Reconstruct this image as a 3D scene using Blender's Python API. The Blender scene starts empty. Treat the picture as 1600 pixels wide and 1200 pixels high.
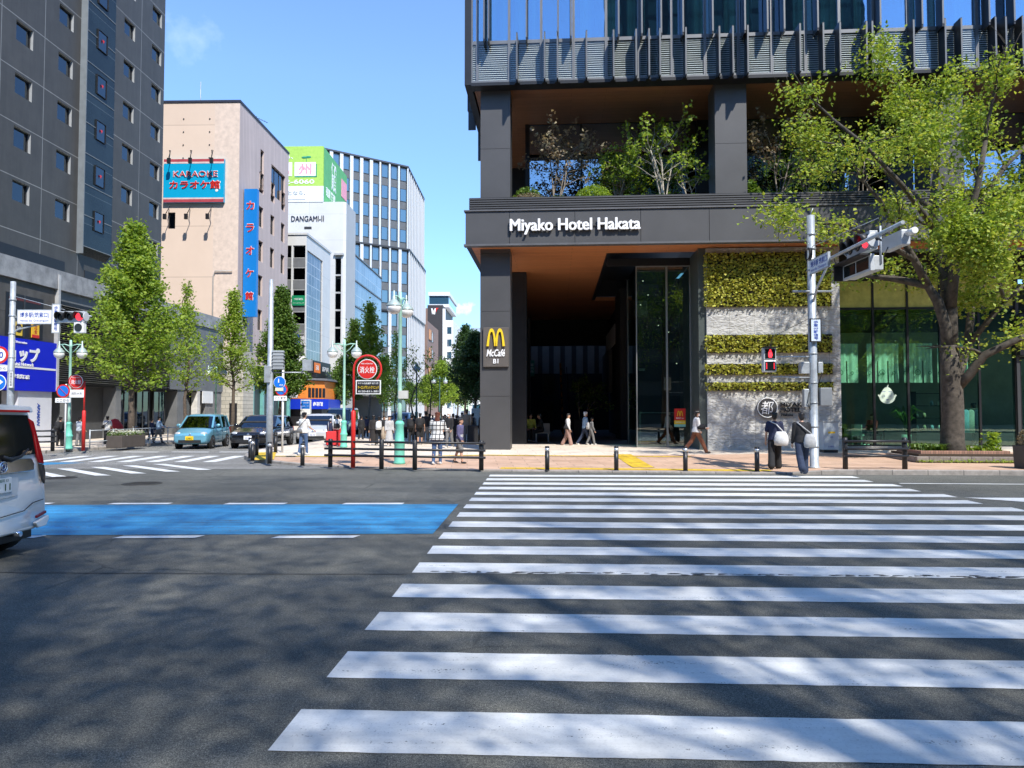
import bpy, bmesh, math, random
import numpy as np
from mathutils import Vector, Matrix
R = math.radians
random.seed(7); rng = np.random.default_rng(11)
sc = bpy.context.scene; COL = sc.collection
# ---------------------------------------------------------------- camera
F = 1110.0; PITCH = math.atan(40 / F); CAMH = 1.7
cam = bpy.data.cameras.new('camera'); camo = bpy.data.objects.new('camera', cam); COL.objects.link(camo)
cam.sensor_width = 36; cam.lens = F / 1600 * 36; cam.clip_start = .05; cam.clip_end = 2000
camo.location = (0, 0, CAMH); camo.rotation_euler = (math.pi / 2 + PITCH, 0, 0); sc.camera = camo
# ---------------------------------------------------------------- sky and sun
SE = R(50.5); sv = Vector((.475 * math.cos(SE), -.88 * math.cos(SE), math.sin(SE))).normalized()
w = bpy.data.worlds.new('World'); sc.world = w; w.use_nodes = True
nt = w.node_tree; bg = nt.nodes['Background']; sky = nt.nodes.new('ShaderNodeTexSky')
sky.sky_type = 'NISHITA'; sky.sun_disc = False; sky.sun_elevation = SE; sky.sun_rotation = math.atan2(sv.x, sv.y)
sky.air_density = 1.15; sky.dust_density = .0; sky.ozone_density = 3.0; sky.altitude = 0
# thin wisps of cirrus, by view direction
tc = nt.nodes.new('ShaderNodeTexCoord')
def cloud(prev, d, size, sx, sz, seed, amt):
    d = Vector(d).normalized()
    sub = nt.nodes.new('ShaderNodeVectorMath'); sub.operation = 'SUBTRACT'; sub.inputs[1].default_value = d
    nt.links.new(tc.outputs['Generated'], sub.inputs[0])
    mp = nt.nodes.new('ShaderNodeVectorMath'); mp.operation = 'MULTIPLY'; mp.inputs[1].default_value = (1 / (size * sx), 0, 1 / (size * sz))
    nt.links.new(sub.outputs[0], mp.inputs[0])
    ln = nt.nodes.new('ShaderNodeVectorMath'); ln.operation = 'LENGTH'; nt.links.new(mp.outputs[0], ln.inputs[0])
    nz = nt.nodes.new('ShaderNodeTexNoise'); nz.inputs['Scale'].default_value = seed; nz.inputs['Detail'].default_value = 6; nz.inputs['Roughness'].default_value = .62
    nt.links.new(tc.outputs['Generated'], nz.inputs['Vector'])
    a = nt.nodes.new('ShaderNodeMath'); a.operation = 'MULTIPLY_ADD'; a.inputs[1].default_value = 2.6; a.inputs[2].default_value = -.75
    nt.links.new(nz.outputs['Fac'], a.inputs[0])
    b = nt.nodes.new('ShaderNodeMath'); b.operation = 'SUBTRACT'; b.use_clamp = True
    nt.links.new(a.outputs[0], b.inputs[0]); nt.links.new(ln.outputs['Value'], b.inputs[1])
    m = nt.nodes.new('ShaderNodeMath'); m.operation = 'MULTIPLY'; m.inputs[1].default_value = amt; m.use_clamp = True; nt.links.new(b.outputs[0], m.inputs[0])
    mx = nt.nodes.new('ShaderNodeMixRGB'); mx.inputs['Color2'].default_value = (6.0, 6.5, 7.2, 1)
    nt.links.new(m.outputs[0], mx.inputs['Fac']); nt.links.new(prev, mx.inputs['Color1'])
    return mx.outputs['Color']
hs = nt.nodes.new('ShaderNodeHueSaturation'); hs.inputs['Saturation'].default_value = 1.13; hs.inputs['Hue'].default_value = .507
nt.links.new(sky.outputs[0], hs.inputs['Color'])
# the clear spring sky stays blue down to the rooftops
sz_ = nt.nodes.new('ShaderNodeSeparateXYZ'); nt.links.new(tc.outputs['Generated'], sz_.inputs[0])
cr = nt.nodes.new('ShaderNodeValToRGB'); cr.color_ramp.elements[0].position = .0; cr.color_ramp.elements[0].color = (.34, .52, .70, 1); cr.color_ramp.elements[1].position = .42; cr.color_ramp.elements[1].color = (1, 1, 1, 1); nt.links.new(sz_.outputs['Z'], cr.inputs[0])
e_ = cr.color_ramp.elements.new(.14); e_.color = (.60, .74, .86, 1)
ml = nt.nodes.new('ShaderNodeMixRGB'); ml.blend_type = 'MULTIPLY'; ml.inputs['Fac'].default_value = 1; nt.links.new(hs.outputs[0], ml.inputs['Color1']); nt.links.new(cr.outputs[0], ml.inputs['Color2'])
c = cloud(ml.outputs[0], (-.46, 1, .54), .05, 1.0, .8, 22, .16)
c = cloud(c, (-.072, 1, .143), .022, 1.1, .7, 40, 1.1)
nt.links.new(c, bg.inputs['Color']); bg.inputs['Strength'].default_value = .15
sl = bpy.data.lights.new('sun', 'SUN'); slo = bpy.data.objects.new('sun', sl); COL.objects.link(slo)
sl.energy = 3.1; sl.angle = R(.9); sl.color = (1, .955, .88); slo.rotation_euler = sv.to_track_quat('Z', 'Y').to_euler(); slo.location = (20, -40, 60)
sc.view_settings.view_transform = 'Standard'; sc.view_settings.look = 'None'; sc.view_settings.gamma = 1; sc.view_settings.use_curve_mapping = False
sc.view_settings.exposure = 1.05
sc.render.engine = 'CYCLES'; sc.cycles.max_bounces = 7; sc.cycles.transparent_max_bounces = 12; sc.cycles.diffuse_bounces = 3; sc.cycles.glossy_bounces = 3; sc.cycles.transmission_bounces = 4
sc.cycles.use_denoising = True; sc.cycles.caustics_reflective = False; sc.cycles.caustics_refractive = False
sc.render.resolution_x = 1024; sc.render.resolution_y = 768
# ---------------------------------------------------------------- pixel helpers (photo pixels to points in the place)
def ray(px, py):
    x = (px - 800) / F; u = (600 - py) / F
    return Vector((x, math.cos(PITCH) - u * math.sin(PITCH), math.sin(PITCH) + u * math.cos(PITCH)))
def gp(px, py, z=0):
    d = ray(px, py); t = (z - CAMH) / d.z; return Vector((d.x * t, d.y * t, z))
def yp(px, py, Y):
    d = ray(px, py); t = Y / d.y; return Vector((d.x * t, Y, CAMH + d.z * t))
# ---------------------------------------------------------------- mesh builder
class MB:
    def __init__(s): s.V = []; s.Fc = []; s.M = []; s.S = []
    def add(s, v, f, mi=0, sm=False):
        o = len(s.V); s.V += [tuple(p) for p in v]
        for q in f: s.Fc.append(tuple(i + o for i in q)); s.M.append(mi); s.S.append(sm)
        return s
    def box(s, x0, x1, y0, y1, z0, z1, mi=0):
        v = [(x0, y0, z0), (x1, y0, z0), (x1, y1, z0), (x0, y1, z0), (x0, y0, z1), (x1, y0, z1), (x1, y1, z1), (x0, y1, z1)]
        return s.add(v, [(0, 3, 2, 1), (4, 5, 6, 7), (0, 1, 5, 4), (1, 2, 6, 5), (2, 3, 7, 6), (3, 0, 4, 7)], mi)
    def obox(s, c, sz, rz=0, mi=0, M=None):
        m = M if M is not None else Matrix.Rotation(rz, 3, 'Z'); c = Vector(c); a, b, d = [k / 2 for k in sz]
        v = [c + m @ Vector(p) for p in [(-a, -b, -d), (a, -b, -d), (a, b, -d), (-a, b, -d), (-a, -b, d), (a, -b, d), (a, b, d), (-a, b, d)]]
        return s.add(v, [(0, 3, 2, 1), (4, 5, 6, 7), (0, 1, 5, 4), (1, 2, 6, 5), (2, 3, 7, 6), (3, 0, 4, 7)], mi)
    def bar(s, p0, p1, wx, wy, mi=0):
        p0, p1 = Vector(p0), Vector(p1); d = p1 - p0; q = d.to_track_quat('Z', 'Y').to_matrix()
        return s.obox((p0 + p1) / 2, (wx, wy, d.length), mi=mi, M=q)
    def tube(s, path, r, n=8, mi=0, sm=True, cap=True):
        P = [Vector(p) for p in path]; k = len(P); rs = [r] * k if not hasattr(r, '__len__') else list(r)
        v = []; up = None
        for i in range(k):
            t = (P[min(i + 1, k - 1)] - P[max(i - 1, 0)])
            if t.length < 1e-9: t = Vector((0, 0, 1))
            t.normalize()
            if up is None:
                up = Vector((1, 0, 0)) if abs(t.x) < .8 else Vector((0, 1, 0))
            a = up - t * up.dot(t)
            if a.length < 1e-6: a = t.orthogonal()
            a.normalize(); up = a; b = t.cross(a)
            for j in range(n):
                th = 2 * math.pi * j / n; v.append(P[i] + (a * math.cos(th) + b * math.sin(th)) * rs[i])
        f = [(i * n + j, i * n + (j + 1) % n, (i + 1) * n + (j + 1) % n, (i + 1) * n + j) for i in range(k - 1) for j in range(n)]
        s.add(v, f, mi, sm)
        if cap:
            o = len(s.V) - k * n
            s.Fc.append(tuple(o + j for j in reversed(range(n)))); s.M.append(mi); s.S.append(False)
            s.Fc.append(tuple(o + (k - 1) * n + j for j in range(n))); s.M.append(mi); s.S.append(False)
        return s
    def lathe(s, prof, c=(0, 0, 0), n=16, mi=0, sm=True):
        c = Vector(c); path = prof; v = []; k = len(prof)
        for (r, z) in prof:
            for j in range(n): th = 2 * math.pi * j / n; v.append(c + Vector((r * math.cos(th), r * math.sin(th), z)))
        f = [(i * n + j, i * n + (j + 1) % n, (i + 1) * n + (j + 1) % n, (i + 1) * n + j) for i in range(k - 1) for j in range(n)]
        f += [tuple(reversed(range(n))), tuple((k - 1) * n + j for j in range(n))]
        return s.add(v, f, mi, sm)
    def ell(s, c, r, n=12, m=8, mi=0, M=None):
        c = Vector(c); r = (r, r, r) if not hasattr(r, '__len__') else r; v = []
        for i in range(m + 1):
            ph = math.pi * i / m
            for j in range(n):
                th = 2 * math.pi * j / n; p = Vector((r[0] * math.sin(ph) * math.cos(th), r[1] * math.sin(ph) * math.sin(th), -r[2] * math.cos(ph)))
                v.append(c + (M @ p if M is not None else p))
        f = [(i * n + j, i * n + (j + 1) % n, (i + 1) * n + (j + 1) % n, (i + 1) * n + j) for i in range(m) for j in range(n)]
        return s.add(v, f, mi, True)
    def prism(s, poly, y0, y1, mi=0):          # polygon in x,z; extruded along y
        n = len(poly); v = [(x, y0, z) for x, z in poly] + [(x, y1, z) for x, z in poly]
        a = sum(poly[i][0] * poly[(i + 1) % n][1] - poly[(i + 1) % n][0] * poly[i][1] for i in range(n))
        f = [tuple(range(n)), tuple(reversed(range(n, 2 * n)))] + [(i, i + n, (i + 1) % n + n, (i + 1) % n) for i in range(n)]
        if a < 0: f = [tuple(reversed(q)) for q in f]
        return s.add(v, f, mi)
    def extr(s, poly, z0, z1, mi=0):           # polygon in x,y
        n = len(poly); v = [(p[0], p[1], z0) for p in poly] + [(p[0], p[1], z1) for p in poly]
        a = sum(poly[i][0] * poly[(i + 1) % n][1] - poly[(i + 1) % n][0] * poly[i][1] for i in range(n))
        f = [tuple(reversed(range(n))), tuple(range(n, 2 * n))] + [(i, (i + 1) % n, (i + 1) % n + n, i + n) for i in range(n)]
        if a < 0: f = [tuple(reversed(q)) for q in f]
        return s.add(v, f, mi)
    def disc(s, c, r, axis=(0, -1, 0), t=.02, n=20, mi=0):
        c = Vector(c); ax = Vector(axis).normalized(); return s.tube([c - ax * t / 2, c + ax * t / 2], r, n, mi, False)
    def ring(s, c, R_, r, axis='Y', n=24, mi=0):
        c = Vector(c); pts = []
        for j in range(n + 1):
            th = 2 * math.pi * j / n; a, b = R_ * math.cos(th), R_ * math.sin(th)
            pts.append(c + (Vector((a, 0, b)) if axis == 'Y' else Vector((0, a, b)) if axis == 'X' else Vector((a, b, 0))))
        return s.tube(pts, r, 6, mi, True, False)
    def geo(s, g, M=None, mi=0):
        v, f = g
        if M is not None: v = [M @ Vector(p) for p in v]
        return s.add(v, f, mi)
    def xf(s, M): s.V = [tuple(M @ Vector(p)) for p in s.V]; return s
    def build(s, name, mats, parent=None, bevel=0, loc=None):
        me = bpy.data.meshes.new(name); me.from_pydata(s.V, [], s.Fc)
        mats = mats if isinstance(mats, (list, tuple)) else [mats]
        for m in mats: me.materials.append(m)
        me.polygons.foreach_set('material_index', s.M); me.polygons.foreach_set('use_smooth', s.S); me.update()
        o = bpy.data.objects.new(name, me); COL.objects.link(o)
        if parent: o.parent = parent
        if loc is not None: o.location = loc
        if bevel:
            b = o.modifiers.new('bevel', 'BEVEL'); b.width = bevel; b.segments = 2; b.limit_method = 'ANGLE'
        return o
def arr_mesh(name, V, Fq, mats, parent=None, smooth=False, mi=None):
    me = bpy.data.meshes.new(name); V = np.asarray(V, np.float32).reshape(-1, 3); Fq = np.asarray(Fq, np.int32); k = Fq.shape[1]; n = len(Fq)
    me.vertices.add(len(V)); me.vertices.foreach_set('co', V.ravel()); me.loops.add(n * k); me.loops.foreach_set('vertex_index', Fq.ravel())
    me.polygons.add(n); me.polygons.foreach_set('loop_start', np.arange(n) * k)
    mats = mats if isinstance(mats, (list, tuple)) else [mats]
    for m in mats: me.materials.append(m)
    if mi is not None: me.polygons.foreach_set('material_index', mi)
    me.polygons.foreach_set('use_smooth', np.full(n, smooth)); me.update(); me.validate()
    o = bpy.data.objects.new(name, me); COL.objects.link(o)
    if parent: o.parent = parent
    return o
def thing(name, label, cat, loc=(0, 0, 0), rz=0, group=None):
    o = bpy.data.objects.new(name, None); COL.objects.link(o); o.location = loc; o.rotation_euler = (0, 0, rz); o.empty_display_size = .2
    return tag(o, label, cat, group)
def tag(o, label, cat, group=None):
    o['label'] = label; o['category'] = cat
    if group: o['group'] = group
    return o
def struct(o, kind='structure'): o['kind'] = kind; return o
def inst(o, parent, loc, rz=0):
    c = o.copy(); COL.objects.link(c); c.parent = parent; c.location = loc; c.rotation_euler = (0, 0, rz); return c
def kids(o): return [c for c in COL.objects if c.parent == o]
def dup(root, loc, rz, label=None, group=None, scale=None):
    r = root.copy(); COL.objects.link(r); r.location = loc; r.rotation_euler = (0, 0, rz)
    if scale: r.scale = (scale,) * 3
    if label: r['label'] = label
    if group: r['group'] = group
    for ch in list(root.children):
        c = ch.copy(); COL.objects.link(c); c.parent = r
        for g in list(ch.children):
            d = g.copy(); COL.objects.link(d); d.parent = c
    return r
_dg = None
def text_geo(s, wd=None, ht=None, depth=.02, bold=0, vertical=False, ls=1.0, ital=0):
    cu = bpy.data.curves.new('lettering', 'FONT'); cu.body = '\n'.join(s) if vertical else s; cu.align_x = 'CENTER' if vertical else 'LEFT'
    cu.offset = bold; cu.resolution_u = 3; cu.space_line = ls; cu.shear = ital
    o = bpy.data.objects.new('lettering', cu); COL.objects.link(o); dg = bpy.context.evaluated_depsgraph_get(); dg.update()
    me = bpy.data.meshes.new_from_object(o.evaluated_get(dg)); n = len(me.vertices)
    co = np.zeros(n * 3, np.float32); me.vertices.foreach_get('co', co); co = co.reshape(-1, 3)
    fs = [tuple(p.vertices) for p in me.polygons]
    bpy.data.objects.remove(o); bpy.data.curves.remove(cu); bpy.data.meshes.remove(me)
    if n == 0: return ([], [])
    mn, mx = co.min(0), co.max(0); ct = (mn + mx) / 2; sz = np.maximum(mx - mn, 1e-6); kx = ky = 1
    if wd and ht: kx, ky = wd / sz[0], ht / sz[1]
    elif wd: kx = ky = wd / sz[0]
    elif ht: kx = ky = ht / sz[1]
    x = (co[:, 0] - ct[0]) * kx; z = (co[:, 1] - ct[1]) * ky
    front = [(a, -depth / 2, b) for a, b in zip(x, z)]
    V = list(front); Fs = list(fs)
    if depth > .004:
        e = {}
        for q in fs:
            for i in range(len(q)):
                a, b = q[i], q[(i + 1) % len(q)]; e[(a, b)] = 1
        V += [(a, depth / 2, b) for a, b in zip(x, z)]
        for (a, b) in e:
            if (b, a) not in e: Fs.append((b, a, a + n, b + n))
    return (V, Fs)
def T(x, y, z, rz=0): return Matrix.Translation((x, y, z)) @ Matrix.Rotation(rz, 4, 'Z')
# ---------------------------------------------------------------- materials
def nmat(name):
    m = bpy.data.materials.new(name); m.use_nodes = True; return m, m.node_tree, m.node_tree.nodes['Principled BSDF']
def link(t, a, b): t.links.new(a, b)
def ramp(t, stops, fac):
    r = t.nodes.new('ShaderNodeValToRGB'); e = r.color_ramp.elements
    while len(e) > 1: e.remove(e[-1])
    e[0].position = stops[0][0]; e[0].color = (*stops[0][1], 1)
    for p, c_ in stops[1:]: k = e.new(p); k.color = (*c_, 1)
    link(t, fac, r.inputs[0]); return r.outputs[0]
def noise(t, vec, sc_, det=4, rough=.55):
    n = t.nodes.new('ShaderNodeTexNoise'); n.inputs['Scale'].default_value = sc_; n.inputs['Detail'].default_value = det; n.inputs['Roughness'].default_value = rough
    if vec is not None: link(t, vec, n.inputs['Vector'])
    return n.outputs['Fac']
def coord(t, kind='Object', scale=None, rot=None):
    c_ = t.nodes.new('ShaderNodeTexCoord').outputs[kind]
    if scale or rot:
        mp = t.nodes.new('ShaderNodeMapping'); link(t, c_, mp.inputs[0])
        if scale: mp.inputs['Scale'].default_value = scale
        if rot: mp.inputs['Rotation'].default_value = rot
        c_ = mp.outputs[0]
    return c_
def bump(t, b, h, st=.3, dist=.01):
    n = t.nodes.new('ShaderNodeBump'); n.inputs['Strength'].default_value = st; n.inputs['Distance'].default_value = dist; link(t, h, n.inputs['Height']); link(t, n.outputs[0], b.inputs['Normal'])
def mixc(t, a, b, fac, mode='MIX'):
    m = t.nodes.new('ShaderNodeMixRGB'); m.blend_type = mode
    for v, i in ((a, 'Color1'), (b, 'Color2'), (fac, 'Fac')):
        if hasattr(v, 'links') or hasattr(v, 'is_linked'): link(t, v, m.inputs[i])
        elif i == 'Fac': m.inputs[i].default_value = v
        else: m.inputs[i].default_value = (*v[:3], 1)
    return m.outputs[0]
_mc = {}
def pm(name, col, rough=.6, metal=0, var=.14, scale=2.5, bmp=0, bsc=60, spec=.5, coat=0):
    if name in _mc: return _mc[name]
    m, t, b = nmat(name); v = coord(t)
    f = noise(t, v, scale, 6, .62); lo = tuple(x * (1 - var) for x in col); hi = tuple(min(1, x * (1 + var)) for x in col)
    link(t, ramp(t, [(.3, lo), (.7, hi)], f), b.inputs['Base Color'])
    b.inputs['Roughness'].default_value = rough; b.inputs['Metallic'].default_value = metal; b.inputs['Specular IOR Level'].default_value = spec; b.inputs['Coat Weight'].default_value = coat
    if bmp: bump(t, b, noise(t, v, bsc, 5, .6), bmp, .01)
    _mc[name] = m; return m
def gridmat(name, col, mortar, bw, bh, ms=.01, rot=(R(90), 0, 0), rough=.6, var=.1, off=.0, bmp=.2, kind='Object', nsc=3, nvar=.12, spec=.4, nz2=None):
    if name in _mc: return _mc[name]
    m, t, b = nmat(name); v = coord(t, kind, rot=rot)
    br = t.nodes.new('ShaderNodeTexBrick'); link(t, v, br.inputs['Vector']); br.offset = off
    br.inputs['Color1'].default_value = (*[x * (1 - var) for x in col], 1); br.inputs['Color2'].default_value = (*[x * (1 + var) for x in col], 1); br.inputs['Mortar'].default_value = (*mortar, 1)
    br.inputs['Scale'].default_value = 1; br.inputs['Mortar Size'].default_value = ms; br.inputs['Brick Width'].default_value = bw; br.inputs['Row Height'].default_value = bh; br.inputs['Bias'].default_value = 0
    f = noise(t, coord(t), nsc, 7, .65)
    c_ = mixc(t, br.outputs[0], ramp(t, [(.3, (1 - nvar * 2,) * 3), (.7, (1, 1, 1))], f), 1.0, 'MULTIPLY')
    if nz2:
        f2 = noise(t, coord(t, scale=(1, 1, .12)), nz2, 5, .7); c_ = mixc(t, c_, ramp(t, [(.35, (.8, .8, .8)), (.6, (1, 1, 1))], f2), .8, 'MULTIPLY')
    link(t, c_, b.inputs['Base Color']); b.inputs['Roughness'].default_value = rough; b.inputs['Specular IOR Level'].default_value = spec
    if bmp: bump(t, b, br.outputs['Fac'], -bmp, .01)
    _mc[name] = m; return m
def emit(name, col, st):
    m, t, b = nmat(name); b.inputs['Base Color'].default_value = (*[x * .3 for x in col], 1); b.inputs['Emission Color'].default_value = (*col, 1); b.inputs['Emission Strength'].default_value = st; return m
def glass(name, tint, refl=.25, rough=.01, rcol=(1, 1, 1), wav=0.0):
    m, t, b = nmat(name); t.nodes.remove(b); out = t.nodes['Material Output']
    tr = t.nodes.new('ShaderNodeBsdfTransparent'); tr.inputs[0].default_value = (*tint, 1)
    gl = t.nodes.new('ShaderNodeBsdfGlossy'); gl.inputs['Roughness'].default_value = rough; gl.inputs['Color'].default_value = (*rcol, 1)
    fr = t.nodes.new('ShaderNodeLayerWeight'); fr.inputs['Blend'].default_value = .35
    ma = t.nodes.new('ShaderNodeMath'); ma.operation = 'MULTIPLY_ADD'; ma.inputs[1].default_value = 1 - refl; ma.inputs[2].default_value = refl; ma.use_clamp = True
    pw = t.nodes.new('ShaderNodeMath'); pw.operation = 'POWER'; pw.inputs[1].default_value = 2.5; link(t, fr.outputs['Facing'], pw.inputs[0]); link(t, pw.outputs[0], ma.inputs[0])
    mx = t.nodes.new('ShaderNodeMixShader'); link(t, ma.outputs[0], mx.inputs[0]); link(t, tr.outputs[0], mx.inputs[1]); link(t, gl.outputs[0], mx.inputs[2]); link(t, mx.outputs[0], out.inputs[0])
    if wav:
        bn = t.nodes.new('ShaderNodeBump'); bn.inputs['Strength'].default_value = wav; bn.inputs['Distance'].default_value = .02
        link(t, noise(t, coord(t), .9, 2, .4), bn.inputs['Height']); link(t, bn.outputs[0], gl.inputs['Normal'])
    return m
BLACK = pm('black_metal', (.018, .018, .02), .42, 0, .2); DGREY = pm('dark_grey_metal', (.055, .058, .062), .5, .1, .1, 1.5, spec=.4)
GALV = pm('galvanised_steel', (.42, .45, .47), .45, .35, .25, 5); WHITE = pm('white_paint', (.78, .78, .77), .5, 0, .06, 2)
SILV = pm('silver_band', (.62, .64, .66), .3, .6, .05); RED = pm('red_paint', (.62, .025, .02), .4, 0, .1); BLUE = pm('sign_blue', (.01, .16, .62), .4, 0, .05)
TEAL = pm('verdigris_paint', (.16, .55, .42), .5, .0, .14, 4); TEALP = pm('pale_green_paint', (.36, .62, .50), .5, 0, .1, 4); CHROME = pm('chrome', (.8, .8, .82), .12, 1, .02)
SIGNBLUE = pm('lettering_blue', (.015, .06, .36), .5); INK = pm('lettering_black', (.012, .012, .015), .5); YEL = pm('sign_yellow', (.85, .58, .02), .45, 0, .05); LAMPW = pm('lamp_globe', (.80, .79, .76), .25, 0, .04)
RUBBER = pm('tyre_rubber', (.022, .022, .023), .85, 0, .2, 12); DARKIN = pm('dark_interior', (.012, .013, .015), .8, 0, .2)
LWHITE = pm('lettering_white', (.85, .85, .84), .45, 0, .03)
# ================================================================ ground
def asphalt_mat(name, base, tint=(1, 1, 1)):
    m, t, b = nmat(name); v = coord(t)
    big = noise(t, v, .35, 5, .6); mid = noise(t, v, 5, 6, .7); vo = t.nodes.new('ShaderNodeTexVoronoi'); vo.inputs['Scale'].default_value = 130; link(t, v, vo.inputs['Vector'])
    c1 = ramp(t, [(.3, tuple(base * .74 * k for k in tint)), (.72, tuple(base * 1.2 * k for k in tint))], big)
    c2 = mixc(t, c1, ramp(t, [(.3, (.74, .74, .74)), (.75, (1.18, 1.18, 1.18))], mid), 1, 'MULTIPLY')
    sp = noise(t, v, 140, 2, .5); c3 = mixc(t, c2, ramp(t, [(.38, (.35, .35, .36)), (.5, (1, 1, 1)), (.63, (1.25, 1.25, 1.22)), (.68, (2.3, 2.3, 2.2))], sp), 1, 'MULTIPLY')
    # worn tracks and seams
    wv = noise(t, coord(t, scale=(.06, 1.1, 1)), 1.0, 3, .5); c4 = mixc(t, c3, ramp(t, [(.35, (.88, .88, .88)), (.6, (1.06, 1.06, 1.06))], wv), 1, 'MULTIPLY')
    s2 = noise(t, v, 48, 3, .6); c4 = mixc(t, c4, ramp(t, [(.34, (.62, .62, .62)), (.5, (1, 1, 1)), (.64, (1.35, 1.34, 1.3))], s2), .9, 'MULTIPLY')
    # repaired patches, tar seams, hairline cracks and oil drips
    pv = t.nodes.new('ShaderNodeTexVoronoi'); pv.inputs['Scale'].default_value = .22; pv.distance = 'CHEBYCHEV'; link(t, coord(t, scale=(.55, 1.3, 1), rot=(0, 0, R(-3))), pv.inputs['Vector'])
    c4 = mixc(t, c4, ramp(t, [(.0, (.84, .85, .86)), (.45, (1, 1, 1)), (1, (1.10, 1.09, 1.07))], pv.outputs['Color']), 1, 'MULTIPLY')
    cv = t.nodes.new('ShaderNodeTexVoronoi'); cv.feature = 'DISTANCE_TO_EDGE'; cv.inputs['Scale'].default_value = .42; link(t, mixc(t, v, noise(t, v, 1.3, 6, .7), .22), cv.inputs['Vector'])
    cm = ramp(t, [(.0, (.45, .45, .45)), (.0035, (.7, .7, .7)), (.007, (1, 1, 1))], cv.outputs[0]); c4 = mixc(t, c4, mixc(t, (1, 1, 1), cm, ramp(t, [(.5, (0, 0, 0)), (.6, (1, 1, 1))], big)), 1, 'MULTIPLY')
    ov = t.nodes.new('ShaderNodeTexVoronoi'); ov.inputs['Scale'].default_value = .55; link(t, mixc(t, v, noise(t, v, 3, 4, .6), .12), ov.inputs['Vector'])
    c4 = mixc(t, c4, ramp(t, [(.0, (.62, .61, .60)), (.07, (.80, .80, .80)), (.13, (1, 1, 1))], ov.outputs['Distance']), .8, 'MULTIPLY')
    link(t, c4, b.inputs['Base Color']); b.inputs['Roughness'].default_value = .82; b.inputs['Specular IOR Level'].default_value = .35
    bump(t, b, sp, .22, .004); return m
ASPH = asphalt_mat('asphalt', .128, (1.02, 1.02, .91)); ASPH2 = asphalt_mat('asphalt_light', .23, (1.02, 1.0, .95))
def paint_mat(name, col, wear=.62, rough=.6, track=.8):
    m, t, b = nmat(name); v = coord(t)
    n1 = noise(t, v, 55, 4, .7); n2 = noise(t, v, 2.2, 5, .7); n3 = noise(t, coord(t, scale=(.25, 3, 1)), 3.0, 6, .75)
    c = ramp(t, [(.3, tuple(k * .8 for k in col)), (.65, col)], n2)
    c = mixc(t, c, ramp(t, [(.3, (.72, .72, .73)), (.5, (1, 1, 1))], n1), .55, 'MULTIPLY')
    mul = t.nodes.new('ShaderNodeMath'); mul.operation = 'MULTIPLY_ADD'; mul.inputs[1].default_value = .55; link(t, n1, mul.inputs[0])
    s2 = t.nodes.new('ShaderNodeMath'); s2.operation = 'MULTIPLY'; s2.inputs[1].default_value = .55; link(t, n3, s2.inputs[0]); link(t, s2.outputs[0], mul.inputs[2])
    fw = ramp(t, [(wear - .03, (0, 0, 0)), (wear + .03, (1, 1, 1))], mul.outputs[0])
    c = mixc(t, c, ramp(t, [(.42, (track,) * 3), (.62, (1, 1, 1))], noise(t, coord(t, scale=(.05, 1.6, 1)), 1.5, 5, .65)), 1, 'MULTIPLY'); c = mixc(t, c, (.085, .088, .09), fw); link(t, c, b.inputs['Base Color']); b.inputs['Roughness'].default_value = rough; bump(t, b, n1, .25, .004); return m
PAINT = paint_mat('road_paint', (.84, .85, .83), .665); BLUEP = paint_mat('blue_lane_paint', (.045, .34, .66), .615, .7, .62); BLUEP2 = BLUEP
def sheet(name, poly, z, mat):
    me = bpy.data.meshes.new(name); bm = bmesh.new(); vs = [bm.verts.new((p[0], p[1], z)) for p in poly]; f = bm.faces.new(vs)
    f.normal_update()
    if f.normal.z < 0: f.normal_flip()
    bmesh.ops.triangulate(bm, faces=bm.faces[:]); bm.to_mesh(me); bm.free(); me.materials.append(mat); o = bpy.data.objects.new(name, me); COL.objects.link(o); return struct(o)
sheet('ground', [(-700, -500), (700, -500), (700, 1200), (-700, 1200)], -.02, pm('far_ground', (.16, .16, .155), .9))
sheet('main_road', [(-200, 0), (200, -8), (200, 14), (13, 21), (-8, 26), (-20, 28), (-200, 34)], 0, ASPH)
sheet('side_street', [(-30, 21.3), (-9.0, 20.3), (-4.0, 20.55), (-1.0, 19.45), (-5, 24), (-8, 30), (-8, 260), (-17, 260), (-17, 42), (-20, 30), (-30, 30)], .004, ASPH2)
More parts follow.
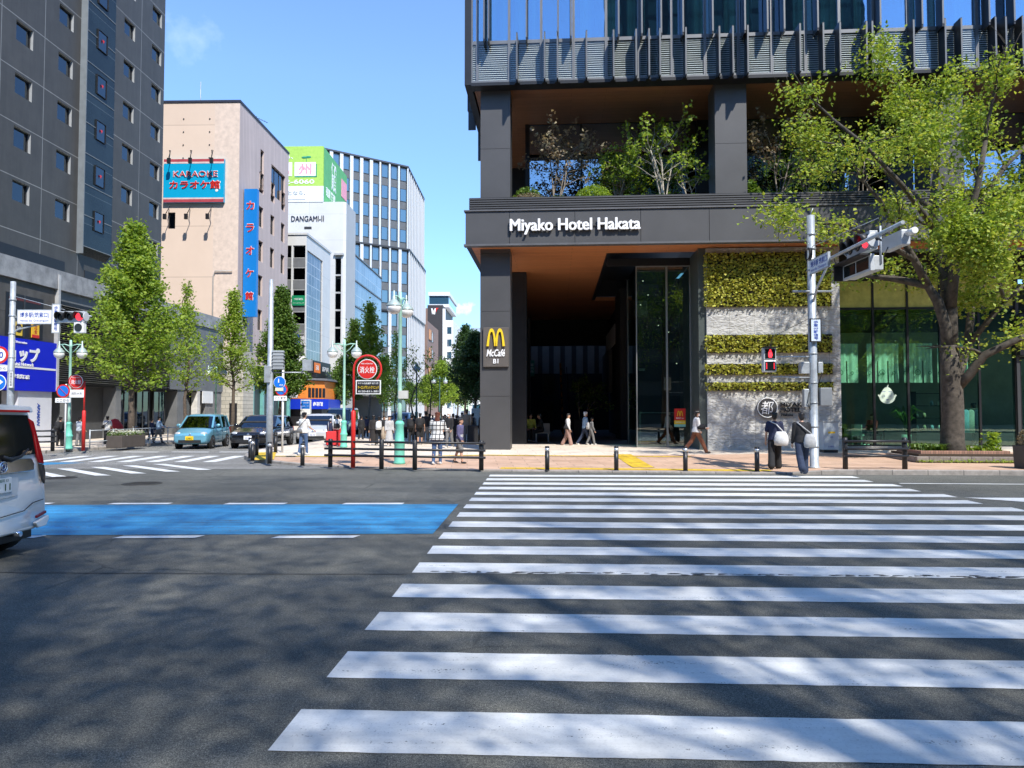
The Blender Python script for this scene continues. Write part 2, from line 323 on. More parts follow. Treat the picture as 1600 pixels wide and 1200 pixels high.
# pavements
KERB = [(-9.0, 260), (-9.2, 60), (-9.3, 31), (-9.65, 28), (-9.6, 26), (-9.1, 24.2), (-8.0, 22.7), (-6.6, 21.7), (-4.6, 20.75), (-1.3, 19.65), (2, 19.25), (6.7, 18.75), (7.3, 18.71), (8.5, 18.63), (9, 18.6), (13, 18.4), (40, 16.8), (120, 12)]
def zpav(x, y):
    k = .045 + .08 * min(1, max(0, (x - 7.3) / 1.2)); return k + (.20 - k) * min(1, max(0, (y - 20.8) / 5.2))
gridmat('paver_pink', (.43, .27, .19), (.22, .15, .11), .60, .30, .006, (0, 0, R(-4)), .8, .12, .5, .25, nsc=.8, nvar=.14)
def pav_mat():
    m, t, b = nmat('pavement_pavers'); v = coord(t, rot=(0, 0, R(-3.6)))
    def brick(c1, c2, mo, bw, bh, off):
        br = t.nodes.new('ShaderNodeTexBrick'); link(t, v, br.inputs[0]); br.offset = off
        for k, q in (('Color1', c1), ('Color2', c2), ('Mortar', mo)): br.inputs[k].default_value = (*q, 1)
        br.inputs['Scale'].default_value = 1; br.inputs['Mortar Size'].default_value = .008; br.inputs['Brick Width'].default_value = bw; br.inputs['Row Height'].default_value = bh; return br
    a = brick((.54, .35, .24), (.60, .41, .29), (.24, .16, .12), .9, .45, .5); c = brick((.70, .60, .48), (.74, .64, .52), (.34, .29, .24), 1.2, .6, .5)
    sep = t.nodes.new('ShaderNodeSeparateXYZ'); link(t, v, sep.inputs[0])
    th = t.nodes.new('ShaderNodeMath'); th.operation = 'GREATER_THAN'; th.inputs[1].default_value = 24.05; link(t, sep.outputs['Y'], th.inputs[0])
    col = mixc(t, a.outputs[0], c.outputs[0], th.outputs[0])
    col = mixc(t, col, ramp(t, [(.3, (.75, .74, .73)), (.65, (1.05, 1.05, 1.05))], noise(t, coord(t), 1.1, 7, .65)), 1, 'MULTIPLY')
    col = mixc(t, col, ramp(t, [(.62, (1, 1, 1)), (.72, (.6, .58, .56))], noise(t, coord(t), 7, 4, .7)), .7, 'MULTIPLY')
    link(t, col, b.inputs['Base Color']); b.inputs['Roughness'].default_value = .8; bump(t, b, a.outputs['Fac'], -.15, .01); return m
PAVE = pav_mat(); KSTONE = gridmat('kerb_stone', (.36, .33, .30), (.16, .15, .14), .9, 3, .012, (0, 0, 0), .85, .08, .0, .2, nsc=6, nvar=.2)
def pavement(name, kerb, back, mat, zf, kname):
    me = bpy.data.meshes.new(name); bm = bmesh.new()
    # inset line of the kerb stones
    ins = []
    for i, p in enumerate(kerb):
        a = Vector(kerb[max(i - 1, 0)]); b_ = Vector(kerb[min(i + 1, len(kerb) - 1)]); d = (b_ - a).normalized(); nrm = Vector((-d.y, d.x)); ins.append(Vector(p) + nrm * .16)
    vs = [bm.verts.new((p[0], p[1], 0)) for p in list(ins) + back]; bm.faces.new(vs); bmesh.ops.triangulate(bm, faces=bm.faces[:])
    for yy in (20.8, 22.5, 24.2, 26):
        bmesh.ops.bisect_plane(bm, geom=bm.verts[:] + bm.edges[:] + bm.faces[:], plane_co=(0, yy, 0), plane_no=(0, 1, 0))
    for xx in (7.3, 8.5): bmesh.ops.bisect_plane(bm, geom=bm.verts[:] + bm.edges[:] + bm.faces[:], plane_co=(xx, 0, 0), plane_no=(1, 0, 0))
    bmesh.ops.recalc_face_normals(bm, faces=bm.faces[:])
    for v in bm.verts: v.co.z = zf(v.co.x, v.co.y)
    for f in bm.faces:
        f.normal_update()
        if f.normal.z < 0: f.normal_flip()
    bm.to_mesh(me); bm.free(); me.materials.append(mat); o = bpy.data.objects.new(name, me); COL.objects.link(o); struct(o)
    V = []; Fq = []
    for p, q in zip(kerb, ins):
        z = zf(p[0], p[1]) + .004; V += [(p[0], p[1], -.05), (p[0], p[1], z - .015), (p[0] * .9 + q[0] * .1, p[1] * .9 + q[1] * .1, z), (q[0], q[1], z), (q[0], q[1], z - .1)]
    for i in range(len(kerb) - 1):
        for k in range(4): a = i * 5 + k; Fq.append((a, a + 5, a + 6, a + 1))
    struct(arr_mesh(kname, V, Fq, KSTONE))
pavement('pavement', KERB, [(120, 60), (40, 60), (-1.25, 60), (-1.25, 260)], PAVE, zpav, 'kerb')
LK = [(-90, 27.5), (-24, 24.9), (-21.2, 25.2), (-19.5, 26.0), (-18.0, 27.5), (-17.3, 30.5), (-16.7, 35), (-16.4, 60), (-15.9, 260)]
pavement('pavement', LK, [(-24, 260), (-24, 40), (-90, 40)], PAVE, lambda x, y: .12, 'kerb')
NK = [(120, -4.5), (20, .6), (0, 1.5), (-20, 2.4), (-120, 7)]
pavement('pavement', NK, [(-120, -90), (120, -90)], PAVE, lambda x, y: .12, 'kerb')
# zebra crossing over the main road
def lx(y): return -1.37 + .043 * y
mb = MB()
for k in range(16):
    y1 = 4.09 + .967 * k; y0 = y1 - .49; n = 12; xa0, xa1 = lx(y0), lx(y1)
    xr = 8.5 + (0.15 if k % 2 else 0)
    tl = .042
    nj = 90; jt = lambda: random.gauss(0, .0025); V = []
    for j in range(nj + 1): q = j / nj; x0_, x1_ = xa0 + (xr - xa0) * q, xa1 + (xr + .02 - xa1) * q; V += [(x0_ + (jt() if j else jt() * 2), y0 - tl * (xr - xa0) * q + jt(), .004), (x1_, y1 - tl * (xr - xa1) * q + jt(), .004)]
    mb.add(V, [(2 * j, 2 * j + 2, 2 * j + 3, 2 * j + 1) for j in range(nj)])
struct(mb.build('zebra_crossing', PAINT))
def quads(name, qs, z, mat):
    m = MB()
    for q in qs:
        a = sum(q[i][0] * q[(i + 1) % len(q)][1] - q[(i + 1) % len(q)][0] * q[i][1] for i in range(len(q)))
        m.add([(p[0], p[1], z) for p in q], [tuple(range(len(q))) if a > 0 else tuple(reversed(range(len(q))))])
    return struct(m.build(name, mat))
quads('blue_lane', [[(-60, 12.0), (-30, 12.35), (-.96, 12.83), (-1.08, 9.78), (-30, 9.2), (-60, 8.9)]], .0055, BLUEP)
dq = []
for a in (-11.6, -9.4, -7.25, -5.17, -3.05):
    dq.append([(a, 12.78), (a + 1.08, 12.8), (a + 1.1, 12.98), (a + .04, 12.96)])
for a in (-11.6, -9.5, -7.4, -5.27, -3.18):
    dq.append([(a, 9.42), (a + 1.08, 9.45), (a + 1.14, 9.63), (a + .06, 9.6)])
quads('lane_dashes', dq, .0085, PAINT)
qs = []
for k in range(9):
    a = Vector((-14.3 + .62 * k, 19.3 + .58 * k)); d = Vector((2.35, -2.15)); e = Vector((.40, .03))
    if a.y > 22.6: break
    qs.append([a, a + e, a + d + e, a + d])
for k in range(7):
    xa = -15.6 + .93 * k; qs.append([(xa, 23.05), (xa + .43, 23.05), (xa + .28, 26.1), (xa - .15, 26.1)])
for xa in (-15.6, -13.6, -11.7): qs.append([(xa, 28.4), (xa + 1.5, 28.3), (xa + 1.5, 28.55), (xa, 28.65)])
quads('crossing_marking', qs, .0085, PAINT)
quads('blue_lane', [[(-19, 22.6), (-15.4, 22.9), (-13.6, 22.75), (-14.8, 21.3), (-16.2, 20.75), (-19, 20.6)]], .008, BLUEP2)
p1, p2 = gp(1370, 757), gp(1536, 757)
quads('lane_line', [[(8.9, 16.32), (20, 15.55), (20, 15.68), (8.9, 16.45)], [(8.7, 13.75), (10.1, 13.68), (10.6, 13.3), (9.6, 12.9)], [(10.9, 13.65), (13.6, 13.5), (13.4, 13.32), (11.2, 13.42)], [(10.6, 12.75), (14, 12.5), (14, 12.62), (10.9, 12.9)]], .0085, PAINT)
# a long paving seam across the near lanes
SEAM = pm('tar_seam', (.045, .045, .045), .7, 0, .3, 6); mb = MB(); x = -40.0
while x < -1.6:
    e = x + random.uniform(.5, 1.1); yy = 7.42 + .035 * math.sin(x * .6) - .03 * x * .3; mb.add([(x, yy - .012, .005), (e, yy - .012 - .009 * (e - x), .005), (e, yy + .010 - .009 * (e - x), .005), (x, yy + .010, .005)], [(0, 1, 2, 3)]); x = e
struct(mb.build('road_seam', SEAM))
# tyre scrape along the lower edge of one bar, as in the photograph
SCR = pm('tyre_scrape', (.07, .07, .072), .8, 0, .3, 40); mb = MB()
for q in range(150):
    x = random.uniform(-.9, 6.6); y = 7.93 - .42 - .042 * (x + 1.03) + random.gauss(0, .018); a = random.uniform(.03, .14); h_ = random.uniform(.006, .02)
    mb.add([(x, y - h_, .0075), (x + a, y - h_ * .4 - .042 * a, .0075), (x + a * .8, y + h_ * .8 - .042 * a, .0075), (x + a * .2, y + h_, .0075)], [(0, 1, 2, 3)])
struct(mb.build('road_scrape', SCR))
# manhole covers, worn patches
IRON = pm('cast_iron', (.05, .048, .045), .6, .4, .3, 30, .6, 80)
for (px, py, r) in ((222, 756, .42), (95, 747, .36)):
    c = gp(px, py); m_ = MB().tube([(c.x, c.y, -.02), (c.x, c.y, .012)], r, 28); 
    for q in range(-3, 4): m_.box(c.x - r * .7, c.x + r * .7, c.y + q * r * .2 - .015, c.y + q * r * .2 + .015, .0125, .016)
    tag(m_.build('manhole_cover', IRON), 'round iron manhole cover in the road, ' + ('right of the two' if px > 200 else 'at the end of the slanted stripes'), 'manhole cover')
# tactile paving
def tact_mat():
    m, t, b = nmat('tactile_yellow'); v = coord(t, rot=(0, 0, R(-4)))
    br = t.nodes.new('ShaderNodeTexBrick'); br.offset = 0; link(t, v, br.inputs[0]); br.inputs['Scale'].default_value = 1; br.inputs['Brick Width'].default_value = .3; br.inputs['Row Height'].default_value = .3; br.inputs['Mortar Size'].default_value = .008
    br.inputs['Color1'].default_value = (.78, .52, .03, 1); br.inputs['Color2'].default_value = (.70, .46, .03, 1); br.inputs['Mortar'].default_value = (.35, .24, .05, 1)
    c = mixc(t, br.outputs[0], ramp(t, [(.35, (.6, .6, .6)), (.6, (1, 1, 1))], noise(t, v, 3, 6, .7)), 1, 'MULTIPLY'); link(t, c, b.inputs['Base Color'])
    vo = t.nodes.new('ShaderNodeTexVoronoi'); vo.inputs['Scale'].default_value = 16; vo.inputs['Randomness'].default_value = 0; link(t, v, vo.inputs['Vector']); b.inputs['Roughness'].default_value = .8; bump(t, b, vo.outputs['Distance'], -.5, .01); return m
TACT = tact_mat()
mb = MB()
def strip(pts, wd, z=.006):
    for (a, b) in zip(pts[:-1], pts[1:]):
        a, b = Vector(a), Vector(b); n_ = max(1, int((b - a).length / 1.0)); d = (b - a).normalized(); q = Vector((-d.y, d.x)) * wd / 2
        for i in range(n_):
            u, v = a + (b - a) * i / n_, a + (b - a) * (i + 1) / n_
            mb.add([(p.x, p.y, zpav(p.x, p.y) + z) for p in (u - q, v - q, v + q, u + q)], [(0, 1, 2, 3)])
g = lambda px, py: tuple(gp(px, py, .07)[:2])
strip([g(782, 730.2), g(900, 731), g(1000, 732), g(1150, 733.5), g(1205, 734)], .5)
strip([g(972, 714), g(1006, 729.5)], .62, .010)
strip([g(400, 716), g(500, 716.5), g(610, 717), g(760, 715), g(900, 716), g(1080, 717)], .22, .014)
strip([g(412, 720.5), g(418, 712)], .6, .018)
struct(mb.build('tactile_paving', TACT))
# ================================================================ the hotel (local frame: x along the facade, y back, z up)
HO = (0, 26.6, 0); HR = R(-3.6)
HM = Matrix.Translation(HO) @ Matrix.Rotation(HR, 4, 'Z')
def hw(u, v, z=0): return HM @ Vector((u, v, z))
HPAN = pm('hotel_dark_panel', (.082, .082, .084), .48, .25, .10, .7, .03, 4, .4); HPAN2 = pm('hotel_black_frame', (.022, .023, .026), .4, .3, .15)
def wood_mat(name, a, b_):
    m, t, b = nmat(name); v = coord(t)
    br = t.nodes.new('ShaderNodeTexBrick'); br.offset = .37; link(t, v, br.inputs[0]); br.inputs['Scale'].default_value = 1; br.inputs['Brick Width'].default_value = 3.6; br.inputs['Row Height'].default_value = .3; br.inputs['Mortar Size'].default_value = .006
    br.inputs['Color1'].default_value = (*a, 1); br.inputs['Color2'].default_value = (*b_, 1); br.inputs['Mortar'].default_value = (*[k * .3 for k in a], 1)
    c = mixc(t, br.outputs[0], ramp(t, [(.3, (.78, .76, .74)), (.7, (1.1, 1.1, 1.1))], noise(t, coord(t, scale=(.6, 9, 1)), 3, 6, .6)), 1, 'MULTIPLY'); link(t, c, b.inputs['Base Color'])
    b.inputs['Roughness'].default_value = .42; bump(t, b, br.outputs['Fac'], -.2, .01); return m
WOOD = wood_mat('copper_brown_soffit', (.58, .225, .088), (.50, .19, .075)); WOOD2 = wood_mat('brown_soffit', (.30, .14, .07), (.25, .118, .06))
def stone_mat():
    m, t, b = nmat('carved_pale_stone'); v = coord(t)
    wv = t.nodes.new('ShaderNodeTexNoise'); wv.inputs['Scale'].default_value = 1.6; wv.inputs['Detail'].default_value = 5; wv.inputs['Distortion'].default_value = 1.6
    mp = coord(t, scale=(1.3, 1, 2.4), rot=(0, R(32), 0)); link(t, mp, wv.inputs[0])
    vo = t.nodes.new('ShaderNodeTexVoronoi'); vo.feature = 'DISTANCE_TO_EDGE'; vo.inputs['Scale'].default_value = 4.2; dd = mixc(t, mp, wv.outputs['Color'], .32); link(t, dd, vo.inputs['Vector'])
    br = t.nodes.new('ShaderNodeTexBrick'); br.offset = 0; link(t, coord(t, rot=(R(90), 0, 0)), br.inputs[0]); br.inputs['Scale'].default_value = 1; br.inputs['Brick Width'].default_value = .9; br.inputs['Row Height'].default_value = .6; br.inputs['Mortar Size'].default_value = .007
    br.inputs['Color1'].default_value = (.56, .55, .52, 1); br.inputs['Color2'].default_value = (.46, .455, .435, 1); br.inputs['Mortar'].default_value = (.27, .265, .25, 1)
    c = mixc(t, br.outputs[0], ramp(t, [(.35, (.80, .80, .79)), (.65, (1.1, 1.1, 1.1))], noise(t, v, 3.5, 7, .65)), 1, 'MULTIPLY'); link(t, c, b.inputs['Base Color']); b.inputs['Roughness'].default_value = .85
    h = t.nodes.new('ShaderNodeMath'); h.operation = 'ADD'; link(t, ramp(t, [(0, (0, 0, 0)), (.32, (1, 1, 1))], vo.outputs[0]), h.inputs[0]); link(t, noise(t, mp, 7, 5, .6), h.inputs[1])
    bump(t, b, h.outputs[0], .5, .04); return m
STONE = stone_mat()
TWG = glass('tower_glass', (.42, .62, .66), .38, .012, (.62, .80, 1.0), .12); TERG = glass('terrace_glass', (.16, .24, .25), .40, .006, (.72, .86, 1), .10)
ENTG = glass('entrance_glass', (.50, .64, .60), .14, .006, (.85, .95, .95), .05); SHOPG = glass('shop_glass', (.74, .96, .86), .10, .006, (.75, 1, .9), .08)
CURT = pm('sheer_curtain', (.58, .64, .62), .9, 0, .15, 1); NOREN = gridmat('noren_cloth', (.84, .86, .78), (.7, .74, .66), .16, 5, .006, (R(90), 0, 0), .9, .05, 0, .4, nsc=2)
hotel = thing('hotel_building', 'dark grey hotel tower on columns with planted terrace, wide copper soffit and glass front', 'hotel', HO, HR)
def hp(mb, name, mat, bevel=0): return mb.build(name, mat, hotel, bevel)
# columns, with panel joints
def column(u0, u1, v0, v1, z0, z1, joints):
    m = MB(); zs = [z0] + joints + [z1]
    for a, b_ in zip(zs[:-1], zs[1:]): m.box(u0, u1, v0, v1, a + .006, b_ - .006)
    m.box(u0 + .02, u1 - .02, v0 + .02, v1 - .02, z0, z1, 1); hp(m, 'column', [HPAN, HPAN2])
column(-1.2, -.07, 0, 1.15, .1, 14.0, [2.2, 5.4, 7.6, 11.6])
column(7.58, 8.74, 0, 1.15, 8.2, 14.0, [11.6]); column(15.3, 16.5, 0, 1.15, 8.2, 14.0, [11.6]); column(23, 24.2, 0, 1.15, .1, 14.0, [11.6])
column(-1.2, -.07, 10.2, 11.3, .1, 7.75, [3]); column(-1.2, -.07, 20, 21.2, .1, 7.75, [3])
# fascia panels along the front, with hairline joints, and along the side
us = [-1.69, -.05, 2.35, 4.74, 7.2, 9.65, 12.1, 14.5, 16.95, 19.4, 21.8, 24.2, 26.6, 29, 31.4, 33.8, 36.2]
for a, b_ in zip(us[:-1], us[1:]): hp(MB().box(a + .008, b_ - .008, -.65, -.55, 7.80, 9.02), 'fascia_panel', HPAN)
hp(MB().box(-1.67, 36.2, -.56, -.40, 7.78, 9.04), 'fascia_frame', pm('fascia_joint', (.22, .22, .22), .5))
hp(MB().box(-1.74, 36.2, -.70, -.40, 7.73, 7.80).box(-1.74, 36.2, -.70, -.40, 9.02, 9.07), 'fascia_trim', pm('fascia_trim', (.12, .12, .125), .45, .2))
hp(MB().box(-1.69, -1.5, -.40, 40, 7.76, 9.04), 'side_fascia', HPAN2)
m = MB()
for k in range(6): m.box(-1.57, 36.2, -.52, -.42, 9.085 + k * .084, 9.085 + k * .084 + .05)
m.box(-1.52, 36.2, -.42, -.30, 9.07, 9.60, 1); m.box(-1.57, -1.52, -.42, 40, 9.07, 9.6, 1); hp(m, 'louver_band', [HPAN, HPAN2])
hp(MB().box(-1.5, 36.2, -.30, 12, 9.05, 9.45), 'terrace_floor', DGREY)
# lower soffit with a recess for the tall entrance glass
S = MB(); zf = 7.76
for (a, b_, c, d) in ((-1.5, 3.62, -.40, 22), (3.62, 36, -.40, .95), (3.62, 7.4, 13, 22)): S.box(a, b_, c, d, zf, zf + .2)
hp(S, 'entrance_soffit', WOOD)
hp(MB().box(3.62, 3.8, .97, 13, zf + .02, 8.9).box(3.62, 7.4, .97, 13, 8.9, 9.0).box(3.8, 7.4, .90, .97, zf + .22, 8.9).box(3.8, 7.4, 13, 13.2, zf + .22, 8.9), 'entrance_void', HPAN2)
hp(MB().box(3.7, 7.3, 1.95, 2.1, 7.45, 7.75), 'entrance_beam', HPAN2)
# deep passage under the building
PF = gridmat('passage_floor', (.10, .10, .10), (.05, .05, .05), .6, .6, .006, (0, 0, 0), .5, .1)
hp(MB().box(-1.2, 7.2, 4.2, 40, .16, .205), 'passage_floor', PF)
hp(MB().box(-.35, -.2, 4.5, 21, .2, 7.75).box(-.2, .35, 4.5, 5.2, .2, 7.75), 'passage_wall', HPAN2)
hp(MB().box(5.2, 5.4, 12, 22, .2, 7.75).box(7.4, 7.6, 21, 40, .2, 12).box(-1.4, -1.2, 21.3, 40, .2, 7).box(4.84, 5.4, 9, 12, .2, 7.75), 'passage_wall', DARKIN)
m = MB()
rib = pm('ribbed_panel_grey', (.20, .20, .19), .7)
for k in range(10):
    a = -1.1 + k * .85; m.box(a, a + .5, 27, 27.2, 4.4, 9); m.box(a + .5, a + .85, 27.12, 27.3, 4.4, 9, 1)
    if k in (0, 1, 2, 4, 6, 8): m.box(a + .5, a + .84, 27.06, 27.1, 5.0, 5.6, 1)
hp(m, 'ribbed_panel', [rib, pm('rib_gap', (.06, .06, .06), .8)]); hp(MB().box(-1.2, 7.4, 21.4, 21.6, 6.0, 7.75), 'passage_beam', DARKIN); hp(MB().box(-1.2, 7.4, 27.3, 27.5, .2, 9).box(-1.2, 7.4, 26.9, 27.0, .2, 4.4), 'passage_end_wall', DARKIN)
for q in ((.7, 1.5, 21.6, 21.75, 2.6, 4.05), (.6, 1.45, 19, 19.1, .3, 2.2)): hp(MB().box(*q), 'blue_tile_panel', gridmat('blue_mosaic', (.03, .055, .08), (.015, .02, .03), .22, .11, .012))
hp(MB().box(-.35, 0.0, 26.8, 26.86, 4.2, 5.4).geo(text_geo('案内所', wd=.24, vertical=True, depth=.003), T(-.17, 26.78, 4.8), 1), 'green_sign', [pm('sign_green', (.01, .22, .12), .4), LWHITE])
hp(MB().box(2.7, 4.9, 20.8, 21, 3.1, 3.5).box(4.7, 4.9, 15, 21, 2.7, 5.2), 'gallery_rail', DGREY)
m = MB()
for k in range(9): a = 4.86; m.box(a - .03, a + .03, 12.4 + k * .8, 12.75 + k * .8, 5.3 - k * .0, 6.4)
hp(m, 'gallery_slats', pm('grey_slat', (.3, .3, .3), .6))
m = MB().bar((2.05, 16, .2), (1.9, 19, 4.6), .1, .25); m.bar((2.5, 16, .2), (2.3, 19, 4.4), .04, .1, 1)
for k in range(9): m.bar((1.98, 16 + k * .33, .5 + k * .46), (1.98, 16.06 + k * .33, .53 + k * .46), .12, .27, 1)
hp(m, 'handrail', [pm('bamboo_ochre', (.42, .20, .03), .5), INK])
# stone wall
hp(MB().box(7.26, 12.1, .25, 1.2, .1, 7.73), 'stone_wall', STONE)
hp(MB().box(6.98, 7.26, .35, 2.6, .1, 7.75), 'wall_jamb', pm('green_grey_granite', (.075, .09, .085), .35, 0, .2, 20))
# entrance glass
def pane(name, u0, u1, v, z0, z1, mat, parent=None, fr=.05, frm=None, t=.02):
    f = MB()
    f.box(u0, u0 + fr, v - .05, v + .06, z0, z1).box(u1 - fr, u1, v - .05, v + .06, z0, z1).box(u0 + fr, u1 - fr, v - .05, v + .06, z0, z0 + fr).box(u0 + fr, u1 - fr, v - .05, v + .06, z1 - fr, z1)
    fo = f.build(name, frm or HPAN2, parent or hotel)
    MB().box(u0 + fr, u1 - fr, v - t / 2, v + t / 2, z0 + fr, z1 - fr).build('pane', mat, fo); return fo
STEEL = pm('steel_mullion', (.35, .37, .37), .35, .6, .1); MULD = pm('mullion_dark_grey', (.17, .175, .18), .4, .4, .1)
pane('entrance_glazing', 4.84, 6.05, 2.0, .2, 7.44, ENTG, frm=STEEL, fr=.035); pane('entrance_glazing', 6.05, 6.98, 2.0, .2, 7.44, ENTG, frm=STEEL, fr=.035)
m = MB().box(4.82, 4.86, 2.06, 5.0, .2, 7.44); so_ = hp(m, 'entrance_side_glazing', ENTG)
hp(MB().box(4.81, 4.87, 5.0, 5.07, .2, 7.44), 'mullion', STEEL)
hp(MB().box(4.9, 12.1, 6.2, 6.4, .2, 7.7).box(7.27, 7.4, 1.2, 6.2, .2, 7.7).box(5.0, 6.9, 2.1, 6.2, 7.44, 7.6), 'vestibule_wall', pm('vestibule_dark', (.018, .026, .028), .3, 0, .4, .8))
m = MB()
for (a, z) in ((5.3, 7.1), (5.5, 6.5), (5.2, 6.1), (6.3, 4.9), (6.6, 3.6), (5.9, 5.2)): m.disc((a, 5 - .3 * a, z), .022, (0, -1, 0), .02, 10)
hp(m, 'downlight', emit('downlight_glow', (1, .85, .65), 1.2))
hp(MB().box(5.1, 5.13, 3.2, 3.22, .2, 1.6).box(5.13, 6.9, 3.2, 3.22, 1.55, 1.6).box(5.13, 5.75, 5.6, 5.65, 5.9, 6.6).box(5.05, 5.3, 3.0, 3.05, 3.3, 3.4), 'vestibule_rail', GALV)
# shop front to the right of the stone wall
for (a, b_) in zip([12.1, 13.85, 15.13, 16.34, 17.76], [13.85, 15.13, 16.34, 17.76, 19.09]):
    pane('shop_window', a, b_, 1.6, .3, 5.6, SHOPG, fr=.04); pane('transom_window', a, b_, 1.6, 5.6, 6.71, pm('transom_glass', (.52, .52, .15), .12, 0, .25, 2.5, spec=.9) if a == 12.1 else bpy.data.materials['transom_glass'], fr=.04)
hp(MB().box(12.1, 36, 1.4, 1.9, 6.72, 7.75), 'shop_header', HPAN2)
hp(MB().box(12.1, 19.2, 1.45, 1.75, .1, .3), 'shop_plinth', pm('pale_plinth', (.42, .41, .38), .7))
hp(MB().box(12.1, 19.3, 2.3, 2.4, 5.55, 6.7), 'blind', pm('olive_blind', (.42, .40, .12), .8, 0, .1, 3)); hp(MB().box(12.1, 36, 8.6, 8.8, .2, 7.7).box(12.1, 12.3, 1.7, 8.6, .2, 7.7), 'shop_back_wall', pm('shop_dark_wall', (.32, .33, .31), .7))
hp(MB().box(12.1, 36, 1.75, 8.6, .2, .24), 'shop_floor', pm('shop_floor', (.40, .37, .32), .5)); hp(MB().box(12.1, 36, 1.9, 8.6, 5.4, 5.5), 'shop_ceiling', DARKIN)
m2 = None
for k, (a, b_) in enumerate([(12.14, 13.45), (13.80, 14.98), (15.2, 16.25), (16.45, 17.6)]):
    # hanging cloth with soft folds and slits
    nn = 26; V = []; Fq = []
    for j in range(nn + 1):
        x = a + (b_ - a) * j / nn; y = 2.02 + .035 * math.sin(j * 1.1 + k) + .02 * math.sin(j * 2.3)
        V += [(x, y, 4.28), (x, y * .5 + 1.01 + .02 * math.sin(j * .8), 3.6), (x, y + .02 * math.sin(j * 1.7), 2.75)]
    for j in range(nn):
        for q in (0, 1):
            if j % 9 == 8 and q == 1: continue
            i = j * 3 + q; Fq.append((i, i + 3, i + 4, i + 1))
    o = arr_mesh('noren_curtain', V, Fq, NOREN, hotel, True)
    cx = (a + b_) / 2 - .05; cm = MB().ring((cx, 1.95, 3.15), .10, .011, 'Y', 20).ring((cx - .48, 1.95, 3.13), .055, .009, 'Y', 14).ring((cx + .45, 1.95, 3.13), .055, .009, 'Y', 14).bar((cx, 1.95, 3.09), (cx, 1.95, 3.2), .012, .012).bar((cx - .03, 1.95, 3.17), (cx + .03, 1.95, 3.17), .012, .012)
    cm.build('crest', pm('crest_olive', (.05, .16, .08), .7), o)
# pale face emblem stuck on the glass
fe = MB(); fp = []
for j in range(28):
    th = 2 * math.pi * j / 28; r = .30 * (1 + .18 * max(0, math.sin(th)) ** 3 - .04 * math.cos(2 * th)); fp.append((14.33 + r * math.cos(th) * (1.05 if math.sin(th) < .2 else .95 - .25 * math.sin(th)), 2.22 + r * math.sin(th) * .95))
fe.prism(fp, 1.555, 1.57); fe.prism([(14.03, 2.18), (13.98, 2.25), (14.03, 2.29)], 1.556, 1.569).prism([(14.63, 2.18), (14.68, 2.25), (14.63, 2.29)], 1.556, 1.569).prism([(14.31, 2.52), (14.35, 2.52), (14.38, 2.66), (14.33, 2.60)], 1.556, 1.569)
fe.ell((14.22, 1.553, 2.22), (.028, .006, .016), 8, 6, 1).ell((14.44, 1.553, 2.22), (.028, .006, .016), 8, 6, 1).box(14.29, 14.37, 1.550, 1.556, 2.07, 2.09, 1).box(14.14, 14.26, 1.550, 1.556, 2.38, 2.395, 1).box(14.38, 14.5, 1.550, 1.556, 2.38, 2.395, 1)
tag(fe.xf(HM).build('window_decal', [pm('decal_pale_green', (.62, .74, .60), .7), SIGNBLUE]), 'pale face shaped decal stuck on the shop glass below the second curtain', 'decal')
# entrance at the far right with the start of a sign
pane('shop_door', 19.2, 20.6, 1.6, .25, 3.7, SHOPG, fr=.07, frm=HPAN2); hp(MB().box(19.1, 36, 1.3, 1.65, 3.75, 5.3), 'shop_sign_band', HPAN2)
hp(MB().geo(text_geo('Kitchen', ht=.27, depth=.03, bold=.02), T(20.05, 1.27, 4.02)), 'shop_lettering', LWHITE)
hp(MB().box(19.09, 19.2, 1.5, 1.8, .1, 6.7), 'door_jamb', DGREY); hp(MB().box(20.7, 30, 1.6, 1.65, .3, 3.6), 'shop_window', SHOPG)
# ------------------------------------------------ terrace storey
for (a, b_) in ((.49, 2.75), (2.75, 5.2), (5.2, 7.6), (8.7, 11.1), (11.1, 13.4), (13.4, 15.4), (16.4, 19), (19, 22), (22, 25)):
    pane('terrace_window', a, b_, 3.6, 9.45, 13.95, TERG, fr=.045)
    hp(MB().box(a + .05, b_ - .05, 3.9, 3.95, 12.1, 13.9), 'blind', pm('dark_green_blind', (.035, .055, .05), .7))
[hp(MB().box(*q), 'terrace_pier', HPAN2) for q in ((7.6, 8.7, 3.5, 3.8, 9.4, 13.95), (.35, .49, 3.5, 12, 9.4, 13.95), (15.4, 16.4, 3.5, 3.8, 9.4, 13.95))]; hp(MB().box(.5, 26, 8, 8.2, 9.4, 14).box(-1.4, .5, 9, 9.2, 9.4, 14), 'terrace_back_wall', DARKIN)
